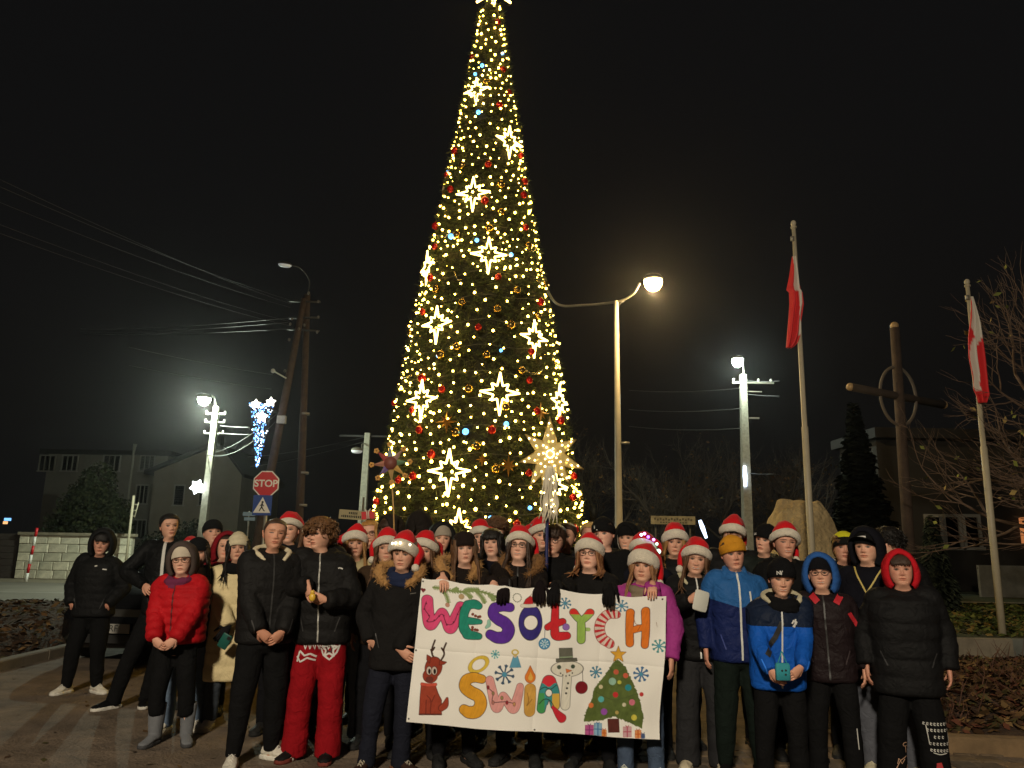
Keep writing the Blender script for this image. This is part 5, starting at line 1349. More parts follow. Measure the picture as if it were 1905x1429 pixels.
        if style == 'curly':
            for _ in range(300):
                p_ = r.uniform(-np.pi, np.pi); lo = np.interp(abs(p_), [0, .75, 1.2, 1.5, np.pi], [.64, .62, .5, .45, .2]); tv = r.uniform(lo, 1.0)
                b0 = headT(head_pt(np.array([p_]), np.array([tv]), .016))[0]; cen = headT([(0, .01, .13)])[0]; o_ = b0 - cen; o_ /= np.linalg.norm(o_)
                s1 = np.cross(o_, r.normal(size=3)); s1 /= np.linalg.norm(s1); s2 = np.cross(o_, s1); R_ = r.uniform(.010, .020); L_ = r.uniform(.02, .05)
                P = [b0 + o_ * L_ * q + s1 * R_ * math.cos(q * 7) + s2 * R_ * math.sin(q * 7) - np.array([0, 0, .018]) * q for q in np.linspace(0, 1, 7)]
                hb.tube(P, [.006, .006, .0055, .005, .0045, .004, .002], 4)
        if style in ('bangs', 'fringe'):
            for a_ in np.linspace(-.62, .62, 26):
                e_ = .605 if style == 'bangs' else .60 + .05 * r.random()
                P = [head_pt(np.array([a_ + r.normal(0, .03)]), np.array([tv]), of)[0] for tv, of in ((.88, .012), (.76, .016), (.67, .014), (e_ + r.normal(0, .015), .012))]
                hb.tube(headT(P), [.010, .010, .008, .003], 5, flat=.5)
        if style in ('long', 'bangs', 'bob'):
            Ln = hair[2] if len(hair) > 2 else .28
            for sx in (-1, 1):
                for q in np.linspace(0, 1, 30):
                    p_ = sx * (.86 + 1.3 * q); t0 = .62; yv = -.068 + .16 * q
                    P = [head_pt(np.array([p_]), np.array([.78]), .010)[0], head_pt(np.array([p_]), np.array([.45]), .014)[0], np.array([sx * (.080 + .006 * r.random()), yv, .02]), np.array([sx * (.085 + .03 * r.random()), yv - .035 - .03 * (1 - q), -min(.10, Ln * .5)]), np.array([sx * (.05 + .10 * r.random()), yv - .07 - .06 * (1 - q), -Ln * (.55 + .6 * r.random())])]
                    P = spline(np.array(P) + r.normal(0, .004, (5, 3)), 4); hb.tube(headT(P), np.interp(np.linspace(0, 1, len(P)), [0, .2, .5, .8, 1], [.012, .018, .014, .008, .0015]), 5, flat=.7)
        hb.obj('hair', mh, t)
    # ---- headwear
    if hat:
        kind = hat[0]
        Rt = rotm(RAD(-17.0 if hat[0] == 'santa' else -16.0), RAD(((seed * 131) % 13) - 6), 0)
        def tilt(P): P = np.asarray(P, float) - [0, 0, .165]; return headT(P @ Rt.T + [0, 0, .165])
        if kind == 'santa':
            dr = hat[1]; big = hat[2] if len(hat) > 2 else 1.0; low = hat[3] if len(hat) > 3 else 0.0
            z0 = .153 - low
            dm = -.012 + .030 * ((seed * 7919) % 100) / 100.0
            fw = (seed % 3) / 2.0
            path = np.array([(0, .004, z0 + .008), (0, .012, z0 + .030), (dr * .012, .032, z0 + .040 + dm), (dr * .05, .072, z0 + .034 + dm), (dr * (.088 + fw * .02), .105 - fw * .05, z0 + .005), (dr * (.108 + fw * .012), .115 - fw * .10, z0 - .05), (dr * (.114 + fw * .008), .11 - fw * .12, z0 - .105)])
            P = spline(path, 5); rad_ = np.interp(np.linspace(0, 1, len(P)), [0, .17, .33, .5, .67, .83, 1], np.array([.097, .094, .076, .052, .038, .028, .020]) * (.97 + .06 * (big - 1)))
            rgs = []
            for i, p_ in enumerate(P):
                tl = min(1.0, i / 18.0); th12 = np.linspace(0, 2 * np.pi, 18, endpoint=False)
                ax_t = np.gradient(P, axis=0)[i]; ax_t /= np.linalg.norm(ax_t); n1 = np.array([1.0, 0, 0]); n1 = n1 - ax_t * np.dot(n1, ax_t); n1 /= np.linalg.norm(n1); n2 = np.cross(ax_t, n1)
                wv = 1 + .06 * np.sin(th12 * 3 + i * .5 + seed) * tl
                rgs.append(np.array([p_ + rad_[i] * wv[j] * (math.cos(th12[j]) * n1 + 1.16 * math.sin(th12[j]) * n2) for j in range(18)]))
            hb = MB(); hb.loft([tilt(x_) + (fbm(x_ * 16 + seed, seed, 2) - .37)[:, None] * np.array([.02, .02, .05]) * min(1, i_ / 5) for i_, x_ in enumerate(rgs)]); col_ = hat[4] if len(hat) > 4 else S((196, 26, 34)); ho = hb.obj('santa_hat', cloth('felt_%d' % (int(col_[0] * 1000) + int(col_[2] * 3000)), col_, 'fleece'), t)
            bd = MB(); th24 = np.linspace(0, 2 * np.pi, 30, endpoint=False); c10 = np.linspace(0, 2 * np.pi, 10, endpoint=False); bh = .034 * big
            rgs = []
            for a_ in th24:
                ce = np.array([.097 * math.cos(a_), .005 + .110 * math.sin(a_), z0 + .004 - .020 * math.cos(a_) ** 2]); o_ = np.array([math.cos(a_), math.sin(a_), 0])
                rgs.append(np.array([ce + o_ * .019 * math.cos(x_) * (1 + .25 * r.normal() * .4) + np.array([0, 0, 1]) * bh * math.sin(x_) for x_ in c10]))
            rgs.append(rgs[0]); bd.loft([tilt(x_) for x_ in rgs], (False, False)); bo = bd.obj('fur_band', mat('white_fur', S((214, 204, 186)), .95, var=.12, vscale=40, bump=1.0, bscale=140, bdist=.01, sheen=.3), ho)
            pm = MB(); pm.ball(tilt([path[-1] - [0, 0, .02]])[0], .030, 14, 10, noise=.16); pm.obj('pompom', mat('white_fur'), ho)
        if kind in ('beanie', 'cap'):
            col_ = hat[1]; slouch = hat[2] if len(hat) > 2 else 0.0
            rw = [(.112, .088, .103), (.145, .091, .107), (.180, .091, .107), (.205, .083, .097), (.224, .065, .078), (.236 + slouch * .5, .038 + slouch * .3, .048), (.243 + slouch, .006, .008)]
            zz_ = np.linspace(0, 1, 18); arr = np.array(rw); qi = np.linspace(0, 1, len(rw)); rgs = []
            for q in zz_:
                z_, a_, b_ = [np.interp(q, qi, arr[:, i]) for i in range(3)]; rgs.append(tilt(ellipse_ring(z_, a_, b_, 36, .006, e=2.05)))
            mh2 = cloth('hat_%s' % key, col_, 'knit')
            hb = MB(); hb.loft(rgs, (False, True)); ho = hb.obj('beanie' if kind == 'beanie' else 'cap', mh2, t)
            if kind == 'beanie' and not (len(hat) > 3 and hat[3] == 'nocuff'):
                cf = MB(); cf.loft([tilt(ellipse_ring(z_, .089 + o_, .105 + o_, 36, .006, e=2.05)) for z_, o_ in ((.110, -.001), (.112, .004), (.138, .008), (.170, .008), (.174, .001))], (False, False)); cf.obj('cuff', cloth('cuff_%s' % key, hat[4] if len(hat) > 4 else col_, 'knit'), ho)
            if kind == 'cap':
                br = MB(); A_ = np.linspace(-1.15, 1.15, 15); br.loft([tilt(np.array([( (.088 + e_ * .3) * math.sin(a_), -(.105 + e_) * math.cos(a_) ** .8 if math.cos(a_) > 0 else 0, zq - .012 * a_ * a_) for a_ in A_])) for e_, zq in ((-.01, .150), (.03, .148), (.065, .140), (.066, .136), (.03, .142), (-.01, .144))], close=False); br.obj('peak', mh2, ho)
            t_hat = ho
    if isinstance(hat, tuple) and hat[0] == 'hood' or (hat and len(hat) > 5 and hat[5]) or (hat and hat[0] in ('hoodbeanie', 'hoodcap')):
        pass
    hood = (jacket or {}).get('hood')
    if hood is not None:
        hw_ = hood.get('w', 1.0); hb = MB(); rgs = []
        al = np.linspace(-2.55, 2.55, 34)
        for y_, sx_, sz_ in ((-.066, .074, .110), (-.084, .077, .114), (-.092, .086, .124), (-.080, .106, .143), (-.055, .117, .153), (-.01, .124, .158), (.03, .122, .155), (.075, .110, .142), (.11, .085, .115), (.135, .05, .07), (.142, .01, .015)):
            yy = y_ + np.interp(np.abs(al), [0, 1.3, 2.55], [0, .012, .035]) * (1 if y_ < 0 else 0)
            wv = np.array([.010, .008, .010]) * (0.3 if y_ < -.06 else 1.0)
            rgs.append(headT(np.stack([sx_ * hw_ * np.sin(al) * np.interp(np.abs(al), [0, 1.7, 2.2, 2.55], [1, 1.0, 1.1, 1.25]), yy, .105 + sz_ * hw_ * np.cos(al)], 1) + (np.stack([fbm(np.stack([al * 2.2, np.full_like(al, y_ * 22), np.full_like(al, q_ * 5.0 + seed)], 1), seed, 2) for q_ in range(3)], 1) - .37) * 2.2 * wv))
        hb.loft(rgs, close=False); ho = hb.obj('hood', cloth('hood_%s' % key, hood['col'], hood.get('kind', 'plain')), t)
        sd = ho.modifiers.new('s', 'SOLIDIFY'); sd.thickness = .016; sd.offset = -1
        if hood.get('rim') is not None:
            rim = MB(); rim.tube(rgs[0], .008 if hood.get('rimw') is None else hood['rimw'], 8); rim.obj('hood_rim', cloth('rim_%s' % key, hood['rim'], 'fleece'), ho)
    if glasses is not None:
        gb = MB(); thg = np.linspace(0, 2 * np.pi, 25)
        for sx in (-1, 1):
            gb.tube(headT(np.stack([sx * .033 + .0235 * np.cos(thg), -.093 - .004 * np.cos(thg) * sx * -1, .116 + .019 * np.sin(thg)], 1)), .0021, 5, cap=False)
            gb.tube(headT([(sx * .056, -.088, .119), (sx * .075, -.03, .12), (sx * .08, .02, .118)]), .0018, 4)
        gb.tube(headT([(-.010, -.095, .118), (0, -.099, .120), (.010, -.095, .118)]), .0018, 5)
        go_ = gb.obj('glasses', mat('specs_%s' % key, glasses, .3), t)
    if scarf is not None:
        sb = MB()
        for (zo, a_, b_, tr, tl) in ((-.026, .084, .088, .026, .015), (-.048, .100, .104, .030, -.02), (-.074, .100, .106, .026, .02)):
            tha = np.linspace(0, 2 * np.pi, 30); P = np.stack([lean_l[0] + a_ * np.cos(tha), b_ * np.sin(tha) - .012, cz + zo + tl * np.cos(tha + seed) * .6 + .02 * np.sin(tha)], 1); sb.tube(P, tr * (1 + .15 * np.sin(tha * 5)), 10, cap=False)
        so2 = sb.obj('scarf', cloth('scarf_%s' % key, scarf, 'knit'), t); finalize(so2, .009, .010, (14, 14, 30), seed + 7, 1)
    PEOPLE[key] = dict(t=t, jacket=jo, trousers=po, H=H, cz=cz, headT=headT, zs=zs, nb=nb, s=s, arms=arms, hh=hh, local=to_local, th=th)
    return PEOPLE[key]
BLK = S((20, 20, 21)); NAVY = S((20, 21, 30)); JEAN = S((96, 112, 132))
m_zip = mat('zip_metal', S((150, 148, 140)), .4); m_zipd = mat('zip_dark', S((48, 48, 48)), .5); m_zipw = mat('zip_pale', S((206, 206, 200)), .5); m_prt = mat('print_white', S((206, 204, 198)), .7)
def J(name, col, kind='puffer', **k): return dict(name=name, col=col, kind=kind, **k)
TRO = lambda name, col, style='slim', kind='plain', **k: dict(name=name, col=col, style=style, kind=kind, **k)
jb = J('black_puffer', BLK); jn = J('navy_black_coat', NAVY, 'plain')
DKB = S((58, 42, 32)); BRN = S((92, 64, 42)); BLD = S((150, 112, 66)); BLKH = S((24, 20, 18))
WSH = dict(col=S((214, 208, 194)), sole=S((220, 216, 204)), lace=S((220, 216, 206)))
BSH = dict(col=S((26, 25, 26)), sole=S((34, 32, 32)))
YBAN = 5.72
def HB(px, py, dy=.0, **k):   # a hand closing over the banner's top edge
    o = dict(k='w', px=(px, py - 12, YBAN + .075 + dy), d=(0, -.80, -.60), n=(0, .45, -.9), curl=.62, pole=(0, .3, -1)); o.update(k); return o
LBRN = S((118, 84, 54)); CREAM = S((206, 194, 164)); TAN = S((176, 134, 84))
DRED = S((120, 20, 30)); GREY = S((92, 94, 98))
# ---- left group
person('P1', 'person in black hooded puffer with hands in pockets and white sneakers', (186, 1031), 8.55, yaw=4, hyaw=10, jacket=dict(J('black_hooded_puffer', BLK), hood=dict(col=BLK, kind='puffer', w=1.12), amp=.006), hair=(BLKH, 'fringe'), armL='pocket', armR='pocket', pants=TRO('black_jogger', BLK, 'jogger'), shoes=dict(WSH), feet=((-.20, .02, -.35), (.10, .05, .95)), g=1.08, skin=1)
person('P2', 'tall person in open black jacket over white shirt, hand on hip, looking aside', (312, 1001), 8.0, yaw=8, hyaw=24, hpitch=-4, jacket=dict(J('black_shell', BLK, 'shell'), zip=m_prt, zipw=.03), hair=(BLKH, 'short'), armL={'k': 'w', 'px': (268, 1088, 7.8), 'd': (.6, -.6, -.4), 'n': (0, 1, 0), 'pole': (-1, .2, 0)}, armR='pocket', pants=TRO('black_straight', BLK, 'straight'), shoes=dict(col=BLK, sole=S((214, 210, 200))), feet=((-.34, -.10, -.75), (-.08, .0, .2)))
p3 = person('P3', 'person in red puffer jacket, grey hood, glasses and purple scarf with hands folded', (338, 1068), 6.6, hyaw=6, g=1.14, jacket=dict(J('red_puffer', S((178, 22, 30)), hem=.50, amp=.013, pitch=.07, zip=mat('zip_darkred', S((90, 14, 20)), .5)), hood=dict(col=S((74, 64, 60)), kind='knit', w=1.02)), hat=('beanie', S((204, 192, 172)), 0, 'nocuff'), armL='clasp', armR={'k': 'clasp'}, glasses=S((120, 84, 60)), scarf=S((112, 48, 78)), shoes=dict(col=S((112, 114, 118)), sole=S((70, 70, 72)), boot=.31), feet=((-.11, -.03, -.15), (.14, .02, .45)), skin=2, pants=TRO('black_slim', BLK, 'slim'))
person('P4', 'person in black beanie and cream scarf standing right behind the red puffer jacket', (368, 1053), 7.1, hyaw=8, hpitch=6, jacket=J('dark_brown_coat', S((36, 28, 26)), 'plain', hem=.42), hat=('beanie', BLK, .01), hair=(DKB, 'long', .34), scarf=CREAM, pants=TRO('light_jeans', JEAN, 'straight', 'denim'), shoes=WSH, armL='back', armR='down', eyes=.5)
person('P5', 'person in black beanie and maroon jacket looking up above the dark red hood', (394, 1013), 8.1, hyaw=14, hpitch=-6, jacket=J('maroon_jacket', S((58, 22, 26)), 'plain'), hat=('beanie', BLK), smile=.4, detail=0)
person('P6', 'person in dark red hood half hidden behind the cream beanie', (414, 1042), 7.75, hyaw=20, jacket=dict(J('dark_red_jacket', DRED, 'plain'), hood=dict(col=DRED, w=1.1)), hair=(DKB, 'short'), detail=0)
person('P6b', 'person in santa hat almost hidden behind the grey-hooded person in red', (352, 1048), 8.3, jacket=jb, hat=('santa', 1), hair=(DKB, 'short'), detail=0)
p7 = person('P7', 'person in cream beanie and long beige quilted coat holding a green phone', (441, 1045), 7.2, hyaw=-4, jacket=J('beige_long_coat', S((222, 204, 158)), 'puffer', hem=.24, pitch=.13, amp=.008, flare=1.12), hat=('beanie', CREAM, .03), hair=(BLKH, 'long', .2), scarf=BLK, armL={'k': 'w', 'px': (428, 1178, 6.95), 'd': (-.35, -.3, -.6), 'n': (0, .8, .3), 'curl': .8}, armR='down', gloves=S((30, 28, 30)), pants=TRO('blue_grey_jeans', S((70, 76, 84)), 'straight', 'denim'), shoes=dict(col=S((206, 198, 180)), sole=S((190, 182, 164)), boot=.16))
p8 = person('P8', 'bareheaded person in black zipped puffer and white sneakers with hands clasped in front', (507, 1022), 6.1, hpitch=-5, jacket=dict(J('matte_black_puffer', S((25, 24, 24)), amp=.006, pitch=.09, hem=.48), zip=m_zipd), hoodback=CREAM, hair=(S((66, 48, 36)), 'buzz'), armL='clasp', armR='clasp', pants=TRO('black_sweatpants', BLK, 'jogger'), shoes=dict(WSH), feet=((-.16, -.05, -.3), (.13, .05, .75)), g=1.03, skin=3, eyes=.55)
person('P9', 'person in santa hat and black scarf right behind the bareheaded clasped-hands person', (537, 1010), 7.1, hyaw=-10, jacket=J('black_sweatshirt', BLK, 'plain'), hat=('santa', 1, .9), hair=(BRN, 'short'), smile=.5, detail=0, scarf=S((26, 26, 28)))
person('P10', 'person in white beanie peeking out beside the wearer of red star-print trousers', (578, 1024), 6.95, hyaw=12, jacket=jn, hat=('beanie', S((210, 200, 180)), .01), hair=(BRN, 'long', .2), detail=0, smile=.2)
p11 = person('P11', 'person in black puffer and red star-print trousers holding a small yellow toy', (598, 1021), 6.25, yaw=2, hyaw=-28, jacket=dict(J('black_puffer_b', S((24, 23, 23)), amp=.009, pitch=.11, hem=.47), zip=m_zip), hair=(S((108, 74, 44)), 'curly'), armL={'k': 'w', 'px': (572, 1086, 5.98), 'd': (.25, -.3, -.9), 'n': (.6, .6, 0), 'curl': .5}, armR={'k': 'w', 'px': (606, 1116, 5.97), 'd': (-.9, -.2, .25), 'n': (-.2, .8, .3), 'curl': .9}, pants=TRO('red_trousers', S((142, 20, 28)), 'wide'), shoes=dict(col=S((30, 28, 28)), sole=S((120, 60, 52)), lace=S((40, 38, 38))), feet=((-.15, -.02, -.45), (.10, -.05, .05)), g=1.06, skin=0, hoodback=True)
person('P12', 'person in santa hat and beige jacket behind the wearer of red star-print trousers', (659, 1037), 6.85, hyaw=4, jacket=J('beige_jacket', S((168, 156, 118)), 'puffer', amp=.006), hat=('santa', -1, 1.1), hair=(BLD, 'bangs', .2), detail=1, pants=TRO('pale_blue_jeans', S((130, 144, 156)), 'wide', 'denim'), shoes=dict(col=S((190, 130, 110)), sole=S((200, 160, 140))))
p13 = person('P13', 'person wearing glasses and a red gift-box headband', (690, 1014), 7.6, hyaw=4, jacket=J('dark_green_coat', S((38, 36, 28)), 'plain'), hair=(S((170, 124, 66)), 'long', .3), glasses=(.02, .02, .02), detail=0)
person('P14', 'person in dark fur-trimmed hood turned sideways under the small paper star', (726, 1012), 7.35, hyaw=-50, jacket=dict(J('black_parka', BLK, 'plain'), hood=dict(col=S((40, 34, 30)), rim=S((96, 74, 50)), rimw=.014, w=1.05)), hair=(DKB, 'bangs', .2), detail=0, armL={'k': 'w', 'px': (733, 1042, 7.15), 'd': (0, -.3, 1), 'n': (0, .6, .2), 'curl': 1.0})
person('P16', 'person in santa hat and brown coat behind the lit santa hat', (717, 1046), 6.7, hyaw=4, jacket=J('brown_coat_b', S((60, 46, 34)), 'plain'), hat=('santa', -1, 1.0), hair=(BRN, 'long', .25), detail=0)
p15 = person('P15', 'person in long black fur-collared coat with tiny lights on the santa hat', (749, 1060), 5.95, hyaw=2, g=1.06, jacket=J('charcoal_coat', S((28, 27, 27)), 'plain', hem=.43, flare=1.05), fur=TAN, hat=('santa', 1, 1.2), hair=(DKB, 'fringe'), scarf=S((36, 44, 70)), armL='pocket', armR={'k': 'w', 'px': (742, 1212, YBAN + .06), 'd': (.75, -.25, -.45), 'n': (0, 1, .2), 'curl': .3}, pants=TRO('dark_jeans', S((30, 32, 42)), 'straight', 'denim'), shoes=dict(col=S((58, 42, 36)), sole=S((120, 84, 62)), lace=S((190, 180, 160))), feet=((-.19, -.02, -.25), (.06, .0, .95)), smile=.25, skin=0)
person('P17', 'person in santa hat and black coat gripping the banner corner with a bare hand', (789, 1052), 6.45, hyaw=-4, jacket=J('black_coat_c', BLK, 'plain'), hat=('santa', 1, 1.0), hair=(BRN, 'long', .28), armL=HB(789, 1078, pole=(-1, .3, -.6)), armR='down', smile=.4)
person('P18', 'person in grey beanie under a black hood in front of the tree', (819, 1028), 7.15, hyaw=8, jacket=dict(jb, hood=dict(col=BLK, kind='puffer', w=1.1)), hat=('beanie', S((150, 140, 126)), 0, 'nocuff'), detail=0)
person('P18b', 'person with back turned in a dark hood with pale fur edge', (781, 1002), 7.75, yaw=170, jacket=dict(J('black_coat_d', BLK, 'plain'), hood=dict(col=S((34, 30, 28)), rim=S((190, 170, 130)), rimw=.016, w=1.05)), hair=(DKB, 'short'), detail=0)
p19 = person('P19', 'person in dark brown beanie and fur-collared coat holding the banner with bare hands', (864, 1049), 6.2, jacket=J('brown_black_coat', S((32, 26, 24)), 'plain'), fur=TAN, hat=('beanie', S((34, 26, 24)), .0), hair=(BRN, 'long', .30), armL=HB(824, 1083), armR=HB(917, 1094), skin=2)
person('P20', 'person in santa hat hidden behind the dark brown beanie', (892, 1022), 7.45, jacket=jb, hat=('santa', 1), hair=(DKB, 'short'), detail=0)
person('P21', 'bareheaded person in dark coat between the brown beanie and the black-gloved santa hat', (917, 1037), 6.75, hyaw=2, jacket=jn, hair=(BLKH, 'bangs', .22), skin=2)
person('P21b', 'bareheaded person rim-lit by the tree at the very back of the crowd', (924, 1008), 7.75, jacket=jn, hair=(BRN, 'curly'), detail=0)
p22 = person('P22', 'person in santa hat, glasses and fur collar with dark gloves on the banner', (965, 1044), 6.25, jacket=J('brown_black_b', S((30, 25, 24)), 'plain', zip=m_zipd), hat=('santa', 1, .95), hair=(DKB, 'long', .34), glasses=(.03, .025, .02), fur=S((128, 92, 56)), gloves=S((26, 20, 22)), armL=HB(940, 1100, -.045), armR=HB(1005, 1099, -.045), smile=.6, skin=2)
person('P22b', 'person in santa hat beside the blue star pole', (1005, 1019), 7.2, hyaw=4, jacket=jn, hat=('santa', -1, .95), hair=(DKB, 'short'), detail=0)
p23 = person('P23', 'bareheaded person in glasses and black coat carrying the blue pole of the big star', (1030, 1029), 6.75, hyaw=-4, jacket=J('black_collar_coat', BLK, 'plain'), hair=(DKB, 'fringe'), glasses=(.03, .02, .02), armL={'k': 'w', 'px': (1015, 1110, 6.50), 'd': (.1, -.5, .6), 'n': (.5, .7, 0), 'curl': 1.0}, skin=0)
person('P24', 'bareheaded person in dark coat turned towards the carrier of the blue pole', (1053, 1023), 7.15, hyaw=-22, jacket=jn, hair=(DKB, 'short'), detail=0)
person('P25', 'bareheaded person in black puffer standing at the back before the tree edge', (1096, 1019), 7.6, hyaw=10, jacket=jb, hair=(S((176, 140, 86)), 'short'), detail=0, skin=1)
p26 = person('P26', 'tall person in marked black beanie and black tracksuit top beside the amber lamp post', (1127, 1019), 6.7, hyaw=-12, jacket=dict(J('black_tracksuit', BLK, 'plain')), hat=('beanie', S((20, 20, 21)), .02), hair=(DKB, 'short'), skin=2)
person('P27', 'person in black hood with a pale edge beside the marked black beanie', (1167, 1025), 7.35, hyaw=-6, jacket=dict(jb, hood=dict(col=BLK, rim=S((150, 144, 132)), rimw=.006, w=1.02)), hat=('beanie', BLK, 0, 'nocuff'), smile=.8, detail=0)
p28 = person('P28', 'person in santa hat, glasses and black fleece with black gloves on the banner', (1097, 1059), 6.15, hyaw=2, jacket=J('black_fleece', S((26, 25, 25)), 'plain'), hat=('santa', -1, 1.25), hair=(S((140, 96, 62)), 'bob', .06), glasses=(.05, .04, .035), gloves=S((22, 21, 22)), armL=HB(1034, 1102, -.045), armR=HB(1135, 1105, -.045), g=1.05, skin=2)
p29 = person('P29', 'person hidden behind a santa hat strung with purple lights', (1200, 1052), 6.55, jacket=jn, hat=('santa', 1, 1.0), hair=(BRN, 'short'), detail=0)
p30 = person('P30', 'person in big-brimmed santa hat and bright pink jacket holding the banner corner', (1197, 1083), 5.95, hyaw=-2, jacket=J('pink_puffer', S((156, 56, 130)), 'puffer', amp=.008, pitch=.065), hat=('santa', 1, 1.5, .0), hair=(S((140, 100, 66)), 'long', .30), armL=HB(1214, 1098, -.02), armR={'k': 'w', 'px': (1249, 1226, YBAN + .02), 'd': (.0, -.1, -1), 'n': (-1, .3, 0), 'curl': .3, 'pole': (1, .3, 0)}, pants=TRO('blue_jeans', S((72, 86, 108)), 'straight', 'denim'), shoes=dict(col=S((170, 186, 176)), sole=S((206, 206, 196)), lace=S((210, 210, 200))), feet=((-.10, -.06, -.1), (.13, -.06, .4)), skin=0, scarf=S((130, 116, 96)))
person('P31', 'person in santa hat and black puffer behind the wearer of the cream hood', (1254, 1033), 6.85, jacket=jb, hat=('santa', 0, 1.2), hair=(BLD, 'bob', .1), smile=.4)
p32 = person('P32', 'person in santa hat, black jacket with cream hood and wide grey trousers holding paper', (1293, 1067), 6.2, hyaw=-6, jacket=dict(J('black_zip_jacket', BLK, 'puffer', amp=.005), zip=m_zipw), hoodback=S((190, 182, 150)), hat=('santa', -1, 1.05), hair=(BRN, 'long', .16), armL={'k': 'w', 'px': (1282, 1117, 5.92), 'd': (.6, -.2, .3), 'n': (.2, .9, .2), 'curl': .8}, armR='down', pants=TRO('grey_wide_trousers', S((44, 44, 46)), 'wide'), shoes=dict(col=S((196, 184, 158)), sole=S((206, 198, 176))), smile=.6, g=.96)
person('P33', 'person in santa hat standing behind the mustard beanie', (1362, 1019), 6.9, hyaw=4, jacket=jb, hat=('santa', 1, 1.05), hair=(BLKH, 'fringe'), detail=0)
p34 = person('P34', 'person in mustard beanie and two-tone blue jacket with silver zip', (1366, 1059), 6.0, hpitch=-4, yaw=-4, g=1.08, jacket=dict(J('blue_shell', S((27, 38, 84)), 'shell', col2=S((42, 92, 150)), z0=.70, slope=-.28, collar=.040), zip=m_zipw, zipw=.014), hat=('beanie', S((196, 136, 40)), .012), hair=(DKB, 'short'), armL='down', armR='down', pants=TRO('dark_green_trousers', S((22, 30, 26)), 'jogger'), shoes=BSH, skin=1)
person('P35', 'person in black beanie with white tag and dark green jacket', (1423, 1030), 6.75, hyaw=-14, jacket=J('dark_green_puffer', S((26, 31, 28)), 'puffer', amp=.006), hat=('beanie', BLK, .01), hair=(DKB, 'short'))
person('P36', 'broad person in santa hat and black coat before the boulder', (1461, 1038), 6.5, hyaw=-4, hh=.245, g=1.18, jacket=J('black_wool_coat', BLK, 'plain'), hat=('santa', 1, .95), hair=(DKB, 'short'), smile=.7, skin=1, eyes=.7)
p37 = person('P37', 'small person in black lettered beanie and bright blue jacket holding a turquoise pouch', (1453, 1107), 5.6, hpitch=8, g=1.12, jacket=dict(J('bright_blue_jacket', S((24, 84, 176)), 'shell', col2=S((24, 34, 54)), z0=.715, hem=.44), zip=m_zipw), hat=('beanie', S((20, 20, 22)), .02), hoodback=S((186, 178, 150)), armL={'k': 'hold', 'z': .545, 'd': (.55, -.35, -.55)}, armR={'k': 'hold', 'z': .56, 'd': (-.6, -.3, -.5)}, scarf=S((20, 20, 22)), pants=TRO('black_straight_b', BLK, 'straight'), shoes=BSH, smile=.8, eyes=.6)
p38 = person('P38', 'person in blue hood, glasses and dark jacket with red sleeve stripe', (1529, 1098), 5.9, hyaw=-4, jacket=dict(J('dark_sport_jacket', S((34, 26, 28)), 'shell', hem=.44), hood=dict(col=S((44, 86, 150)), w=1.06), zip=m_zipd), hat=('beanie', S((20, 20, 24)), 0, 'nocuff'), glasses=(.05, .02, .018), armL='down', armR='down', pants=TRO('black_track', BLK, 'straight'), shoes=BSH, smile=.5, g=1.05)
person('P39', 'person in yellow-topped black beanie behind the blue hood', (1570, 1046), 6.6, hyaw=-4, jacket=J('black_jacket_e', BLK, 'plain'), hat=('beanie', S((190, 186, 40)), .01, 'cuff', S((24, 24, 24))), hair=(BRN, 'fringe'), hoodback=S((150, 148, 140)), skin=1)
p40 = person('P40', 'person in black cap and hood with yellow V cords and faded jeans', (1615, 1047), 6.2, hpitch=5, jacket=dict(J('navy_black_hoodie', S((20, 20, 27)), 'plain'), hood=dict(col=S((20, 20, 26)), w=1.1)), hat=('cap', S((18, 18, 19))), pants=TRO('faded_jeans', S((88, 90, 98)), 'wide', 'denim'), shoes=dict(col=S((200, 192, 164)), sole=S((206, 200, 180)), lace=S((214, 206, 180))), g=1.06, feet=((-.05, -.02, -.1), (.22, .05, .2)))
p41 = person('P41', 'person in red hood and big black puffer with white-print black trousers', (1679, 1092), 5.7, g=1.24, hh=.225, hyaw=-6, jacket=dict(J('huge_black_puffer', S((21, 21, 22)), amp=.010, pitch=.12, hem=.40), hood=dict(col=S((184, 28, 38)), w=1.02)), hair=(DKB, 'fringe'), pants=TRO('printed_black_trousers', BLK, 'wide'), shoes=BSH, feet=((-.16, -.02, -.1), (.14, -.02, .1)), skin=1, sw=.17)
person('P42', 'bareheaded person in black puffer partly hidden behind the black cap', (1655, 1035), 6.75, hyaw=-40, jacket=jb, hair=(BLKH, 'curly'), detail=0)

# ---- things held or worn that need their own shapes
# green phone
def box_thing(name, label, cat, px, size, m, rot=(0, 0, 0), bev=.006, grp=None):
    p = at(*px); w_, d_, h_ = size; b = MB(); k = 16; th = np.linspace(0, 2 * np.pi, k, endpoint=False)
    e = lambda q, y_: np.array([(math.copysign(abs(math.cos(a)) ** .25, math.cos(a)) * w_ / 2 * q, y_, math.copysign(abs(math.sin(a)) ** .25, math.sin(a)) * h_ / 2 * q) for a in th])
    b.loft([e(.93, -d_ / 2), e(1, -d_ / 2 + d_ * .2), e(1, d_ / 2 - d_ * .2), e(.93, d_ / 2)])
    o = b.obj(name, m, loc=p); o.rotation_euler = rot; return tag(o, label, cat, grp)
ph = box_thing('phone', 'dark green phone case held in front of the beige coat', 'phone', (418, 1193, 6.83), (.085, .012, .135), mat('phone_green', S((34, 92, 82)), .4), (.3, .5, .1))
MB().box((.02, -.009, .045), (.028, .006, .03)).obj('camera_bump', m_blk, ph, smooth=False)
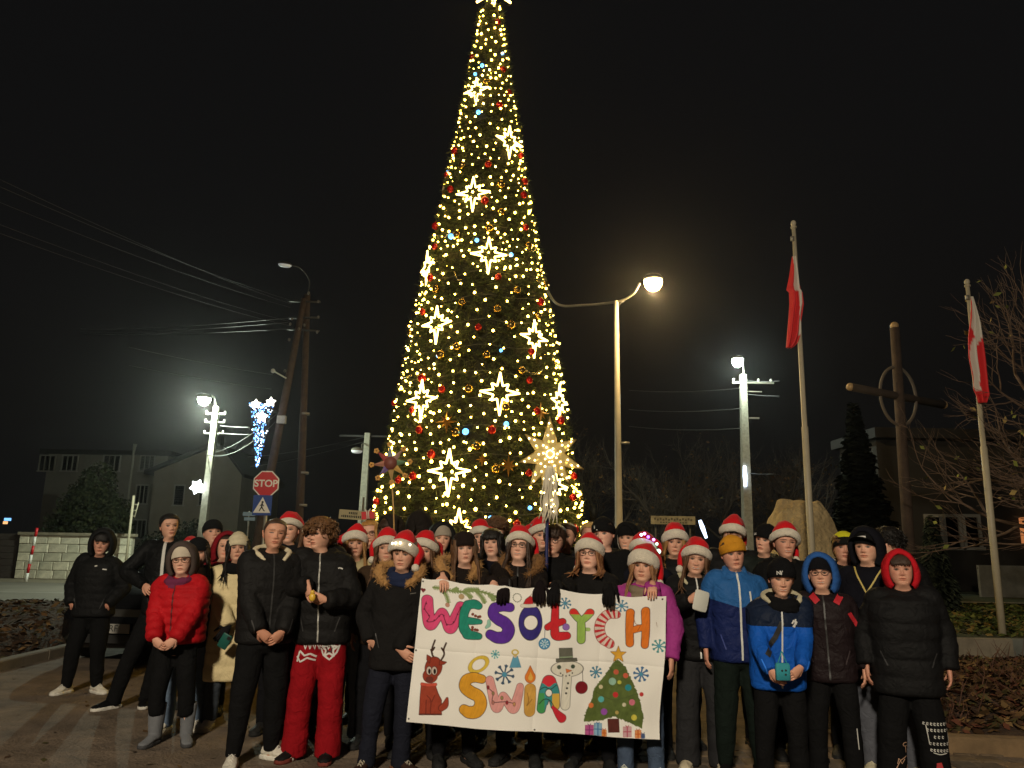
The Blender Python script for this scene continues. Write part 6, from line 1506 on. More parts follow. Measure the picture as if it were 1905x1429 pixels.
# yellow toy
tp = at(581, 1111, 5.86); t = thing('toy', 'small shiny yellow toy held above the red star-print trousers', 'toy', tp)
MB().ball((0, 0, 0), (.026, .02, .032), 10, 8).obj('toy_body', mat('toy_yellow', S((222, 180, 66)), .35), t); MB().ball((.0, -.004, .036), (.017, .015, .015), 10, 6).obj('toy_head', mat('toy_yellow'), t)
# turquoise pouch
pp = at(1456, 1247, 5.25); t = thing('pouch', 'turquoise gift pouch with little black dots held before the bright blue jacket', 'pouch', pp)
mq = mat('turquoise_felt', S((44, 140, 152)), .8, var=.1, bump=.2)
b = MB(); b.loft([ellipse_ring(z_, a_, b_, 20, e=5) for z_, a_, b_ in ((-.062, .040, .012), (-.058, .046, .020), (.03, .047, .019), (.045, .040, .012))]); b.obj('bag', mq, t)
MB().tube(spline([(-.03, 0, .04), (-.012, 0, .085), (0, 0, .115), (.012, 0, .085), (.03, 0, .04)]), .004, 5).obj('handle', mq, t)
for x_, z_ in ((-.010, .0), (.014, .002), (.012, -.024)): MB().ball((x_, -.020, z_), (.007, .004, .007), 8, 6).obj('eye', m_blk, t)
# white gift bag / paper held by the girl with cream hood
box_thing('paper_sheet', 'white paper held beside the two-tone blue jacket', 'paper', (1304, 1118, 5.86), (.12, .012, .15), mat('white_paper', S((206, 206, 196)), .7), (0, .25, .3))
# gift box headband
hT = p13['headT']; tb = p13['t']
b = MB(); P = hT([(x_, y_, z_) for z_ in (.245, .315) for x_, y_ in ((-.06, -.05), (.06, -.05), (.06, .05), (-.06, .05))]); b.add(P, [(3, 2, 1, 0), (4, 5, 6, 7), (0, 1, 5, 4), (1, 2, 6, 5), (2, 3, 7, 6), (3, 0, 4, 7)])
gb = b.obj('gift_box_headband', mat('gift_red', S((180, 18, 26)), .5), tb, smooth=False)
b = MB()
for x_ in (-.02, .02): b.tube(hT([(x_ * .4, -.053, .248), (x_ * .4, -.053, .312), (x_ * 1.4, -.05, .335), (x_ * .3, -.03, .318)]), .006, 6)
b.obj('ribbon_bow', mat('white_fur'), gb)
# lights on hats
m_tiny = mat('tiny_warm_led', (1, .9, .7), .4, emis=(1.0, .82, .5), estr=9)
for (dx, dy, dz) in ((-.062, -.085, .176), (.0, -.118, .186), (-.035, -.108, .182), (.06, -.085, .176), (.085, -.04, .16), (-.085, -.04, .16)):
    MB().ball(p15['headT']([(dx * 1.05, dy * 1.12, dz + .012)])[0], .0085, 8, 6).obj('hat_light', m_tiny, p15['t'])
for k, (px, py, c_) in enumerate(((1193, 995, (.55, .75, 1.0)), (1206, 999, (.25, .12, 1.0)), (1216, 1004, (.7, .2, .9)), (1199, 993, (.9, .3, .8)), (1222, 1012, (.5, 1.0, .8)), (1225, 1026, (.5, 1.0, .75)))):
    MB().ball(p29['local'](at(px, py, 6.42)), .012 if k < 5 else .02, 10, 8).obj('hat_light', mat('hat_led_%d' % k, c_, .4, emis=c_, estr=5 if k < 4 else 2.5), p29['t'])
# ---- decals: prints, badges, stripes
def dP(p, name, strokes, w_, m, tg=None): decal(p['t'], name, tg or [p['jacket']], strokes, w_, m)
P1 = PEOPLE['P1']; z_ = P1['zs']; dP(P1, 'badge', [[(.10, z_ - .06), (.14, z_ - .065)], [(.02, z_ - .03), (.045, z_ - .025)]], .012, m_prt)
z_ = PEOPLE['P11']['zs']; dP(PEOPLE['P11'], 'badge', [[(.115, z_ - .045), (.13, z_ - .04), (.15, z_ - .05)]], .010, m_prt)
z_ = p15['zs']; dP(p15, 'badge', [[(.10, z_ - .075), (.14, z_ - .068)]], .005, mat('badge_grey', S((110, 108, 104)), .6))
# red trousers star print
H = p11['H']; zc = .455 * H
def starline(cx, cz_, r1, r2, a0=1.57):
    P = star2d(5, r1, r2, a0); P = P + [P[0]]; return [(cx + x, cz_ + z) for x, z in P]
dP(p11, 'star_print', [starline(.085, zc - .005, .062, .028), [(-.155, zc - .10), (-.14, zc - .02), (-.10, zc - .055), (-.06, zc - .04), (-.015, zc - .065)], [(-.16, zc - .06), (-.13, zc - .10), (-.08, zc - .07), (-.02, zc - .09)], [(.02, zc + .0), (.035, zc - .045), (.09, zc - .08), (.14, zc - .03), (.16, zc + .035)]], .013, m_prt, [p11['trousers']])
dP(p11, 'small_star_print', [starline(.085, zc - .005, .030, .014)], .010, mat('print_dark', S((60, 30, 30)), .7), [p11['trousers']])
dP(p11, 'letter_print', [[(-.11 + k * .035, zc + .025 + .004 * (k % 2)), (-.11 + k * .035 + .012, zc - .01), (-.11 + k * .035 + .02, zc + .025)] for k in range(7)], .008, m_prt, [p11['trousers']])
# small boy's jacket badge, strap; beanie letters
z_ = p37['zs']; dP(p37, 'badge', [[(.085, z_ - .095), (.10, z_ - .07), (.115, z_ - .10)], [(.09, z_ - .115), (.12, z_ - .08)], [(.10, z_ - .12), (.112, z_ - .065)]], .010, m_prt)
H = p37['H']; dP(p37, 'shoulder_strap', [[(.02, .735 * H), (-.03, .67 * H), (-.11, .60 * H)]], .035, m_dark)
def hat_letters(p, cx, cz_, strokes, w_, m, name='emblem'):
    hs = [o for o in p['t'].children if o.name.startswith(('beanie', 'cap'))]; tg = hs + [c for h in hs for c in h.children if c.name.startswith('cuff')]
    c_ = p['headT']([(cx, -.112, cz_)])[0]
    decal(p['t'], name, tg, [[(c_[0] + x, c_[2] + z) for x, z in st] for st in strokes], w_, m, off=.003)
hat_letters(p37, -.028, .165, [[(-.016, -.014), (-.016, .014), (.004, -.014), (.004, .014)], [(.006, .014), (.012, .0), (.02, .014)], [(.012, 0), (.012, -.014)]], .005, m_prt)
hat_letters(p40, .0, .185, [[(-.03, .0), (.03, .003)]], .016, m_prt, 'cap_lettering')
hat_letters(PEOPLE['P35'], -.05, .155, [[(-.008, 0), (.012, .0)]], .022, m_prt, 'tag')
hat_letters(p26, -.035, .165, [[(0, .02), (.004, -.005)], [(.02, -.012), (.03, -.018)]], .008, m_prt)
# yellow V on the cap boy, red collar and stripes
z_ = p40['zs']; nb_ = p40['nb']; dP(p40, 'yellow_cord', [[(-.10, nb_ + .01), (-.05, z_ - .03), (.0, z_ - .13)], [(.115, nb_ + .02), (.06, z_ - .03), (.0, z_ - .13)]], .012, mat('cord_yellow', S((190, 170, 96)), .7)); dP(p40, 'zip_pull', [[(0, z_ - .13), (0, z_ - .17)]], .007, m_prt)
z_ = p38['zs']; dP(p38, 'red_collar', [[(-.10, z_ + .055), (-.055, z_ + .005)]], .045, mat('stripe_red', S((184, 32, 44)), .7)); dP(p38, 'red_collar', [[(.10, z_ + .055), (.07, z_ + .0)]], .045, mat('stripe_red'))
a_ = p38['arms'][1]; El, Wt, Sh = a_[1], a_[2], a_[0]
dP(p38, 'red_sleeve_stripe', [[(Sh[0] + .035, Sh[2] - .06), (El[0] + .0, El[2] + .02), (Wt[0] + .0, Wt[2] + .05)]], .026, mat('stripe_red'))
for pk in (p38, p34):
    H = pk['H']; dP(pk, 'leg_piping', [[(.15, .25 * H), (.155, .16 * H)], [(-.02, .14 * H), (-.015, .09 * H)]], .006, m_prt, [pk['trousers']])
z_ = p34['zs']; dP(p34, 'chest_zip', [[(.075, z_ - .06), (.08, z_ - .16)]], .013, m_zipw)
# printed trousers of the red-hood boy
H = p41['H']; tr = [p41['trousers']]
def scrib(cx, z, w_, n, r): return [[(cx - w_ / 2 + w_ * k / n + .006 * math.cos(a), z + r * math.sin(a)) for a in np.linspace(.3, 5.5, 8)] for k in range(n + 1)]
for k, (z, w_, n) in enumerate(((.295, .17, 8), (.27, .13, 6), (.243, .05, 2), (.215, .11, 5), (.188, .10, 5))):
    dP(p41, 'print_line', scrib(.145, z * H, w_, n, .011), .006, m_prt, tr)
dP(p41, 'print_frame', [[(.07, .29 * H), (.085, .215 * H)], [(.21, .26 * H), (.21, .20 * H)], [(.105, .178 * H), (.145, .172 * H), (.19, .178 * H)]], .005, m_prt, tr)
dP(p41, 'red_print', [[(.12, .06 * H), (.135, .14 * H), (.15, .10 * H)], [(.15, .05 * H), (.175, .11 * H), (.19, .07 * H)]], .03, mat('print_red', S((176, 50, 52)), .7), tr)
dP(p41, 'line_drawing', [[(-.16, .06 * H), (-.09, .065 * H), (-.06, .09 * H), (-.03, .16 * H), (-.10, .135 * H), (-.13, .10 * H), (-.10, .07 * H)], [(-.12, .12 * H), (-.11, .145 * H), (-.09, .12 * H), (-.07, .14 * H)], [(-.06, .19 * H), (-.058, .165 * H)]] + [[(-.06 + .018 * math.cos(a), .20 * H + .013 * math.sin(a)) for a in np.linspace(0, 6.3, 12)]], .005, mat('print_peach', S((196, 156, 128)), .7), tr)
# sneaker logos
for pk, c_ in (('P8', S((30, 90, 50))), ('P1', S((60, 60, 60)))):
    for o in list(PEOPLE[pk]['t'].children):
        if o.name.startswith('shoe'):
            pass
# ------------------------------------------------------------------ stars on poles
t0 = at(727, 862, 7.1); tb = at(738, 1046, 7.1)
t = thing('star_on_stick', 'small handmade paper star with coloured rays and gold rosettes on a thin stick', 'star ornament', tb)
q = np.array(t0 - tb)
MB().tube([(0, 0, -.25), q * .5, q], .007, 6).obj('stick', mat('stick_wood', S((176, 140, 84)), .6), t)
MB().tube([q - [0, .012, 0], q - [0, .035, 0]], [.062, .058], 16).obj('centre_disc', mat('star_brown', S((110, 58, 48)), .6), t)
RC = [S(c) for c in ((120, 128, 140), (150, 60, 60), (160, 110, 90), (110, 90, 140), (170, 140, 90), (190, 150, 80), (90, 120, 90), (150, 120, 110))]
for k in range(8):
    a_ = math.pi / 2 + k * math.pi / 4 + .1; d_ = np.array([math.cos(a_), 0, math.sin(a_)]); n_ = np.array([-math.sin(a_), 0, math.cos(a_)]); L_ = .155
    MB().loft([np.array([q + d_ * .03 + n_ * .035 + [0, -.012, 0], q + d_ * .03 - n_ * .035 + [0, -.012, 0], q + d_ * .03 + [0, -.03, 0]]), np.array([q + d_ * L_ + n_ * .006, q + d_ * L_ - n_ * .006, q + d_ * L_ + [0, -.008, 0]])]).obj('ray', mat('ray_%d' % k, RC[k], .6), t, smooth=False)
    rs = MB()
    for j in range(5):
        b_ = a_ + j * 2 * math.pi / 5; rs.ball(q + d_ * (L_ + .022) + .016 * np.array([math.cos(b_), 0, math.sin(b_)]), (.012, .008, .012), 6, 5)
    rs.obj('rosette', mat('rosette_gold', S((196, 146, 74)), .5), t)
# big wire star on blue pole
YS2 = 6.48
sc_ = at(1023, 846, YS2); pb_ = at(1015, 1180, YS2)
t = thing('star_on_pole', 'large golden eight-pointed star with tiny lights and white ribbons on a blue pole', 'star ornament', pb_)
q = np.array(sc_ - pb_); top_ = np.array(at(1018, 950, YS2) - pb_)
MB().tube([(0, 0, -.1), top_ * .5, top_, q - [0, 0, .05]], [.015, .015, .014, .008], 10).obj('pole', mat('blue_pole', S((36, 44, 92)), .4), t)
mg_ = mat('gold_gauze', S((206, 184, 120)), .5, alpha=.7)
mled = mat('star_led', (1, .9, .6), .4, emis=(1.0, .80, .42), estr=9)
tips = [(1023, 775, .9), (1072, 818, 1), (1086, 873, 1), (1060, 900, .7), (1010, 915, .8), (985, 905, .8), (965, 860, 1), (977, 808, 1)]
tips = [(np.array(at(px, py, YS2) - pb_)) for px, py, _ in tips]
for k, tp_ in enumerate(tips):
    d_ = tp_ - q; n_ = np.cross(d_, [0, 1, 0]); n_ /= np.linalg.norm(n_)
    mid = q + d_ * .30
    MB().loft([np.array([q + [0, -.035, 0], mid + n_ * .060, q + [0, .035, 0], mid - n_ * .060]) * .9999, np.array([tp_, tp_ + n_ * .002, tp_ + [0, .002, 0], tp_ - n_ * .002])]).obj('ray', mg_, t, smooth=False)
    fr = MB()
    for e_ in (mid + n_ * .062, mid - n_ * .062): fr.tube([q + d_ * .05, e_, tp_], .0045, 5)
    fr.obj('wire_edge', mat('gold_wire', S((190, 160, 90)), .3, metal=.7), t)
    for j in range(5):
        f_ = .18 + .16 * j; sd = n_ * (.035 * (1 - f_)) * (-1) ** j
        MB().ball(q + d_ * f_ + sd + [0, -.03 * (1 - f_), 0], .0075, 6, 5).obj('tiny_light', mled, t)
for j in range(12):
    a_ = j * math.pi / 6; MB().ball(q + np.array([math.cos(a_) * .032, -.045, math.sin(a_) * .032]), .006, 6, 5).obj('tiny_light', mled, t)
r = np.random.default_rng(8); rb = MB()
for j in range(20):
    x_ = r.uniform(-.06, .06); P = spline([q + [x_ * .5, -.02, -.10], q + [x_, -.05 + r.normal(0, .015), -.25], q + [x_ * 1.3 + r.normal(0, .02), -.04, -.40], q + [x_ * 1.2 + r.normal(0, .025), -.05, -.50 - .08 * r.random()]], 5)
    rb.tube(P, np.interp(np.linspace(0, 1, len(P)), [0, .3, 1], [.014, .030, .014]), 6, flat=.3)
rbo = rb.obj('white_ribbons', mat('ribbon_white', S((196, 188, 168)), .7), t)
for k in range(12): MB().ball(q + np.array([r.uniform(-.05, .06), -.075, -.16 - .32 * r.random()]), .006, 6, 5).obj('tiny_light', mled, t)

# ------------------------------------------------------------------ banner with hand-painted lettering
zx = lambda X, Y_: (740 + X * 540 / 1905.0, 1050 + Y_ * 540 / 1905.0)
CZ = {'tl': (158, 92), 'tr': (1762, 214), 'br': (1722, 1152), 'bl': (54, 1042)}
NU, NV = 600, 340
U, V_ = np.meshgrid(np.linspace(0, 1, NU), np.linspace(0, 1, NV))
U = U.ravel(); V_ = V_.ravel()
def bil(a, b, c, d): 
    a, b, c, d = [np.array(x, float) for x in (a, b, c, d)]
    return (a * (1 - U)[:, None] + b * U[:, None]) * (1 - V_)[:, None] + (d * (1 - U)[:, None] + c * U[:, None]) * V_[:, None]
XY = bil(CZ['tl'], CZ['tr'], CZ['br'], CZ['bl']); PX, PY = XY[:, 0], XY[:, 1]
COL = np.tile(np.array(S((236, 233, 226))), (len(PX), 1)) * (1 - .05 * vnoise(np.stack([PX / 160, PY / 160, PX * 0], 1), 4))[:, None]
def put(mask, c, wash=0.0, seed=0):
    c = np.array(S(c)); i = mask > 0.001
    cc = np.tile(c, (i.sum(), 1))
    if wash: cc = cc * (1 - wash + 2 * wash * fbm(np.stack([PX[i] / 26, PY[i] / 26, PX[i] * 0], 1), seed, 2))[:, None] * (1 - .16 * vnoise(np.stack([(PX[i] + PY[i] * .35) / 7.0, (PY[i] - PX[i] * .35) / 60.0, PX[i] * 0], 1), seed + 20))[:, None]
    COL[i] = COL[i] * (1 - mask[i][:, None]) + np.clip(cc, 0, 1) * mask[i][:, None]
AA = 2.6
def cov(d): return np.clip(.5 - d / AA, 0, 1)
def sdf_stroke(pts, rad, smooth=True, n=7):
    P = np.array(pts, float); Rr = np.broadcast_to(np.array(rad, float), (len(P),))
    if smooth and len(P) > 2:
        Q = spline(np.concatenate([P, Rr[:, None]], 1), n); P, Rr = Q[:, :2], Q[:, 2]
    D = np.full(len(PX), 1e3); m = Rr.max() + 14
    bb = (PX > P[:, 0].min() - m) & (PX < P[:, 0].max() + m) & (PY > P[:, 1].min() - m) & (PY < P[:, 1].max() + m)
    x, y = PX[bb], PY[bb]; dd = D[bb]
    for i in range(len(P) - 1):
        a, b = P[i], P[i + 1]; v = b - a; L2 = v @ v + 1e-9
        h = np.clip(((x - a[0]) * v[0] + (y - a[1]) * v[1]) / L2, 0, 1)
        dd = np.minimum(dd, np.hypot(x - a[0] - v[0] * h, y - a[1] - v[1] * h) - (Rr[i] * (1 - h) + Rr[i + 1] * h))
    D[bb] = dd; return D
def sdf_ell(cx, cy, rx, ry, rot=0.0):
    c_, s_ = math.cos(rot), math.sin(rot); x = (PX - cx) * c_ + (PY - cy) * s_; y = -(PX - cx) * s_ + (PY - cy) * c_
    k = np.hypot(x / rx, y / ry); return (k - 1) * min(rx, ry)
def sdf_poly(poly):
    poly = np.array(poly, float); d = np.full(len(PX), 1e9); ins = np.zeros(len(PX), bool); n = len(poly)
    for i in range(n):
        a, b = poly[i], poly[(i + 1) % n]; v = b - a; h = np.clip(((PX - a[0]) * v[0] + (PY - a[1]) * v[1]) / (v @ v + 1e-9), 0, 1)
        d = np.minimum(d, np.hypot(PX - a[0] - v[0] * h, PY - a[1] - v[1] * h))
        cr = ((a[1] > PY) != (b[1] > PY)) & (PX < (b[0] - a[0]) * (PY - a[1]) / (b[1] - a[1] + 1e-12) + a[0]); ins ^= cr
    return np.where(ins, -d, d)
INK = (46, 38, 40)
def shape(d, c, ink=INK, iw=4.0, wash=.12, seed=1):
    if ink is not None: put(cov(d - iw), ink)
    if c is not None: put(cov(d), c, wash, seed)
def line(pts, w_, c, smooth=True): put(cov(sdf_stroke(pts, w_, smooth)), c)
def union(*ds): return np.minimum.reduce(ds)
def dot(x, y, r_, c, ink=None, iw=2.5): shape(sdf_ell(x, y, r_, r_), c, ink, iw, .1)
def flake(x, y, r_, c=(64, 120, 150), w_=4):
    for k in range(8):
        a = k * math.pi / 4 + .2; dx, dy = math.cos(a), math.sin(a); line([(x, y), (x + dx * r_, y + dy * r_)], w_, c, False)
        for e in (-.5, .5): line([(x + dx * r_ * .72, y + dy * r_ * .72), (x + dx * r_ * .72 + math.cos(a + e) * r_ * .28, y + dy * r_ * .72 + math.sin(a + e) * r_ * .28)], w_ * .8, c, False)
    dot(x, y, r_ * .26, (80, 150, 180))
# pine branch along the top
GRN = (112, 130, 74)
for st in (((232, 150), (300, 165), (400, 172), (520, 165), (650, 215)), ((285, 168), (315, 200), (332, 255)), ((430, 168), (470, 195), (482, 215)), ((520, 172), (555, 215), (572, 255)), ((600, 198), (625, 225), (632, 240)), ((440, 165), (470, 150), (530, 152)), ((360, 172), (380, 160), (395, 150))):
    Q = spline(st, 6); line(st, 7, GRN)
    for i in range(len(Q) - 1):
        d_ = Q[i + 1] - Q[i]; n_ = np.array([-d_[1], d_[0]]); n_ = n_ / (np.linalg.norm(n_) + 1e-9)
        for sg in (-1, 1): line([Q[i], Q[i] + sg * n_ * 14 + d_ * .9], 2.6, (128, 146, 92), False)
dot(418, 205, 17, (186, 160, 120), (150, 130, 100)); dot(325, 270, 13, (190, 140, 120), (160, 120, 100))
shape(union(sdf_ell(158, 166, 9, 9), sdf_ell(173, 168, 9, 9), sdf_poly([(150, 170), (181, 172), (164, 190)])), (120, 24, 40), None)
for k in range(16): dot(785 + 27 * math.cos(k * .393), 212 + 30 * math.sin(k * .393), 4, (70, 84, 60))
# WESOLYCH
shape(sdf_stroke([(192, 240), (196, 330), (212, 405), (255, 365), (292, 322), (318, 380), (345, 425), (380, 350), (412, 272)], [36, 38, 38, 28, 27, 32, 38, 34, 30]), (226, 78, 128), wash=.12)
line([(185, 250), (175, 300), (205, 350), (190, 385), (240, 380), (290, 335), (320, 400), (365, 390), (395, 320), (415, 275)], 2.6, (90, 30, 50))
for x_, y_ in ((185, 262), (172, 300), (203, 345), (190, 380), (238, 378), (270, 350), (300, 345), (320, 405), (365, 385), (392, 330), (410, 285)): dot(x_, y_, 6, (110, 36, 60))
dE = union(sdf_stroke([(462, 262), (438, 310), (430, 372), (436, 430), (465, 470)], [30, 28, 28, 32, 30]), sdf_stroke([(460, 262), (500, 258), (532, 275)], [30, 30, 22]), sdf_stroke([(432, 372), (490, 378), (540, 384)], [26, 22, 14]), sdf_stroke([(455, 468), (500, 476), (532, 482)], [30, 26, 20]))
shape(dE, (34, 140, 118), wash=.16, seed=3)
for x_, y_ in ((492, 330), (510, 342), (528, 350), (540, 348), (490, 420), (488, 436), (508, 436), (522, 440)): dot(x_, y_, 8, (130, 60, 44), (80, 50, 40), 2)
shape(sdf_stroke([(735, 282), (690, 280), (640, 290), (628, 335), (665, 370), (705, 392), (728, 435), (705, 482), (655, 490), (608, 470)], [30, 32, 34, 34, 36, 38, 38, 38, 36, 30]), (92, 44, 158), wash=.16, seed=5)
shape(sdf_stroke([(598, 380), (598, 405), (582, 422)], [9, 12, 8]), (150, 196, 180), (90, 120, 110), 2)
dO = np.maximum(sdf_ell(871, 387, 75, 116), -sdf_ell(873, 388, 47, 52)); shape(dO, (56, 46, 128), wash=.16, seed=7)
shape(sdf_poly([(826, 258), (842, 225), (882, 196), (890, 215), (886, 262), (860, 266)]), (196, 30, 40)); shape(sdf_stroke([(818, 268), (860, 272), (902, 272)], 11), (226, 220, 206), (140, 120, 110), 2); dot(884, 200, 10, (226, 220, 206), (140, 120, 110))
shape(union(sdf_stroke([(1035, 278), (1032, 360), (1030, 440), (1042, 478), (1110, 474)], [22, 24, 26, 28, 24]), sdf_stroke([(984, 420), (1030, 398), (1084, 378)], [20, 24, 20])), (208, 40, 48), wash=.1)
dot(1105, 415, 22, (150, 110, 190), (80, 60, 110)); line([(966, 432), (963, 500)], 2, (60, 80, 110)); dot(962, 530, 36, (64, 140, 186), (40, 80, 120)); flake(962, 530, 26, (200, 220, 226), 2.5)
dY = union(sdf_stroke([(1156, 312), (1180, 345), (1206, 372)], [26, 24, 22]), sdf_stroke([(1264, 314), (1238, 345), (1206, 372)], [26, 24, 22]), sdf_stroke([(1205, 375), (1206, 440), (1205, 502)], [24, 26, 26]))
shape(sdf_stroke([(1230, 430), (1254, 432)], 11), (170, 200, 120), (110, 140, 80), 2); shape(dY, (156, 192, 92), wash=.1); put(cov(np.maximum(dY, PY - 326)), (210, 50, 44))
cpts = [(1436, 330), (1380, 334), (1338, 378), (1326, 435), (1344, 495), (1392, 532)]; dC = sdf_stroke(cpts, [26, 31, 32, 32, 32, 30]); shape(dC, (226, 206, 194), (150, 60, 60))
ang = np.arctan2(PY - 432, PX - 1440); put(cov(dC) * (np.sin(ang * 21 + .6) > .1), (190, 48, 56))
shape(union(sdf_stroke([(1527, 312), (1522, 420), (1524, 526)], [26, 24, 24]), sdf_stroke([(1626, 308), (1626, 430), (1620, 540)], [26, 24, 22]), sdf_stroke([(1530, 440), (1580, 425), (1622, 420)], [20, 22, 20])), (228, 122, 38), wash=.12); line([(1548, 330), (1560, 390), (1590, 405), (1575, 440)], 2, (150, 80, 30))
flake(1100, 252, 38); flake(1470, 265, 42, (80, 130, 160)); flake(1708, 545, 42, (50, 136, 140)); flake(640, 600, 27, (90, 170, 170), 3.2); flake(700, 730, 62, (52, 78, 104), 5); flake(1303, 722, 38, (50, 120, 150)); flake(1597, 732, 47, (56, 104, 150), 5)
# reindeer
RB = (150, 58, 38)
for st in (((255, 640), (225, 610), (222, 570), (242, 512)), ((226, 580), (238, 560)), ((284, 640), (302, 605), (300, 570), (316, 528)), ((302, 590), (286, 562)), ((224, 600), (215, 575))): line(st, 6, (62, 40, 30))
shape(union(sdf_ell(232, 690, 54, 68, .3), sdf_ell(210, 745, 46, 44)), RB, (90, 34, 24)); shape(sdf_poly([(190, 610), (212, 622), (205, 660), (188, 640)]), RB, (90, 34, 24)); shape(sdf_poly([(275, 645), (316, 655), (300, 668), (272, 672)]), RB, (90, 34, 24))
shape(sdf_poly([(152, 808), (244, 808), (262, 858), (284, 900), (284, 990), (140, 992), (146, 880)]), (162, 66, 44), (90, 34, 24), wash=.16); shape(sdf_stroke([(285, 950), (310, 930), (322, 890)], [18, 18, 6]), (162, 66, 44), (90, 34, 24)); shape(sdf_stroke([(156, 798), (200, 804), (246, 800)], 9), (206, 84, 64), (120, 40, 30), 2)
for x_ in (203, 238): shape(sdf_ell(x_, 712, 17, 26), (214, 196, 184), (60, 30, 24), 3); shape(sdf_ell(x_ + 2, 716, 9, 18), (30, 20, 20), None)
shape(sdf_ell(206, 768, 26, 20), (110, 50, 40), None); line([(190, 870), (215, 905), (212, 985)], 3, (110, 40, 28)); line([(240, 870), (222, 910)], 3, (110, 40, 28)); line([(185, 900), (182, 985)], 3, (110, 40, 28)); line([(140, 990), (284, 990)], 5, (90, 40, 30))
# SWIAT
dH = np.abs(sdf_ell(530, 668, 62, 40, -.55)) - 8; shape(dH, (222, 190, 70), (150, 120, 40), 2)
shape(sdf_stroke([(552, 762), (500, 752), (452, 768), (440, 812), (478, 846), (528, 872), (545, 920), (520, 965), (470, 975), (434, 958)], [26, 30, 34, 36, 38, 38, 38, 38, 36, 30]), (224, 160, 44), wash=.12, seed=4)
shape(sdf_stroke([(604, 768), (622, 850), (648, 940), (680, 890), (694, 866), (730, 920), (762, 944), (788, 870), (802, 808)], [26, 30, 32, 26, 22, 28, 32, 28, 22]), (226, 160, 156), (120, 80, 80), 3, wash=.08)
line([(596, 820), (625, 850), (622, 905), (680, 905), (715, 905), (760, 915)], 2.6, (80, 60, 60)); 
for x_, y_, c_ in ((592, 815, (140, 40, 50)), (626, 852, (150, 130, 90)), (625, 910, (180, 120, 110)), (683, 880, (150, 140, 90)), (716, 910, (150, 40, 50)), (764, 920, (200, 150, 100))): shape(sdf_ell(x_, y_, 8, 11), c_, (90, 50, 50), 2)
shape(sdf_stroke([(868, 826), (866, 900), (864, 965)], [36, 37, 34]), (214, 164, 78), (120, 86, 40), 3, wash=.16); line([(850, 850), (858, 900), (846, 930), (880, 890)], 2, (130, 90, 40))
shape(union(sdf_ell(868, 748, 33, 36), sdf_poly([(838, 736), (868, 674), (898, 736)])), (230, 130, 50), (140, 80, 40), 3); shape(union(sdf_ell(870, 752, 15, 18), sdf_poly([(858, 746), (870, 712), (884, 746)])), (236, 184, 84), None)
dA = np.maximum(union(sdf_stroke([(990, 778), (965, 850), (942, 950)], [40, 38, 28]), sdf_stroke([(995, 778), (1020, 850), (1032, 930)], [40, 38, 28]), sdf_ell(990, 850, 40, 50)), -np.maximum(sdf_ell(990, 850, 24, 26), -1e9)); dA = np.maximum(dA, -sdf_stroke([(984, 985), (986, 935)], [26, 14]))
shape(dA, (62, 150, 150)); put(cov(np.maximum(dA, PY - 798 - 12 * np.sin(PX / 14))), (206, 48, 60)); put(cov(np.maximum(dA, np.maximum(PX - 962, 850 - PY))), (70, 150, 86)); put(cov(np.maximum(dA, np.maximum(1012 - PX, 855 - PY))), (212, 172, 76)); line([(930, 830), (965, 812), (1000, 826), (1040, 800)], 2.5, INK); line([(925, 920), (960, 890), (1000, 900), (1030, 950)], 2.5, INK)
shape(sdf_stroke([(1018, 942), (1050, 985), (1075, 1012)], [8, 20, 28]), (206, 44, 58), (120, 30, 40), 3)
dT = union(sdf_ell(1112, 697, 104, 50), sdf_stroke([(1112, 750), (1104, 850), (1098, 930)], [28, 28, 30])); shape(dT, (226, 222, 208), (60, 60, 60), 3, wash=.02)
shape(sdf_poly([(1060, 560), (1144, 558), (1148, 630), (1062, 632)]), (104, 104, 92), (60, 60, 56), 3); shape(sdf_poly([(1040, 630), (1174, 626), (1178, 646), (1040, 650)]), (104, 104, 92), (60, 60, 56), 3); line([(1064, 620), (1146, 616)], 4, (140, 160, 130), False)
dot(1058, 684, 14, (70, 84, 70)); dot(1150, 681, 14, (70, 84, 70)); shape(sdf_poly([(1103, 696), (1142, 708), (1108, 722)]), (222, 124, 66), (120, 70, 50), 2)
for x_, y_ in ((1068, 724), (1082, 736), (1104, 742), (1126, 738), (1146, 724)): dot(x_, y_, 5, (40, 40, 40))
for x_, y_ in ((1117, 790), (1110, 822), (1104, 854)): dot(x_, y_, 7, (40, 40, 40))
line([(1214, 712), (1216, 785)], 2, (70, 60, 60)); dot(1207, 820, 39, (126, 22, 34), (80, 20, 30)); 
shape(sdf_poly([(758, 612), (786, 610), (808, 682), (734, 684)]), (96, 160, 190), (80, 120, 140), 2); dot(770, 608, 12, (214, 190, 150)); shape(np.abs(sdf_ell(770, 584, 20, 16)) - 4, (206, 180, 70), None)
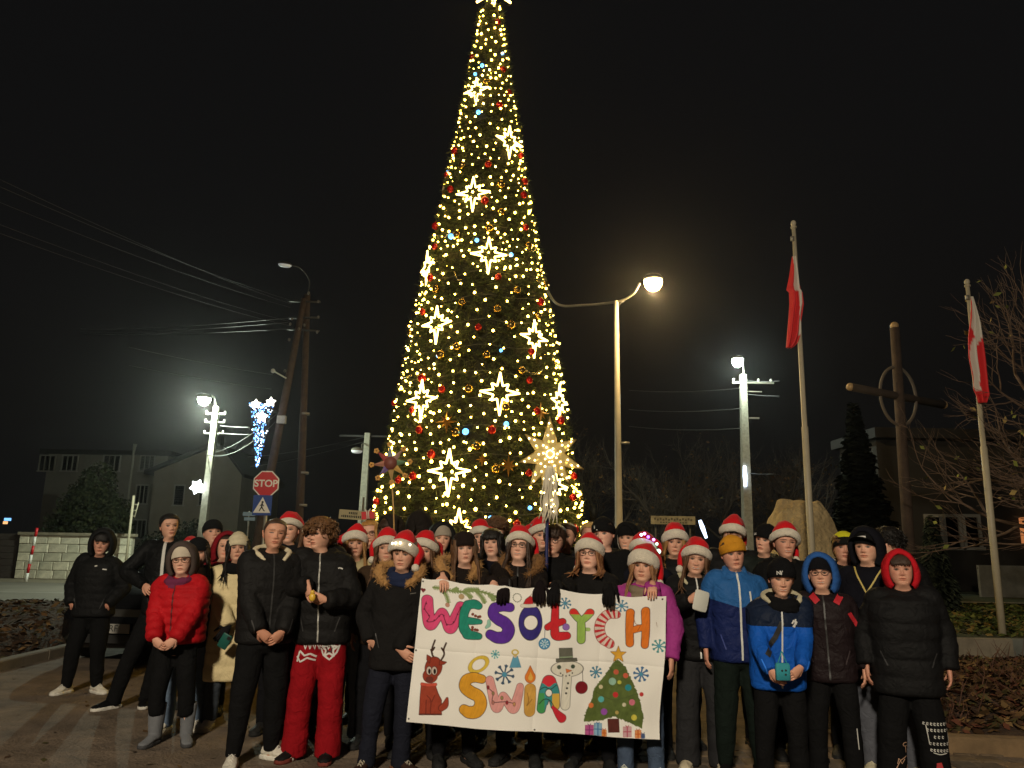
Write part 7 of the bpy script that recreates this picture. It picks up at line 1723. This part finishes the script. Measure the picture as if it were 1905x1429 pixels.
# painted tree
tp_ = [(1445, 632), (1392, 690), (1388, 706), (1290, 830), (1272, 900), (1226, 1000), (1224, 1040), (1330, 1034), (1424, 1004), (1520, 1044), (1606, 1082), (1618, 1010), (1592, 900), (1574, 850), (1520, 730), (1500, 690)]
dTr = sdf_poly(tp_) + 9 * (vnoise(np.stack([PX / 9, PY / 9, PX * 0], 1), 6) - .5); put(cov(dTr), (92, 108, 52), .3, 8)
line([(1400, 700), (1450, 720), (1500, 700)], 2, (70, 84, 44)); line([(1300, 850), (1420, 900), (1570, 860)], 2, (70, 84, 44))
shape(sdf_poly([(1450 + (52 if k % 2 == 0 else 22) * math.cos(-1.57 + k * .628), 604 + (56 if k % 2 == 0 else 24) * math.sin(-1.57 + k * .628)) for k in range(10)]), (226, 170, 58), (120, 80, 40), 3)
shape(sdf_poly([(1380, 1022), (1452, 1020), (1456, 1102), (1384, 1104)]), (94, 44, 38), (60, 30, 28), 2)
for x_, y_, r_, c_ in ((1436, 720, 17, (200, 96, 70)), (1498, 742, 17, (204, 96, 70)), (1412, 782, 24, (150, 190, 170)), (1458, 787, 13, (190, 190, 80)), (1336, 818, 13, (210, 200, 160)), (1515, 820, 21, (40, 140, 150)), (1432, 868, 18, (196, 48, 50)), (1602, 862, 14, (196, 60, 60)), (1337, 898, 19, (90, 180, 180)), (1540, 914, 20, (214, 120, 140)), (1270, 936, 17, (220, 120, 60)), (1488, 930, 13, (206, 200, 170)), (1356, 976, 21, (150, 80, 170)), (1554, 1012, 19, (212, 200, 80)), (1440, 980, 12, (180, 160, 90))): dot(x_, y_, r_, c_)
for x0_, x1_, y0_, y1_, c_, c2_ in ((1232, 1286, 1062, 1120, (190, 90, 150), (130, 50, 110)), (1292, 1340, 1050, 1122, (140, 180, 206), (60, 110, 160)), (1342, 1370, 1090, 1126, (220, 150, 80), (190, 90, 40)), (1482, 1534, 1070, 1130, (214, 170, 176), (180, 80, 100)), (1560, 1598, 1092, 1138, (226, 150, 90), (190, 90, 40)), (1600, 1622, 1115, 1140, (90, 110, 150), (60, 80, 120))):
    shape(sdf_poly([(x0_, y0_), (x1_, y0_), (x1_, y1_), (x0_, y1_)]), c_, c2_, 2); line([((x0_ + x1_) / 2, y0_), ((x0_ + x1_) / 2, y1_)], 3.5, c2_, False); line([(x0_, (y0_ + y1_) / 2), (x1_, (y0_ + y1_) / 2)], 3, c2_, False); line([((x0_ + x1_) / 2 - 10, y0_ - 8), ((x0_ + x1_) / 2, y0_), ((x0_ + x1_) / 2 + 10, y0_ - 8)], 2.5, c2_)
for x_, y_ in ((115, 580), (70, 1020), (897, 1086), (1762, 697), (1737, 230), (165, 112)): dot(x_, y_, 6, (24, 22, 22))
# surface
corn = [np.array(at(*zx(*CZ[k_]), Y_)) for k_, Y_ in (('tl', YBAN), ('tr', YBAN), ('br', YBAN - .06), ('bl', YBAN - .08))]
PB = bil(*corn); org = PB[0].copy()
dy = .026 * np.sin(U * 9 + 1) * (.3 + .7 * V_) + .055 * (fbm(np.stack([U * 5, V_ * 2.2, U * 0], 1), 3, 3) - .45)
for fx in (.245, .495, .745): dy += .007 * np.exp(-np.abs(U - fx) / .012)
dy += .006 * np.exp(-np.abs(V_ - .5) / .012)
dy += .02 * np.exp(-((U - 1) / .05) ** 2) * np.sin(V_ * 9)
PB[:, 1] += dy
grip = np.array([.0, .08, .29, .34, .48, .54, .77, .94, 1.0]); gi = np.clip(np.searchsorted(grip, U, side='right') - 1, 0, len(grip) - 2)
gw = grip[gi + 1] - grip[gi]; gl = (U - grip[gi]) / gw
PB[:, 2] -= .10 * gw * np.sin(np.pi * gl) * np.exp(-V_ / .25)
PB[:, 1] += .05 * gw * np.sin(np.pi * gl) * np.exp(-V_ / .35)
PB[:, 2] += .006 * np.sin(U * 14) * np.exp(-V_ / .06) + .005 * np.sin(U * 11 + 2) * np.exp(-(1 - V_) / .05)
PB[:, 0] += .010 * np.sin(V_ * 6) * np.exp(-(1 - U) / .08)
idx = np.arange(NU * NV).reshape(NV, NU)
fq = np.stack([idx[:-1, :-1], idx[1:, :-1], idx[1:, 1:], idx[:-1, 1:]], -1).reshape(-1, 4)
me = bpy.data.meshes.new('banner'); me.from_pydata((PB - org).tolist(), [], fq.tolist())
a_ = me.color_attributes.new('Col', 'FLOAT_COLOR', 'POINT'); a_.data.foreach_set('color', np.concatenate([COL, np.ones((len(COL), 1))], 1).astype(np.float32).ravel())
me.polygons.foreach_set('use_smooth', [True] * len(me.polygons)); me.materials.append(mat('painted_paper', attr='Col', rough=.75, bump=.05, bscale=60, spec=.2))
o = bpy.data.objects.new('banner', me); C.objects.link(o); o.location = org
sd = o.modifiers.new('s', 'SOLIDIFY'); sd.thickness = .0015; sd.offset = 1
tag(o, 'white paper banner with hand-painted Christmas letters, reindeer, snowman and tree', 'banner')
run_finalize()
# ------------------------------------------------------------------ haze volume added to give the lamps halos, standing in for lens glow
HAZE_D = 0.0005
hz = MB().box((0, 46, 7.6), (170, 130, 17.4)).obj('haze', None) if False else None
m_h = bpy.data.materials.new('halo_haze'); m_h.use_nodes = True
n_ = m_h.node_tree.nodes; n_.remove(n_['Principled BSDF'])
pv = n_.new('ShaderNodeVolumePrincipled'); pv.inputs['Color'].default_value = (.9, .9, .92, 1); pv.inputs['Density'].default_value = HAZE_D; pv.inputs['Anisotropy'].default_value = .90
m_h.node_tree.links.new(pv.outputs[0], n_['Material Output'].inputs['Volume'])
hzo = MB().box((0, 46, 7.6), (170, 130, 17.4)).obj('haze', m_h, smooth=False)
tag(hzo, 'thin haze volume added to make halos around the lamps', 'haze', kind='stuff')
